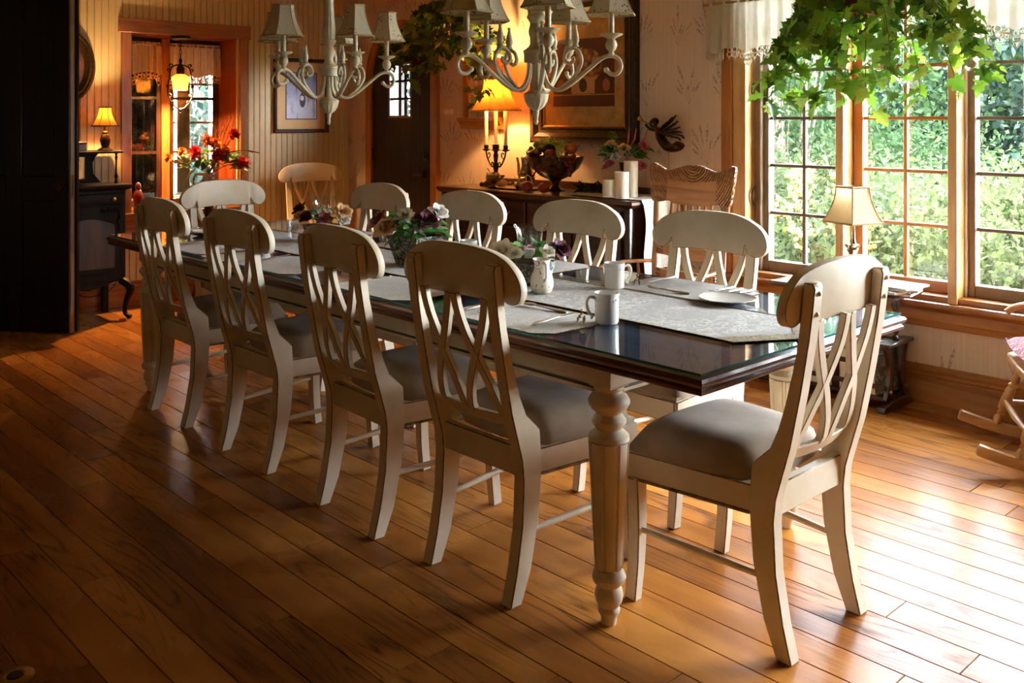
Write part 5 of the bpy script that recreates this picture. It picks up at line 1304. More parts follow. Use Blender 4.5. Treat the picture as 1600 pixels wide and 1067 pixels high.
PWd, PHt = 0.955, 0.945
mb = MB(); frame_piece(mb, PWd, PHt, [(0, 0), (0, 0.035), (0.012, 0.045), (0.03, 0.040), (0.045, 0.045), (0.07, 0.022), (0.09, 0.018), (0.10, 0.024), (0.115, 0.012), (0.115, 0.0)], lambda x, y, p: (-p, x, y))
mb.obj('frame', frame_dk, pt, smooth=30)
mb = MB(); frame_piece(mb, PWd-0.225, PHt-0.225, [(0, 0.006), (0, 0.016), (0.008, 0.014), (0.012, 0.006)], lambda x, y, p: (-p, x, y)); mb.obj('gilt_slip', gold, pt, smooth=0)
MB().box(-0.006, -0.003, -PWd/2+0.11, PWd/2-0.11, -PHt/2+0.11, PHt/2-0.11).obj('mat_board', plain('mottled_gold_mat', lin('ab8850'), 0.7, var=0.15, scale=14), pt, smooth=0)
MB().box(-0.0075, -0.0055, -0.275, 0.275, -0.225, 0.225).obj('print', still_life(), pt, smooth=0)
for nm, yy, zz in (('pear', 0.20, -0.09), ('pear', -0.2, -0.09)):
    pass
def winter_print():
    m, nt, b = new_mat('winter_print')
    tc = nd(nt, 'ShaderNodeTexCoord').outputs['Object']; sp = nd(nt, 'ShaderNodeSeparateXYZ', {0: tc}); X, Z = sp.outputs[0], sp.outputs[2]
    sky_ = ramp(nt, mth(nt, 'ADD', mth(nt, 'MULTIPLY', Z, 2.5), mth(nt, 'MULTIPLY', noise(nt, tc, 20, 4), 0.5)), [(0.0, lin('ccd2f0')), (0.25, lin('a0acd8')), (0.7, lin('7c8cc4'))])
    tr = mth(nt, 'GREATER_THAN', noise(nt, nd(nt, 'ShaderNodeMapping', {'Vector': tc, 'Scale': (50, 50, 6)}).outputs[0], 1.0, 3), 0.58)
    c = mix(nt, mth(nt, 'MULTIPLY', tr, 0.5), sky_, lin('39426a'))
    fig = mth(nt, 'ADD', mth(nt, 'POWER', mth(nt, 'DIVIDE', mth(nt, 'SUBTRACT', X, 0.01), 0.028), 2.0), mth(nt, 'POWER', mth(nt, 'DIVIDE', mth(nt, 'ADD', Z, 0.035), 0.062), 2.0))
    c = mix(nt, mth(nt, 'LESS_THAN', fig, 1.0), c, lin('23253a'))
    fig2 = mth(nt, 'ADD', mth(nt, 'POWER', mth(nt, 'DIVIDE', mth(nt, 'SUBTRACT', X, 0.005), 0.018), 2.0), mth(nt, 'POWER', mth(nt, 'DIVIDE', mth(nt, 'ADD', Z, 0.02), 0.022), 2.0))
    c = mix(nt, mth(nt, 'LESS_THAN', fig2, 1.0), c, lin('d6d6e4'))
    nt.links.new(c, b.inputs['Base Color']); b.inputs['Roughness'].default_value = 0.5
    return m
pc = thing('framed_print', 'framed blue winter print with tan mat on the beadboard wall', 'picture', (4.225, YW, 1.585))
mb = MB(); frame_piece(mb, 0.52, 0.625, [(0, 0), (0, 0.022), (0.008, 0.026), (0.024, 0.02), (0.032, 0.01), (0.032, 0.0)], lambda x, y, p: (x, -p, y)); mb.obj('frame', darkwood, pc, smooth=0)
MB().box(-0.235, 0.235, -0.006, -0.003, -0.285, 0.285).obj('mat_board', tan_mat_m, pc, smooth=0)
mb = MB(); frame_piece(mb, 0.30, 0.40, [(0, 0.006), (0, 0.0085), (0.008, 0.0085), (0.008, 0.006)], lambda x, y, p: (x, -p, y)); mb.obj('inner_mat', plain('slate_mat', lin('5a4a52'), 0.8), pc, smooth=0)
MB().box(-0.145, 0.145, -0.0075, -0.0055, -0.195, 0.195).obj('print', winter_print(), pc, smooth=0)
ov = thing('oval_picture', 'oval picture in a dark carved frame behind the open door', 'picture', (2.30, YW, 1.765))
mb = MB(); n = 40
prof = [(0.0, 0.0), (0.0, 0.03), (0.018, 0.045), (0.03, 0.036), (0.042, 0.04), (0.06, 0.018), (0.07, 0.012), (0.07, 0.0)]
mb.grid(n, len(prof), lambda u, v: ((0.226-prof[round(v*(len(prof)-1))][0])*math.cos(2*PI*u), -prof[round(v*(len(prof)-1))][1], (0.272-prof[round(v*(len(prof)-1))][0])*math.sin(2*PI*u)), closeu=True)
mb.obj('frame', frame_dk, ov, smooth=35)
mb = MB(); mb.prism([(0.158*math.cos(2*PI*k/n), 0.204*math.sin(2*PI*k/n)) for k in range(n)], -0.008, -0.003, lambda a, b, h: (a, h, b)); mb.obj('portrait', plain('brown_portrait', lin('4a2c1c'), 0.4, var=0.4, scale=12), ov, smooth=0)

# ---- switch plate, outlet
sw = thing('light_switch', 'double rotary light switch on a papered plate beside the door', 'switch', (XW, 5.728, 1.445))
MB().box(-0.004, -0.0005, -0.10, 0.10, -0.06, 0.06).obj('plate', paper, sw, smooth=0)
for yy in (0.03, -0.03): MB().lathe([(0.022, 0.004), (0.022, 0.012), (0.019, 0.022), (0, 0.023)], 16, (0, yy, 0), RX).obj('knob', white_plastic, sw)
ot = thing('wall_outlet', 'white wall outlet with plug beside the dark cabinet', 'outlet', (2.712, YW, 0.365))
MB().box(-0.035, 0.035, -0.006, -0.0005, -0.058, 0.058).obj('plate', white_plastic, ot, bevel=(0.002, 1))
MB().box(-0.018, 0.018, -0.009, -0.006, 0.008, 0.045).obj('socket', white_plastic, ot, bevel=(0.002, 1))
MB().box(-0.015, 0.015, -0.035, -0.006, -0.04, -0.01).obj('plug', iron, ot, bevel=(0.004, 1))
MB().tube(catmull([(0, -0.035, -0.025), (-0.02, -0.06, -0.10), (-0.10, -0.05, -0.22), (-0.28, -0.05, -0.24), (-0.40, -0.04, -0.12)], 6), 0.0035, 6).obj('cord', iron, ot)

# ---- trumpeting angel of beaten metal on a thin rod
an = thing('angel_ornament', 'dark metal angel blowing a trumpet on a rod before the wallpaper', 'ornament', (4.58, 3.55, 0.0))
MB().tube([(0, -0.02, 0.03), (0, -0.02, 1.20)], 0.004, 6).lathe([(0.07, 0.0), (0.07, 0.012), (0.02, 0.03), (0, 0.03)], 20, (0, -0.02, 0)).obj('rod', brass, an)
MB().tube(catmull([(0, 0.075, 1.345), (0, 0.055, 1.315), (0, 0.03, 1.27), (0, -0.02, 1.225), (0, -0.075, 1.225), (0, -0.105, 1.245)], 6), [0.018, .020, .022, .024, .026, .028, .03, .032, .034, .036, .038, .040, .041, .042, .043, .044, .045, .046, .046, .047, .048, .048, .049, .049, .05, .05, .05, .05, .048, .045, .03], 12, flat=0.55).obj('robe', bronze, an)
hd = MB(); hd.ball((0, 0.095, 1.365), 0.026, 12, 8, (0.9, 1, 1.1)); hd.ball((0.004, 0.085, 1.378), 0.026, 10, 7, (0.95, 1.05, 0.9)); hd.ball((-0.005, 0.12, 1.362), 0.007, 6, 4); hd.obj('head', bronze, an)
for s_, dz in ((-1, 0.0), (1, 0.012)):
    wg = MB()
    for k in range(5):
        wg.tube(catmull([(s_*0.012, 0.045, 1.315+dz), (s_*0.02, 0.01-0.012*k, 1.34+dz-0.012*k), (s_*0.018, -0.03-0.018*k, 1.37+dz-0.022*k), (s_*0.014, -0.065-0.014*k, 1.405+dz-0.035*k)], 4), [0.014]*4+[0.018]*5+[0.012]*3+[0.004], 6, flat=0.35)
    wg.obj('wing', bronze, an)
MB().tube(catmull([(0.0, 0.06, 1.325), (-0.02, 0.10, 1.33), (-0.015, 0.14, 1.358)], 5), 0.009, 8).obj('arm', bronze, an)
MB().tube([(-0.004, 0.118, 1.358), (-0.006, 0.16, 1.378), (-0.008, 0.185, 1.392), (-0.008, 0.195, 1.398)], [0.004, 0.005, 0.012, 0.02], 10).obj('trumpet', brass, an)

# ------------------------------------------------------------------ dark cabinet on the left with its lamp
cb = thing('etagere_cabinet', 'black carved cabinet with mirror shelf half behind the open door', 'cabinet', (2.36, 6.92, 0))
cw_, cdp = 0.25, 0.17
MB().box(-cw_, cw_, -cdp, cdp, 0.265, 0.90).obj('body', blackwood, cb, bevel=(0.004, 1))
MB().rings([(-cw_-0.0, cw_, -cdp, cdp, 0.895), (-cw_-0.025, cw_+0.025, -cdp-0.02, cdp, 0.905), (-cw_-0.04, cw_+0.04, -cdp-0.035, cdp, 0.92), (-cw_-0.04, cw_+0.04, -cdp-0.035, cdp, 0.935)]).obj('top', blackwood, cb, smooth=0)
dr_ = MB().box(-cw_+0.02, cw_-0.01, -cdp-0.02, -cdp, 0.80, 0.875).obj('drawer', blackwood, cb, bevel=(0.01, 2))
for xx in (-0.14, 0.16): MB().lathe([(0.006, 0), (0.014, 0.008), (0.012, 0.018), (0, 0.02)], 10, (xx, -cdp-0.02, 0.838), Matrix.Rotation(PI/2, 4, 'X')).obj('knob', brass, dr_)
dd = bpy.data.objects.new('cabinet_door', None); COL.objects.link(dd); dd.parent = cb
MB().box(-cw_+0.03, cw_-0.03, -cdp-0.012, -cdp, 0.32, 0.79).obj('door_frame', blackwood, dd, bevel=(0.003, 1))
o2 = [(-0.17+0.34*k/10, 0.66+0.05*math.sin(PI*k/10)) for k in range(11)]+[(0.17, 0.36), (-0.17, 0.36)]
MB().prism(o2, -cdp-0.02, -cdp-0.01, lambda a, b, h: (a, h, b)).obj('raised_panel', darkwood, dd, bevel=(0.004, 1))
for s_ in (-1, 1):
    cv = MB()
    for q in range(3):
        x_ = s_*(0.20-0.045*q)
        cv.tube(catmull([(x_, -cdp-0.018, 0.76-0.01*q), (x_-s_*0.02, -cdp-0.02, 0.775), (x_-s_*0.035, -cdp-0.02, 0.76), (x_-s_*0.022, -cdp-0.02, 0.748), (x_-s_*0.015, -cdp-0.02, 0.758)], 4), 0.006, 6)
    cv.tube(catmull([(s_*0.20, -cdp-0.018, 0.75), (s_*0.205, -cdp-0.02, 0.70), (s_*0.19, -cdp-0.02, 0.68), (s_*0.185, -cdp-0.02, 0.70), (s_*0.20, -cdp-0.02, 0.66), (s_*0.20, -cdp-0.018, 0.62)], 4), 0.007, 6)
    cv.obj('carving', blackwood, dd)
ap = MB(); ap.prism([(-cw_+0.02, 0.27), (-0.15, 0.255), (-0.06, 0.225), (0, 0.215), (0.06, 0.225), (0.15, 0.255), (cw_-0.02, 0.27)], -cdp-0.006, -cdp+0.015, lambda a, b, h: (a, h, b)); ap.obj('carved_apron', blackwood, cb, bevel=(0.004, 1))
for sx_ in (-1, 1):
    P = [(sx_*(cw_-0.03), -cdp+0.02, 0.27), (sx_*(cw_+0.02), -cdp-0.035, 0.215), (sx_*(cw_-0.002), -cdp-0.02, 0.12), (sx_*(cw_-0.01), -cdp-0.015, 0.04), (sx_*(cw_+0.02), -cdp-0.045, 0.008)]
    MB().tube(catmull(P, 5), [0.028, .029, .030, .031, .031, .030, .028, .025, .023, .021, .020, .018, .017, .016, .016, .015, .015, .016, .018, .020, .014], 8).obj('cabriole_leg', blackwood, cb)
    MB().box(sx_*(cw_-0.03)-0.02, sx_*(cw_-0.03)+0.02, cdp-0.05, cdp-0.01, 0, 0.27).obj('back_leg', blackwood, cb, bevel=(0.003, 1))
mirror_m = plain('old_mirror', lin('b8b4a8'), 0.03, metal=1.0, var=0.02)
MB().box(-cw_+0.02, 0.11, cdp-0.04, cdp-0.02, 0.935, 1.15).obj('mirror_frame', blackwood, cb, bevel=(0.004, 1))
MB().box(-cw_+0.05, 0.075, cdp-0.044, cdp-0.0395, 0.965, 1.12).obj('mirror', mirror_m, cb, smooth=0)
MB().prism([(0.11, 0.935), (0.19, 0.935), (0.17, 0.96), (0.135, 1.0), (0.13, 1.08), (0.15, 1.12), (0.18, 1.15), (0.11, 1.15)], cdp-0.04, cdp-0.02, lambda a, b, h: (a, h, b)).obj('bracket', blackwood, cb, smooth=0)
for xx in (-0.21, 0.23): MB().lathe([(0.010, 0.935), (0.014, 0.945), (0.006, 0.965), (0.013, 0.985), (0.005, 1.01), (0.006, 1.10), (0.010, 1.12), (0.006, 1.135), (0.011, 1.15)], 12, (xx, -0.05, 0)).obj('spindle', blackwood, cb)
MB().box(-cw_-0.01, cw_+0.02, -0.08, cdp, 1.15, 1.168).obj('upper_shelf', blackwood, cb, bevel=(0.004, 1))
bx_ = thing('wooden_box', 'small dark wooden box behind the little lamp', 'box', (2.30, 6.98, 1.168)); MB().box(-0.12, 0.11, -0.05, 0.05, 0, 0.05).obj('body', darkwood, bx_, bevel=(0.004, 1)); MB().box(-0.123, 0.113, -0.053, 0.053, 0.05, 0.066).obj('lid', darkwood, bx_, bevel=(0.004, 1))
l2 = thing('small_lamp', 'little lit lamp with amber shade on top of the black cabinet', 'lamp', (2.525, 6.90, 1.168))
MB().lathe([(0.05, 0), (0.052, 0.008), (0.035, 0.018), (0.022, 0.026), (0.03, 0.045), (0.036, 0.075), (0.028, 0.105), (0.016, 0.12), (0.022, 0.13), (0.012, 0.14), (0.010, 0.175), (0.014, 0.178), (0.008, 0.19)], 18).obj('base', bronze, l2)
sm_ = MB(); pr = square_bell(sm_, 0.040, 0.088, 0.130, 0.175, 8, 8, 1.9); so_ = sm_.obj('shade', shade_amber, l2, smooth=0)
tr = MB()
for r, z in (pr[0], pr[-1]): tr.tube([(r/math.cos(PI/8)*math.cos(2*PI*k/8), r/math.cos(PI/8)*math.sin(2*PI*k/8), z) for k in range(8)], 0.004, 6, closed=True)
for k in range(8): tr.tube([(r/math.cos(PI/8)*math.cos(2*PI*k/8), r/math.cos(PI/8)*math.sin(2*PI*k/8), z) for r, z in pr], 0.0022, 5)
tr.obj('shade_braid', plain('dark_braid', lin('4a3018'), 0.8), so_)
MB().ball((0, 0, 0.235), 0.018, 10, 6).obj('bulb', bulb_m, l2)
lamp_light('lamp_glow', (0, 0, 0.255), 4.5, WARM, 0.02, l2)

# ------------------------------------------------------------------ pendant in the alcove
PXp, PYp = 3.185, 7.15
pd = thing('pendant_lamp', 'wrought iron pendant with lit amber glass hanging in the alcove', 'pendant', (PXp, PYp, 0))
MB().lathe([(0.075, NZ1-0.0005), (0.075, NZ1-0.02), (0.06, NZ1-0.03), (0.01, NZ1-0.034)], 20).obj('canopy', iron, pd)
for k in range(5):
    z_ = NZ1-0.052-k*0.036; a_ = PI/2*(k % 2)
    MB().tube([(0.009*math.cos(q*PI/5)*math.cos(a_), 0.009*math.cos(q*PI/5)*math.sin(a_), z_+0.021*math.sin(q*PI/5)) for q in range(10)], 0.0028, 5, closed=True).obj('chain_link', iron, pd)
for s_ in (-1, 1):
    sc_ = MB()
    sc_.tube(catmull([(0, 0, 1.81), (s_*0.05, 0, 1.80), (s_*0.075, 0, 1.775), (s_*0.085, 0, 1.73), (s_*0.095, 0, 1.66), (s_*0.10, 0, 1.60), (s_*0.085, 0, 1.54), (s_*0.055, 0, 1.50), (s_*0.03, 0, 1.475), (0, 0, 1.465)], 5), 0.0055, 6)
    for cx_, cz_, rr in ((0.075, 1.80, 0.016), (0.092, 1.765, 0.014), (0.085, 1.57, 0.018), (0.065, 1.515, 0.016), (0.05, 1.455, 0.016), (0.098, 1.64, 0.013)):
        sc_.tube([(s_*(cx_+rr*(1-q/16*0.6)*math.cos(q*0.55)), 0, cz_+rr*(1-q/16*0.6)*math.sin(q*0.55)) for q in range(15)], 0.0038, 5)
    sc_.obj('scroll', iron, pd)
MB().lathe([(0.006, 1.86), (0.014, 1.84), (0.008, 1.82), (0.02, 1.80), (0.03, 1.78), (0.028, 1.735)], 14).obj('socket', iron, pd)
gs = [(0.032, 1.735), (0.045, 1.725), (0.062, 1.715), (0.066, 1.70), (0.062, 1.675), (0.054, 1.645), (0.056, 1.62), (0.052, 1.612)]
MB().lathe(gs+[(r-0.003, z) for r, z in reversed(gs)]+[gs[0]], 24, cap=False).obj('glass_shade', taffy_glass, pd)
MB().lathe([(0.004, 1.475), (0.012, 1.465), (0.006, 1.45), (0.014, 1.44), (0.004, 1.425), (0, 1.42)], 10).obj('finial', iron, pd)
MB().ball((0, 0, 1.675), 0.02, 10, 6).obj('bulb', bulb_m, pd)
lamp_light('lamp_glow', (0, 0, 1.65), 28, (1.0, 0.54, 0.20), 0.02, pd)

# ------------------------------------------------------------------ valances
def valance(name, label, w_, h_, fn, mat, seed, folds=9, cat='valance', lace_col=None, group=None):
    """gathered cloth (rod pocket with ruffle on top) with scalloped openwork border made of small rings and leaves"""
    t = thing(name, label, cat, (0, 0, 0), 0, group); r_ = random.Random(seed)
    ph = [r_.uniform(0, 6) for _ in range(3)]
    def fold(u, v): return 0.016*(0.35+0.65*v)*(math.sin(u*folds*2*PI+ph[0])+0.45*math.sin(u*folds*4.3*PI+ph[1]))
    def hem(u): return 1.0-0.10*abs(math.sin(u*PI*w_/0.22+ph[2]))
    mb = MB(); mb.grid(90, 16, lambda u, v: fn((u-0.5)*w_, fold(u, v)+(0.008*math.sin(u*folds*11) if v < 0.12 else 0), -h_*v*hem(u)*0.86)); mb.obj('cloth', mat, t, fix=False)
    rod = MB(); rod.tube([fn(-w_/2-0.015, 0, -0.02), fn(w_/2+0.015, 0, -0.02)], 0.006, 8); rod.obj('rod', brass, t)
    lc = MB(); n_ = int(w_/0.028)
    for k in range(n_):
        u = (k+0.5)/n_; zz = -h_*0.86*hem(u); big = abs(math.sin(u*PI*w_/0.22+ph[2])) < 0.28
        for j in range(3 if big else 2):
            rr = r_.uniform(0.012, 0.018); z_ = zz-0.012-0.024*j; x_ = (u-0.5)*w_+r_.uniform(-0.006, 0.006); f_ = fold(u, 1)
            lc.tube([fn(x_+rr*math.cos(q*PI/5), f_, z_+rr*math.sin(q*PI/5)) for q in range(10)], 0.0032, 5, closed=True)
            if (k+j) % 2 == 0:
                lc.add([fn(x_-0.008, f_, z_-rr), fn(x_+0.008, f_, z_-rr), fn(x_, f_, z_-rr-0.022)], [(0, 1, 2)])
    o = lc.obj('lace_border', mat, t, fix=False); o['kind'] = 'stuff'
    return t
valance('window_valance', 'ivory lace-edged valance over the left window', 0.60, 0.36, lambda a, d, z: (XW-0.045+d, 3.02-a, 2.08+z), valance_m, 3, 7)
valance('window_valance', 'ivory lace-edged valance over the right window', 0.80, 0.33, lambda a, d, z: (XW-0.045+d, 1.60-a, 2.08+z), valance_m, 8, 8)
valance('alcove_valance', 'peach lit lace valance over the left alcove panes', 0.335, 0.30, lambda a, d, z: ((NX0+xm)/2-0.03+a+0.02, YG-0.05+d, 1.995+z), valance_warm, 5, 6)
valance('alcove_valance', 'peach lit lace valance over the right alcove panes', 0.43, 0.32, lambda a, d, z: ((xm+NX1)/2+0.0+a, YG-0.05+d, 1.995+z), valance_warm, 6, 7)

# ------------------------------------------------------------------ bouquet jug in the alcove
fv = thing('alcove_bouquet', 'blue and white jug of red and orange autumn flowers in the alcove', 'vase', (3.33, 6.97, 0.765))
st_ = thing('plant_stand', 'slim dark stand carrying the autumn flower jug', 'stand', (3.33, 6.97, 0))
MB().lathe([(0.0, 0.743), (0.12, 0.743), (0.13, 0.753), (0.125, 0.765), (0.0, 0.765)], 28, cap=False).obj('stand_top', darkwood, st_)
MB().lathe([(0.03, 0.12), (0.04, 0.2), (0.022, 0.3), (0.03, 0.42), (0.018, 0.55), (0.035, 0.72), (0.06, 0.743)], 18).obj('column', darkwood, st_)
for k in range(3):
    a_ = 2*PI*k/3+0.3; MB().tube(catmull([(0.02*math.cos(a_), 0.02*math.sin(a_), 0.18), (0.09*math.cos(a_), 0.09*math.sin(a_), 0.15), (0.115*math.cos(a_), 0.115*math.sin(a_), 0.05), (0.135*math.cos(a_), 0.135*math.sin(a_), 0.012)], 4), 0.012, 8).obj('foot', darkwood, st_)
MB().lathe([(0.045, 0), (0.05, 0.006), (0.06, 0.03), (0.078, 0.08), (0.080, 0.105), (0.066, 0.145), (0.046, 0.17), (0.042, 0.19), (0.054, 0.215), (0.049, 0.215), (0.037, 0.19), (0.05, 0.1)], 24, cap=False).obj('jug', ginger_m, fv)
MB().tube(catmull([(-0.045, 0, 0.20), (-0.11, 0, 0.20), (-0.12, 0, 0.13), (-0.075, 0, 0.08)], 5), 0.009, 8).obj('handle', ginger_m, fv)
def mum_mesh(r, m):
    mb = MB(); rr = random.Random(3)
    for k in range(60):
        a_ = rr.uniform(0, 2*PI); e_ = rr.uniform(-0.25, 1.4); d_ = Vector((math.cos(a_)*math.cos(e_), math.sin(a_)*math.cos(e_), math.sin(e_))); s_ = d_.cross(Vector((0, 0, 1)))
        s_ = s_.normalized()*0.13 if s_.length > 1e-3 else Vector((0.13, 0, 0))
        mb.add([d_*0.2*r, (d_*0.6+s_)*r, d_*r*rr.uniform(0.85, 1.05), (d_*0.6-s_)*r], [(0, 1, 2, 3)])
    mb.ball((0, 0, 0), r*0.45, 8, 5)
    return mb.mesh('blossom', m, smooth=0, fix=False)
mums = {'r': mum_mesh(1, P_red), 'o': mum_mesh(1, P_orange)}
r_ = random.Random(12)
# view-right is (0.73,-0.68); build sprays mostly in that plane
VR = Vector((math.cos(math.radians(-YAW)), math.sin(math.radians(-YAW)), 0))
for k, (a_, z_, c_, rad) in enumerate(((-0.10, 0.33, 'r', 0.055), (0.085, 0.31, 'r', 0.055), (0.27, 0.25, 'r', 0.052), (0.20, 0.47, 'r', 0.045), (0.0, 0.42, 'o', 0.05), (0.06, 0.40, 'o', 0.045), (-0.30, 0.29, 'o', 0.035), (0.13, 0.36, 'o', 0.04), (-0.20, 0.34, 'o', 0.035))):
    z_ += 0.035; rad *= 1.22; p = VR*a_+Vector((-0.03, -0.05, z_)); inst('blossom', mums[c_], fv, p, (math.radians(65)+r_.uniform(-.3, .3), 0, math.radians(-30)+r_.uniform(-.4, .4)), rad)
    MB().tube([(0, 0, 0.2), p*0.5+Vector((0, 0, 0.13)), p], 0.003, 5).obj('stem', VINE, fv)
for k in range(95):
    a_ = r_.uniform(-0.26, 0.28); z_ = 0.23+r_.uniform(0, 0.2)*(1-abs(a_)*2)
    e = look_rot(VR*(a_*3+r_.uniform(-.4, .4))+Vector((r_.uniform(-.3, .3), r_.uniform(-.6, .2), r_.uniform(-.3, .8))), r_.uniform(-1, 1))
    inst('leaf', LEAFM[r_.choice(('n', 's', 'g', 'n'))], fv, VR*a_*0.8+Vector((r_.uniform(-.04, .03), r_.uniform(-.06, .03), z_)), e, r_.uniform(0.8, 1.5))
plume = plain('pampas', lin('c9a894'), 0.9, var=0.1)
for a_, z_ in ((0.12, 0.60), (0.16, 0.62), (0.20, 0.61), (0.23, 0.585), (-0.02, 0.55), (0.03, 0.56), (0.06, 0.545)):
    p = VR*a_+Vector((0, 0, z_)); MB().tube([(0, 0, 0.2), p*0.6+Vector((0, 0, 0.06)), p], [0.0025, 0.004, 0.002], 5).obj('plume', plume, fv)
    pm = MB()
    for q in range(14): 
        b0 = p*(0.72+0.02*q)+Vector((0, 0, 0.04*(1-q/14))); pm.tube([b0, b0+VR*r_.uniform(-.03, .03)+Vector((0, 0, 0.04))], 0.0012, 4)
    pm.obj('plume_hair', plume, fv)
for a_, z_ in ((0.34, 0.37), (0.39, 0.365)):
    MB().tube(catmull([(0, 0, 0.2), VR*0.10+Vector((0, 0, 0.34)), VR*0.25+Vector((0, 0, 0.385)), VR*a_+Vector((0, 0, z_))], 5), 0.004, 6).obj('twig', plain('red_twig', lin('5a2420'), 0.6), fv)
for a_, z_ in ((-0.18, 0.50), (-0.1, 0.52)):
    MB().tube(catmull([(0, 0, 0.2), VR*a_*0.4+Vector((0, 0, 0.34)), VR*a_*0.7+Vector((0, 0, 0.42)), VR*(a_+0.06)+Vector((0, 0, z_))], 5), 0.003, 6).obj('twig', VINE, fv)
rf = thing('red_figurine', 'small dark red figurine on the alcove shelf behind the chairs', 'figurine', (2.885, 7.22, NZ0))
MB().lathe([(0.03, 0), (0.035, 0.01), (0.03, 0.06), (0.04, 0.10), (0.03, 0.14), (0.016, 0.155), (0.024, 0.18), (0.014, 0.205), (0, 0.215)], 16).obj('body', plain('red_glaze', lin('6a2018'), 0.3, coat=0.4), rf)

# ------------------------------------------------------------------ pressed-back oak rocker beside the window
def turned(p0, p1, prof, n=10):
    """lathe profile (r, t) along the segment p0-p1"""
    p0, p1 = Vector(p0), Vector(p1); d = p1-p0; L = d.length
    M = d.to_track_quat('Z', 'Y').to_matrix().to_4x4()
    return [(r, t_*L) for r, t_ in prof], n, p0, M
def add_turned(mb, p0, p1, prof, n=10):
    a, n, at, M = turned(p0, p1, prof, n); mb.lathe(a, n, at, M); return mb
SPN = [(0.006, 0), (0.008, 0.1), (0.012, 0.3), (0.009, 0.38), (0.013, 0.42), (0.009, 0.47), (0.012, 0.6), (0.007, 0.85), (0.006, 1)]
POST = [(0.016, 0), (0.017, 0.18), (0.012, 0.20), (0.019, 0.24), (0.013, 0.28), (0.017, 0.45), (0.013, 0.66), (0.019, 0.70), (0.013, 0.74), (0.017, 0.78), (0.017, 1)]
pb = thing('pressed_back_rocker', 'oak pressed-back rocking armchair between the sideboard and the window', 'rocking chair', (4.06, 3.02, 0), math.radians(176))
def pressed_oak():
    m, nt, b = new_mat('pressed_oak_pattern')
    tc = nd(nt, 'ShaderNodeTexCoord').outputs['Object']; sp = nd(nt, 'ShaderNodeSeparateXYZ', {0: tc}); Y, Z = sp.outputs[1], sp.outputs[2]
    g_ = noise(nt, nd(nt, 'ShaderNodeMapping', {'Vector': tc, 'Scale': (14, 2, 30)}).outputs[0], 1, 5, 0.6, 1)
    nt.links.new(ramp(nt, g_, [(0.35, lin('9a6236')), (0.65, lin('c08a58'))]), b.inputs['Base Color'])
    v = nd(nt, 'ShaderNodeTexVoronoi', {'Vector': tc, 'Scale': 34.0}, feature='DISTANCE_TO_EDGE').outputs[0]
    rr = mth(nt, 'SQRT', mth(nt, 'ADD', mth(nt, 'POWER', Y, 2.0), mth(nt, 'POWER', mth(nt, 'SUBTRACT', Z, 1.17), 2.0)))
    rings_ = mth(nt, 'SINE', mth(nt, 'MULTIPLY', rr, 420.0))
    edge = mth(nt, 'ADD', mth(nt, 'GREATER_THAN', mth(nt, 'ABSOLUTE', Y), 0.165), mth(nt, 'GREATER_THAN', mth(nt, 'SUBTRACT', Z, mth(nt, 'MULTIPLY', mth(nt, 'ABSOLUTE', Y), 0.15)), 1.055), clamp=True)
    h = mth(nt, 'MULTIPLY', edge, mth(nt, 'ADD', mth(nt, 'MULTIPLY', v, 2.0), mth(nt, 'MULTIPLY', rings_, 0.35)))
    bump(nt, b, h, 1.0, 0.012); b.inputs['Roughness'].default_value = 0.42
    b.inputs['Coat Weight'].default_value = 0.2
    return m
press = pressed_oak()
topz = [(0, 1.152), (0.05, 1.15), (0.09, 1.138), (0.14, 1.122), (0.18, 1.122), (0.22, 1.140), (0.255, 1.157), (0.283, 1.152), (0.289, 1.13), (0.288, 1.10)]
side = [(0.272, 1.04), (0.262, 0.99), (0.274, 0.962), (0.276, 0.950)]
botz = [(0.20, 0.948), (0.165, 0.962), (0.145, 0.957), (0.12, 0.945), (0.05, 0.942), (0, 0.942)]
hf = topz+side+botz
tilt = lambda z: -0.10*(z-0.42)          # back leans away
mb = MB(); yy_s = [0, .03, .06, .09, .12, .15, .18, .21, .24, .255, .268, .276, .283, .289]
tt = [(-a, b) for a, b in reversed(topz[1:])]+topz
def tz(y): return interp([(a, b) for a, b in topz if a <= 0.2895][:9], min(abs(y), 0.289))
def bz(y):
    a_ = abs(y)
    if a_ <= 0.20: return interp([(a, b) for a, b in reversed(botz)], a_)
    return interp([(0.20, 0.948), (0.262, 0.95), (0.272, 0.99), (0.28, 1.06), (0.289, 1.125)], a_)
ys_ = [-v for v in reversed(yy_s[1:])]+yy_s
mb.strip([(y, tz(y)) for y in ys_], [(y, bz(y)) for y in ys_], -0.011, 0.011, lambda y, z, h: (tilt(z)+h+0.25*y*y, y, z))
mb.obj('pressed_crest', press, pb, bevel=(0.004, 2), smooth=45)
low = MB(); l_ = [-0.21+0.42*k/14 for k in range(15)]
low.strip([(y, 0.735+0.012*math.cos(y*22)) for y in l_], [(y, 0.665-0.008*math.cos(y*15)) for y in l_], -0.009, 0.009, lambda y, z, h: (tilt(z)+h+0.25*y*y, y, z)); low.obj('pressed_lower_rail', press, pb, bevel=(0.003, 1))
for y in (-0.235, 0.235): mb = MB(); add_turned(mb, (tilt(0.38), y*0.94, 0.38), (tilt(0.955)+0.012, y, 0.955), POST, 12); mb.obj('back_post', oak_z, pb)
for k in range(7):
    y = -0.135+0.045*k; mb = MB(); add_turned(mb, (tilt(0.73)+0.25*y*y, y, 0.73), (tilt(0.95)+0.25*y*y, y, 0.95), SPN, 8); mb.obj('spindle', oak_z, pb)
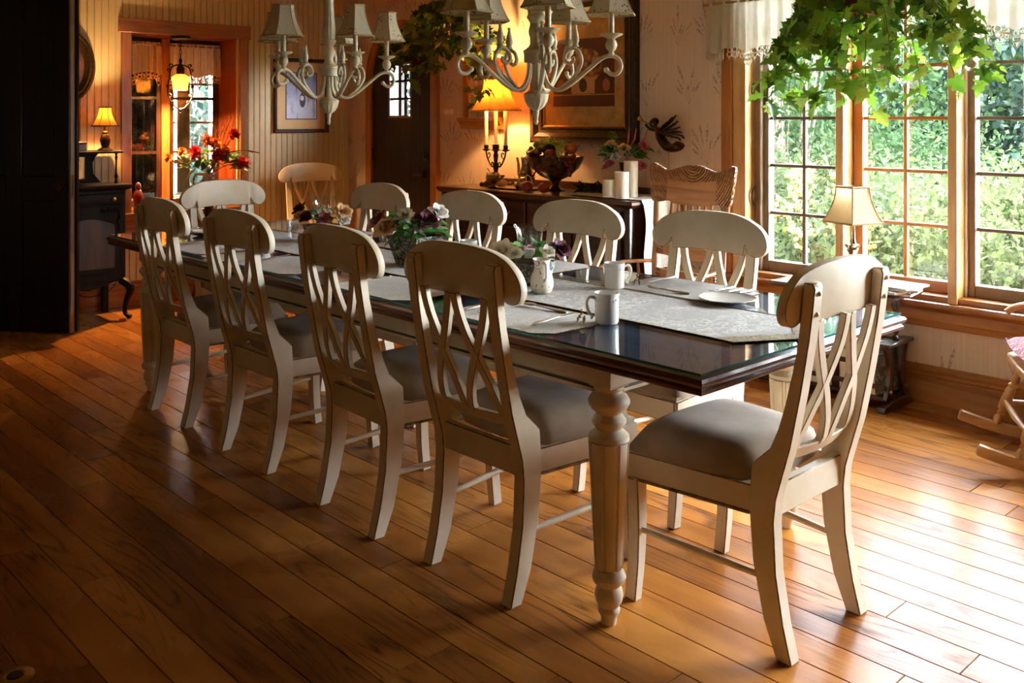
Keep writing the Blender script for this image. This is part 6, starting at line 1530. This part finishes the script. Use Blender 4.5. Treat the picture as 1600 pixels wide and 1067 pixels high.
mb = MB(); mb.prism([(-0.03, -0.23), (-0.03, 0.23), (0.2, 0.265), (0.43, 0.27), (0.46, 0.2), (0.46, -0.2), (0.43, -0.27), (0.2, -0.265)], 0.385, 0.42, lambda a, b, h: (a, b, h)); mb.obj('seat', oak, pb, bevel=(0.008, 2))
MB().box(-0.006, 0.012, -0.2, 0.2, 0.46, 0.60).obj('pressed_skirt', press, pb, bevel=(0.004, 1))
for s_ in (-1, 1):
    MB().tube(catmull([(tilt(0.62)+0.01, s_*0.235, 0.63), (0.15, s_*0.285, 0.635), (0.30, s_*0.295, 0.625), (0.38, s_*0.30, 0.60), (0.40, s_*0.30, 0.56)], 5), 0.017, 8, flat=0.6).obj('arm', oak, pb)
    mb = MB(); add_turned(mb, (0.34, s_*0.262, 0.40), (0.36, s_*0.298, 0.615), POST, 10); mb.obj('arm_post', oak_z, pb)
    for q in range(3): mb = MB(); add_turned(mb, (0.06+0.08*q, s_*0.255, 0.41), (0.06+0.08*q, s_*0.282, 0.63), SPN, 8); mb.obj('arm_spindle', oak_z, pb)
    for x0, x1 in ((0.02, -0.07), (0.38, 0.43)): mb = MB(); add_turned(mb, (x1, s_*0.235, 0.055), (x0, s_*0.215, 0.39), POST, 12); mb.obj('leg', oak_z, pb)
    R_ = [(-0.42+0.95*k/14, s_*0.235, 0.020+0.13*((-0.42+0.95*k/14-0.10)/0.5)**2) for k in range(15)]
    MB().sweep(R_, 0.032, 0.038, (0, 0, 1)).obj('rocker', oak, pb, bevel=(0.005, 2))
MB().tube([(0.42, -0.22, 0.2), (0.42, 0.22, 0.2)], 0.011, 8).obj('stretcher', oak_z, pb); MB().tube([(-0.045, -0.22, 0.22), (-0.045, 0.22, 0.22)], 0.011, 8).obj('stretcher', oak_z, pb)
cu_ = thing('white_cushion', 'white cushion on the seat of the pressed-back rocker', 'cushion', (3.80, 3.02, 0.4215), math.radians(176))
cm = MB()
def pill(u, v, w1, w2, h):
    a_, b_ = u*2-1, v*2-1; e = max(0, (1-a_**4)*(1-b_**4)); return (a_*w1*(1-0.06*b_*b_), b_*w2*(1-0.06*a_*a_), h*0.5+h*0.5*e**0.5)
cm.grid(13, 13, lambda u, v: pill(u, v, 0.19, 0.21, 0.07)); cm.grid(13, 13, lambda u, v: (lambda p: (p[0], p[1], 0.07-p[2]))(pill(u, v, 0.19, 0.21, 0.07)))
cm.obj('pillow', plain('white_cotton', lin('ddd6cc'), 0.9, var=0.04), cu_, smooth=80)

# ------------------------------------------------------------------ magazine table with lamp under the window
mt = thing('magazine_table', 'dark wooden side table with magazine rack under the middle window', 'side table', (4.52, 2.38, 0))
MX, MY = 0.135, 0.265
for s_ in (-1, 1):
    MB().prism([(-MX-0.02, 0), (MX+0.0, 0), (MX, 0.03), (0.05, 0.05), (-0.05, 0.05), (-MX-0.02, 0.03)], s_*MY-0.022, s_*MY+0.022, lambda a, b, h: (a, h, b)).obj('foot_rail', darkwood, mt, bevel=(0.004, 1))
    for x_ in (-0.085, 0.085):
        pts = [(x_*(1.15-0.5*math.sin(PI*k/10)), s_*MY, 0.045+0.265*k/10) for k in range(11)]
        MB().sweep(pts, 0.045, 0.022, (0, 1, 0)).obj('end_panel', darkwood, mt, bevel=(0.003, 1))
        MB().lathe([(0.012, 0), (0.012, 0.006), (0.006, 0.012), (0, 0.013)], 10, (x_*0.95, s_*(MY+0.011) if s_ < 0 else MY+0.011, 0.09), Matrix.Rotation(PI/2*(1 if s_ < 0 else -1), 4, 'X')).obj('button', brass, mt)
    MB().box(-MX, MX, s_*MY-0.03, s_*MY+0.03, 0.305, 0.325).obj('end_cap', darkwood, mt, bevel=(0.004, 1))
    mb = MB(); add_turned(mb, (0.0, s_*MY, 0.325), (0.0, s_*MY, 0.54), [(0.014, 0), (0.018, 0.06), (0.010, 0.12), (0.022, 0.3), (0.012, 0.42), (0.016, 0.5), (0.010, 0.6), (0.022, 0.8), (0.012, 0.9), (0.018, 1)], 14); mb.obj('spindle', darkwood, mt)
MB().box(-0.11, 0.11, -MY, MY, 0.05, 0.066).obj('rack_floor', darkwood, mt, smooth=0)
for x_ in (-0.105, 0.105):
    for z_ in (0.10, 0.20, 0.29): MB().box(x_-0.008, x_+0.008, -MY, MY, z_, z_+0.022).obj('rack_slat', darkwood, mt, bevel=(0.003, 1))
MB().rings([(-0.155, 0.135, -0.325, 0.325, 0.538), (-0.165, 0.14, -0.335, 0.335, 0.545), (-0.165, 0.14, -0.335, 0.335, 0.555), (-0.158, 0.135, -0.328, 0.328, 0.560)]).obj('table_top', darkwood_y, mt, smooth=0)
cov = ['8a4a38', '3c5c8c', 'c8b8a0', '2e3a4a', '9c6a4a', '4a6a7a', 'b8452e', 'd8d0c0']
def mag_mat(i): 
    m, nt, b = new_mat('magazine_cover_%d' % i); n = noise(nt, coords(nt), 18, 3, 0.6, 1.0)
    nt.links.new(ramp(nt, n, [(0.35, lin(cov[i % 8])), (0.55, lin(cov[(i+3) % 8])), (0.7, lin(cov[(i+5) % 8]))]), b.inputs['Base Color']); b.inputs['Roughness'].default_value = 0.25
    return m
paper_m = plain('page_edges', lin('dcd6ca'), 0.7, var=0.06)
for k in range(6):
    y_ = -0.20+0.078*k; g_ = thing('magazine', ('first', 'second', 'third', 'fourth', 'fifth', 'sixth')[k]+' magazine in the rack counted from its right end', 'magazine', (4.52-0.01, 2.38+y_, 0.0665), 0, 'magazines in the rack')
    g_.rotation_euler = (0, math.radians(-2+1.5*(k % 3)), math.radians(-90+((k*7) % 5-2)*5)); 
    MB().box(-0.03, 0.0265, -0.085, 0.085, 0.001, 0.245-0.01*(k % 3)).obj('pages', paper_m, g_, smooth=0)
    MB().box(-0.034, -0.030, -0.087, 0.087, 0.0, 0.248-0.01*(k % 3)).obj('cover', mag_mat(k), g_, smooth=0); MB().box(0.0265, 0.0285, -0.087, 0.087, 0.0, 0.248-0.01*(k % 3)).obj('cover', mag_mat(k+2), g_, smooth=0)
zz = 0.5605
for k, (dx, dy, a_, hh, lab) in enumerate(((0.0, -0.235, 8, 0.012, 'thick magazine at the bottom of the pile on the side table'), (-0.02, -0.225, -12, 0.010, 'magazine second from the bottom of the pile on the side table'), (-0.015, -0.26, 15, 0.010, 'magazine second from the top of the pile on the side table'), (0.0, -0.255, -6, 0.008, 'white topped magazine on top of the pile on the side table'))):
    g_ = thing('magazine', lab, 'magazine', (4.50+dx, 2.38+dy, zz), math.radians(a_), 'magazines piled on the side table')
    MB().box(-0.10, 0.10, -0.135, 0.135, 0.0, hh-0.001).obj('pages', paper_m, g_, smooth=0); MB().box(-0.101, 0.101, -0.136, 0.136, hh-0.001, hh).obj('cover', mag_mat(k+1) if k < 3 else paper_m, g_, smooth=0); zz += hh+0.0004
l3 = thing('table_lamp', 'unlit lamp with square cream silk shade standing before the window', 'lamp', (4.50, 2.325, 0.56), math.radians(-18))
MB().lathe([(0.055, 0), (0.06, 0.008), (0.05, 0.02), (0.028, 0.032), (0.02, 0.05), (0.028, 0.075), (0.034, 0.10), (0.024, 0.13), (0.014, 0.15), (0.02, 0.165), (0.03, 0.185), (0.026, 0.195), (0.034, 0.205), (0.018, 0.215), (0.013, 0.24), (0.012, 0.34), (0.016, 0.345), (0.006, 0.36)], 20).obj('base', silver, l3)
lf_ = MB()
for k in range(8):
    a_ = 2*PI*k/8; lf_.tube(catmull([(0.015*math.cos(a_), 0.015*math.sin(a_), 0.18), (0.03*math.cos(a_), 0.03*math.sin(a_), 0.20), (0.04*math.cos(a_), 0.04*math.sin(a_), 0.212)], 3), [0.005]*4+[0.006, 0.004, 0.002], 5)
lf_.obj('leaf_collar', silver, l3)
sm_ = MB(); pr = square_bell(sm_, 0.056, 0.100, 0.175, 0.320, 4, 10, 1.9, PI/4); so_ = sm_.obj('shade', shade_cream, l3, smooth=0)
tr = MB()
for r, z in (pr[0], pr[-1]): tr.tube([(r*math.sqrt(2)*math.cos(PI/4+PI/2*k), r*math.sqrt(2)*math.sin(PI/4+PI/2*k), z) for k in range(4)], 0.005, 6, closed=True)
for k in range(4): tr.tube([(r*math.sqrt(2)*math.cos(PI/4+PI/2*k), r*math.sqrt(2)*math.sin(PI/4+PI/2*k), z) for r, z in pr], 0.0035, 6)
tr.obj('shade_braid', shade_trim, so_)

# ------------------------------------------------------------------ turned rocking chair at the right edge
rk = thing('rocking_chair', 'turned maple rocking chair with red patterned cushion at the right edge', 'rocking chair', (4.34, 1.26, 0), math.radians(120))
LEGP = [(0.011, 0), (0.018, 0.06), (0.020, 0.12), (0.012, 0.17), (0.016, 0.20), (0.012, 0.23), (0.021, 0.28), (0.023, 0.40), (0.020, 0.56), (0.014, 0.60), (0.020, 0.63), (0.014, 0.66), (0.019, 0.72), (0.014, 0.77), (0.018, 0.82), (0.013, 0.9), (0.013, 1)]
se = MB(); so2 = [(-0.2, -0.2), (0.0, -0.235), (0.2, -0.25), (0.235, -0.21), (0.245, 0), (0.235, 0.21), (0.2, 0.25), (0.0, 0.235), (-0.2, 0.2), (-0.215, 0)]
se.prism(so2, 0.345, 0.385, lambda a, b, h: (a, b, h)); se.obj('seat', maple, rk, bevel=(0.012, 3))
for s_ in (-1, 1):
    R_ = [(-0.29+0.71*k/16, s_*0.235, 0.022+0.11*((-0.29+0.71*k/16-0.02)/0.5)**2) for k in range(17)]
    MB().sweep(R_, 0.034, 0.045, (0, 0, 1)).obj('rocker', maple, rk, bevel=(0.007, 2))
    for xb_, xt in ((0.275, 0.17), (-0.21, -0.15)): mb = MB(); add_turned(mb, (xb_, s_*0.235, 0.055), (xt, s_*0.20, 0.35), LEGP, 14); mb.obj('leg', maple_z, rk)
    MB().tube(catmull([(-0.23, s_*0.215, 0.60), (-0.1, s_*0.26, 0.592), (0.05, s_*0.275, 0.59), (0.17, s_*0.275, 0.575), (0.225, s_*0.272, 0.545)], 6), 0.021, 10, flat=0.7).obj('arm', maple, rk)
    for xt in (0.12, -0.04, -0.16): mb = MB(); add_turned(mb, (xt-0.02, s_*0.215, 0.38), (xt, s_*0.27, 0.585), [(0.009, 0), (0.013, 0.4), (0.010, 0.5), (0.015, 0.6), (0.010, 0.66), (0.014, 0.8), (0.009, 1)], 10); mb.obj('arm_spindle', maple_z, rk)
    mb = MB(); add_turned(mb, (-0.2, s_*0.19, 0.38), (-0.285, s_*0.205, 1.02), POST, 12); mb.obj('back_post', maple_z, rk)
    MB().tube([(0.235, s_*0.225, 0.165), (-0.225, s_*0.225, 0.17)], [0.012, 0.012], 8).obj('stretcher', maple_z, rk)
MB().tube([(0.24, -0.222, 0.17), (0.245, 0, 0.17), (0.24, 0.222, 0.17)], [0.009, 0.015, 0.009], 8).obj('stretcher', maple_z, rk)
for k in range(5): y = -0.12+0.06*k; mb = MB(); add_turned(mb, (-0.2, y, 0.38), (-0.275, y*1.1, 0.98), SPN, 8); mb.obj('spindle', maple_z, rk)
mb = MB(); l_ = [-0.22+0.44*k/14 for k in range(15)]; mb.strip([(y, 1.08+0.03*math.cos(y*6)) for y in l_], [(y, 0.96) for y in l_], -0.012, 0.012, lambda y, z, h: (-0.285-0.1*(z-0.97)+h+0.2*y*y, y, z)); mb.obj('crest_rail', maple, rk, bevel=(0.005, 2))
ck = thing('red_cushion', 'square red and white speckled cushion on the right hand rocking chair', 'cushion', (4.34, 1.26, 0.386), math.radians(120))
cm = MB(); cm.grid(15, 15, lambda u, v: pill(u, v, 0.25, 0.255, 0.075)); cm.grid(15, 15, lambda u, v: (lambda p: (p[0], p[1], 0.075-p[2]))(pill(u, v, 0.25, 0.255, 0.075)))
m, nt, b = new_mat('red_paisley'); n_ = noise(nt, coords(nt), 70, 3, 0.6, 1.5); nt.links.new(ramp(nt, n_, [(0.46, lin('5e161e')), (0.54, lin('8a2c36')), (0.62, lin('c49a98'))]), b.inputs['Base Color']); b.inputs['Roughness'].default_value = 0.9
cm.obj('pillow', m, ck, smooth=80); ck.rotation_euler = (0, math.radians(-3), math.radians(120))
MB().tube([(s1*0.25*(1-0.06), s2*0.255*(1-0.06), 0.0375) for s1, s2 in ((-1, -1), (-1, 1), (1, 1), (1, -1))], 0.005, 6, closed=True).obj('piping', plain('dark_red_piping', lin('5a1a20'), 0.8), ck)

# ------------------------------------------------------------------ on the table
RZ = TG+0.0006
rn = thing('table_runner', 'long damask runner with bronze edging down the middle of the table', 'runner', (0, 0, 0))
def run(u, v):
    y = 1.52+3.55*v; x_ = 2.265+0.395*u
    return (x_+0.006*math.sin(v*9), y, RZ+0.0012+0.0006*math.sin(u*7+v*40))
mb = MB(); mb.grid(9, 60, run); mb.add([(2.265, 1.52, RZ+0.0012), (2.66, 1.52, RZ+0.0012), (2.47, 1.398, RZ+0.0012)], [(0, 2, 1)]); mb.obj('cloth', runner_m, rn, fix=False)
ed = MB(); loop = [(2.262, 5.07, RZ+0.0016)]+[(2.262+0.006*math.sin((1-k/12)*9), 5.07-3.55*k/12, RZ+0.0022) for k in range(13)]+[(2.468, 1.396, RZ+0.003)]+[(2.663+0.006*math.sin(k/12*9), 1.52+3.55*k/12, RZ+0.0022) for k in range(13)]
ed.tube(loop, 0.0045, 5, closed=True, flat=0.35); ed.obj('edging', runner_edge, rn)
fr = MB(); fr.add([(2.252, 1.515, RZ+0.0032), (2.47, 1.385, RZ+0.0032), (2.47, 1.455, RZ+0.0034), (2.268, 1.582, RZ+0.0034)], [(0, 1, 2, 3)]); fr.add([(2.675, 1.515, RZ+0.0032), (2.47, 1.385, RZ+0.0032), (2.47, 1.455, RZ+0.0034), (2.655, 1.582, RZ+0.0034)], [(3, 2, 1, 0)]); fr.obj('fringe', runner_edge, rn, fix=False)
def mat_mesh(w1, w2):
    o = [(-w1, -w2*0.78), (-w1*0.7, -w2), (w1*0.7, -w2), (w1, -w2*0.78), (w1, w2*0.78), (w1*0.7, w2), (-w1*0.7, w2), (-w1, w2*0.78)]
    mb = MB(); mb.prism(o, 0, 0.0016, lambda a, b, h: (a, b, h)); me = mb.mesh('cloth', mat_m, smooth=0)
    tb_ = MB(); tb_.tube([(a, b, 0.0014) for a, b in o], 0.003, 5, closed=True, flat=0.4); return me, tb_.mesh('edging', runner_edge)
mm_ = mat_mesh(0.155, 0.235)
def placemat(label, x, y, rz=0):
    t = thing('placemat', label, 'placemat', (x, y, TG+0.0004), rz, 'damask placemats'); inst('cloth', mm_[0], t); inst('edging', mm_[1], t)
NEAR_Y = (2.165, 2.85, 3.60, 4.36); FAR_Y = (2.11, 2.92, 3.69, 4.47)
nth = ('closest to the near corner', 'second from the near corner', 'third from the near corner', 'nearest the far end')
for k in range(4):
    placemat('damask placemat on the near side of the table, '+nth[k], 2.085, NEAR_Y[k]); placemat('damask placemat on the window side of the table, '+nth[k], 2.845, FAR_Y[k])
placemat('damask placemat at the far head of the table', 2.47, 5.03, 0) if 0 else None

def make_mug():
    t = thing('mug', '', 'mug')
    pf = [(0.026, 0), (0.033, 0.002), (0.036, 0.008), (0.0365, 0.08), (0.038, 0.088), (0.0385, 0.094), (0.0365, 0.094), (0.034, 0.085), (0.033, 0.012), (1e-4, 0.008)]
    MB().lathe(pf, 28).obj('body', porcelain, t)
    MB().tube(catmull([(0.035, 0, 0.078), (0.055, 0, 0.082), (0.064, 0, 0.065), (0.058, 0, 0.04), (0.046, 0, 0.024), (0.052, 0, 0.018)], 5), 0.0048, 8).obj('handle', porcelain, t)
    fl_ = MB()
    for k in range(24): a_ = 2*PI*k/24; fl_.ball((0.0366*math.cos(a_), 0.0366*math.sin(a_), 0.076-0.004*(k % 2)), 0.0026, 6, 4, (0.7, 0.7, 1.5))
    fl_.obj('relief', porcelain, t)
    return t
mug = make_mug(); GM = 'white mugs on the table'
place(mug, 'white mug with scrolled handle at the near corner placemat', (2.195, 1.925, TG), math.radians(150), GM)
place(mug, 'white mug between the runner and the window side placemat', (2.665, 2.30, TG), math.radians(-30), GM)
place(mug, 'white mug behind the third chair of the near row', (2.20, 4.05, TG), math.radians(-125), GM)
place(mug, 'white mug by the chair in front of the candles', (2.70, 3.16, TG), math.radians(40), GM)
def make_plate():
    t = thing('side_plate', '', 'plate')
    def sc(a, z): return 1+0.018*math.cos(a*12) if z > 0.008 else 1.0
    MB().lathe([(0.045, 0), (0.048, 0.001), (0.062, 0.006), (0.090, 0.013), (0.097, 0.0155), (0.096, 0.0165), (0.088, 0.0145), (0.062, 0.009), (0.05, 0.006), (1e-4, 0.005)], 48, mod=sc).obj('plate', porcelain, t, smooth=50)
    MB().tube([(0.0945*(1+0.018*math.cos(2*PI*k/48*12))*math.cos(2*PI*k/48), 0.0945*(1+0.018*math.cos(2*PI*k/48*12))*math.sin(2*PI*k/48), 0.0162) for k in range(48)], 0.0018, 5, closed=True).obj('beaded_rim', porcelain, t)
    return t
plt = make_plate(); GP = 'white side plates on the table'; PZ = TG+0.0022
place(plt, 'white side plate between the runner and the nearest window side placemat', (2.735, 1.86, PZ), 0, GP)
place(plt, 'white side plate half hidden by the nearest chair of the near row', (2.20, 2.56, PZ), 0.4, GP)
place(plt, 'white side plate at the far end before the far head chair', (2.33, 4.85, PZ), 0.2, GP)
place(plt, 'white side plate behind the flower pot in the middle of the table', (2.74, 3.42, PZ), 0.2, GP)
# cutlery
def cutlery(kind, label, p0, p1, z=0.0):
    p0, p1 = Vector((*p0, TG+0.006+z)), Vector((*p1, TG+0.006+z)); L = (p1-p0).length
    t = thing(kind, label, 'cutlery', tuple(p0), math.atan2(p1.y-p0.y, p1.x-p0.x), 'cutlery on the table')
    hl = L*0.52
    MB().tube([(0, 0, 0), (0.01, 0, 0), (hl*0.5, 0, 0), (hl, 0, 0.002), (hl+0.02, 0, 0.003)], [0.004, 0.0075, 0.006, 0.004, 0.003], 8, flat=0.6).obj('handle', steel, t)
    if kind == 'knife':
        MB().prism([(hl, -0.005), (L*0.9, -0.008), (L, 0.001), (L*0.95, 0.007), (hl, 0.006)], 0.0015, 0.0030, lambda a, b, h: (a, b, h)).obj('blade', steel, t, smooth=0)
    elif kind == 'spoon':
        MB().tube([(hl, 0, 0.003), (L*0.72, 0, 0.003)], 0.0028, 6).ball((L*0.86, 0, 0.004), L*0.14, 12, 8, (1, 0.62, 0.16)).obj('bowl', steel, t)
    else:
        fk = MB(); fk.tube([(hl, 0, 0.003), (L*0.70, 0, 0.003)], 0.0028, 6); fk.prism([(L*0.68, -0.004), (L*0.74, -0.011), (L*0.80, -0.011), (L*0.80, 0.011), (L*0.74, 0.011), (L*0.68, 0.004)], 0.002, 0.0042, lambda a, b, h: (a, b, h))
        for q in range(4): fk.tube([(L*0.79, -0.009+0.006*q, 0.003), (L*0.92, -0.009+0.006*q, 0.004), (L, -0.009+0.006*q, 0.009)], [0.0016, 0.0015, 0.001], 5)
        fk.obj('tines', steel, t)
cutlery('knife', 'knife with ornate handle lying on the near corner placemat', (1.985, 2.03), (2.19, 2.05), 0.006)
cutlery('spoon', 'spoon on the near corner placemat beside the runner', (2.205, 2.10), (2.20, 2.29))
cutlery('fork', 'fork on the left part of the near corner placemat', (1.995, 2.29), (2.17, 2.33), 0.003)
cutlery('knife', 'knife on the far left of the near corner placemat', (1.99, 2.345), (2.18, 2.37), 0.003)
cutlery('fork', 'fork lying on the nearest window side placemat beside the plate', (2.755, 2.03), (2.735, 2.20))
cutlery('knife', 'dark handled knife at the back of the nearest window side placemat', (2.985, 2.27), (2.80, 2.26), 0.004)
cutlery('fork', 'fork resting behind the nearest side plate, tines up', (2.97, 1.99), (2.80, 1.975), 0.004)
cutlery('fork', 'second fork behind the nearest side plate', (2.96, 1.95), (2.80, 1.93), 0.004)
cutlery('knife', 'knife behind the nearest side plate', (2.975, 1.915), (2.83, 1.905), 0.002)
cutlery('spoon', 'spoon on the far placemat of the near row', (2.03, 4.20), (2.16, 4.22), 0.002)
cutlery('knife', 'knife on the far placemat of the near row', (2.02, 4.50), (2.19, 4.52), 0.002)
cutlery('fork', 'fork on the third placemat of the near row', (2.02, 3.78), (2.19, 3.79), 0.002)
def make_rest():
    t = thing('cutlery_rest', '', 'cutlery rest'); mb = MB()
    for x_, y_ in ((-0.012, -0.008), (-0.012, 0.008), (0.012, -0.008), (0.012, 0.008)): mb.tube([(x_*1.3, y_*1.3, 0), (x_, y_, 0.016)], [0.0022, 0.003], 6)
    mb.obj('legs', silver, t); MB().tube([(-0.02, 0, 0.018), (-0.01, 0, 0.019), (0.008, 0, 0.018), (0.018, 0, 0.024)], [0.003, 0.006, 0.0055, 0.003], 8).obj('body', silver, t); MB().ball((0.022, 0, 0.030), 0.005, 8, 5, (1, 0.8, 1.2)).obj('head', silver, t)
    return t
rs = make_rest(); GR = 'little silver cutlery rests'
place(rs, 'small silver animal cutlery rest beside the near mug', (2.145, 1.985, TG+0.0022), 0.6, GR)
place(rs, 'small silver animal cutlery rest in front of the far mug', (2.78, 2.29, TG+0.0022), 0.6, GR)
# rooster creamer
jg = thing('milk_jug', 'white milk jug painted with red roosters beside the near flower pot', 'jug', (2.405, 2.415, TG+0.0025), math.radians(60))
jp = [(0.030, 0), (0.035, 0.003), (0.041, 0.02), (0.042, 0.04), (0.036, 0.065), (0.027, 0.085), (0.026, 0.10), (0.032, 0.118), (0.030, 0.118), (0.023, 0.10), (0.034, 0.05), (1e-4, 0.006)]
mb = MB(); mb.lathe(jp, 28); mb.v = [(x+(0.020*((z-0.095)/0.023) if z > 0.095 and x > 0.012 else 0)*(x/0.03), y, z) for x, y, z in mb.v]; mb.obj('body', rooster_m, jg)
MB().tube(catmull([(-0.028, 0, 0.108), (-0.058, 0, 0.105), (-0.062, 0, 0.07), (-0.038, 0, 0.045)], 5), 0.005, 8).obj('handle', porcelain, jg)
# flower pots
def pot(t, w0, w1, h):
    mb = MB(); mb.rings([(-w0, w0, -w0, w0, 0), (-w1, w1, -w1, w1, h), (-w1*0.92, w1*0.92, -w1*0.92, w1*0.92, h), (-w1*0.85, w1*0.85, -w1*0.85, w1*0.85, h-0.02)]); mb.obj('pot', pot_m, t, bevel=(0.004, 2))
def hurricane(t, z, r, h):
    pf = [(r*0.86, z), (r*0.92, z+h*0.3), (r*0.9, z+h*0.6), (r*0.95, z+h*0.8), (r*1.15, z+h*0.97), (r*1.18, z+h)]
    MB().lathe(pf, 28, cap=False).obj('hurricane_glass', vase_glass, t)
pz = TG+0.0026
f3 = thing('flower_pot', 'patterned grey pot of white and burgundy roses round a glass chimney', 'flower pot', (2.50, 2.575, pz), math.radians(12))
pot(f3, 0.056, 0.074, 0.085); hurricane(f3, 0.09, 0.052, 0.13); MB().lathe([(0.02, 0.085), (0.02, 0.13), (0, 0.131)], 14).obj('candle', wax, f3)
MB().tube([(0.066*math.cos(2*PI*k/24), 0.066*math.sin(2*PI*k/24), 0.092) for k in range(24)], 0.012, 7, closed=True).obj('twig_ring', bark, f3)
bouquet(f3, [(-0.095, 0.05, 0.125, 0.040, 'cream'), (-0.07, 0.10, 0.12, 0.034, 'cream'), (-0.09, 0.0, 0.12, 0.024, 'cream'), (0.05, -0.10, 0.125, 0.038, 'burg'), (-0.02, -0.09, 0.125, 0.024, 'cream'), (0.08, 0.05, 0.105, 0.03, 'dusty')], 38, 0.10, 0.10, 21, ('g',), (0.6, 1.0))
f2 = thing('flower_pot', 'tall patterned grey pot of peach and dusty roses in the middle of the table', 'flower pot', (2.475, 3.24, pz), math.radians(8))
pot(f2, 0.060, 0.090, 0.125)
bouquet(f2, [(-0.10, 0.075, 0.150, 0.046, 'peach'), (-0.07, 0.145, 0.175, 0.044, 'dusty'), (-0.01, -0.075, 0.185, 0.044, 'burg'), (-0.03, 0.03, 0.205, 0.032, 'cream'), (0.05, -0.08, 0.215, 0.038, 'white'), (0.0, 0.09, 0.19, 0.028, 'cream')], 70, 0.12, 0.135, 22, ('g', 'g', 's'), (0.9, 1.5))
f1 = thing('flower_pot', 'small pot of peach and red roses round a glass chimney at the far end', 'flower pot', (2.60, 4.17, pz), math.radians(5))
pot(f1, 0.056, 0.074, 0.085); hurricane(f1, 0.09, 0.056, 0.14); MB().lathe([(0.02, 0.085), (0.02, 0.13), (0, 0.131)], 14).obj('candle', wax, f1)
bouquet(f1, [(0.03, -0.115, 0.145, 0.042, 'peach'), (-0.05, -0.07, 0.115, 0.036, 'dusty'), (-0.08, 0.03, 0.12, 0.03, 'burg'), (-0.05, 0.12, 0.15, 0.038, 'burg'), (0.03, 0.10, 0.13, 0.03, 'cream'), (0.02, -0.14, 0.11, 0.028, 'white'), (-0.08, 0.085, 0.12, 0.03, 'peach')], 34, 0.11, 0.11, 23, ('s', 's', 'g'), (0.8, 1.2))
cp = thing('glass_cup', 'small crystal cup left of the far flower pot', 'glass', (2.545, 4.36, pz))
MB().lathe([(0.022, 0), (0.024, 0.004), (0.03, 0.05), (0.034, 0.10), (0.032, 0.10), (0.028, 0.05), (0.0, 0.012)], 20, cap=False).obj('cup', vase_glass, cp)

# ------------------------------------------------------------------ floor vents and a floor socket
def vent(label, x, y, rz):
    t = thing('floor_vent', label, 'vent', (x, y, 0.0005), rz, 'floor vents')
    MB().box(-0.15, 0.15, -0.065, 0.065, 0, 0.002).obj('plate', iron, t, smooth=0)
    for s_ in (-1, 1): MB().box(-0.15, 0.15, s_*0.058-0.007, s_*0.058+0.007, 0.002, 0.006).obj('border', bronze, t, smooth=0); MB().box(s_*0.143-0.007, s_*0.143+0.007, -0.051, 0.051, 0.002, 0.006).obj('border', bronze, t, smooth=0)
    for k in range(11): MB().box(-0.125+0.025*k-0.004, -0.125+0.025*k+0.004, -0.05, 0.05, 0.002, 0.005).obj('bar', bronze, t, smooth=0)
vent('dark floor vent grille by the baseboard behind the dining chairs', 4.55, 2.80, math.radians(90))
vent('dark floor vent grille by the baseboard under the right rocking chair', 4.57, 1.60, math.radians(90))
fs_ = thing('floor_socket', 'small round brass floor socket at the lower left corner', 'socket', (0.73, 2.60, 0.0005))
MB().lathe([(0.045, 0), (0.045, 0.003), (0.040, 0.006), (0.024, 0.006), (0.022, 0.004), (1e-4, 0.004)], 24).obj('ring', brass, fs_); MB().lathe([(0.02, 0.004), (0.018, 0.007), (0, 0.0075)], 16).obj('cap', iron, fs_)
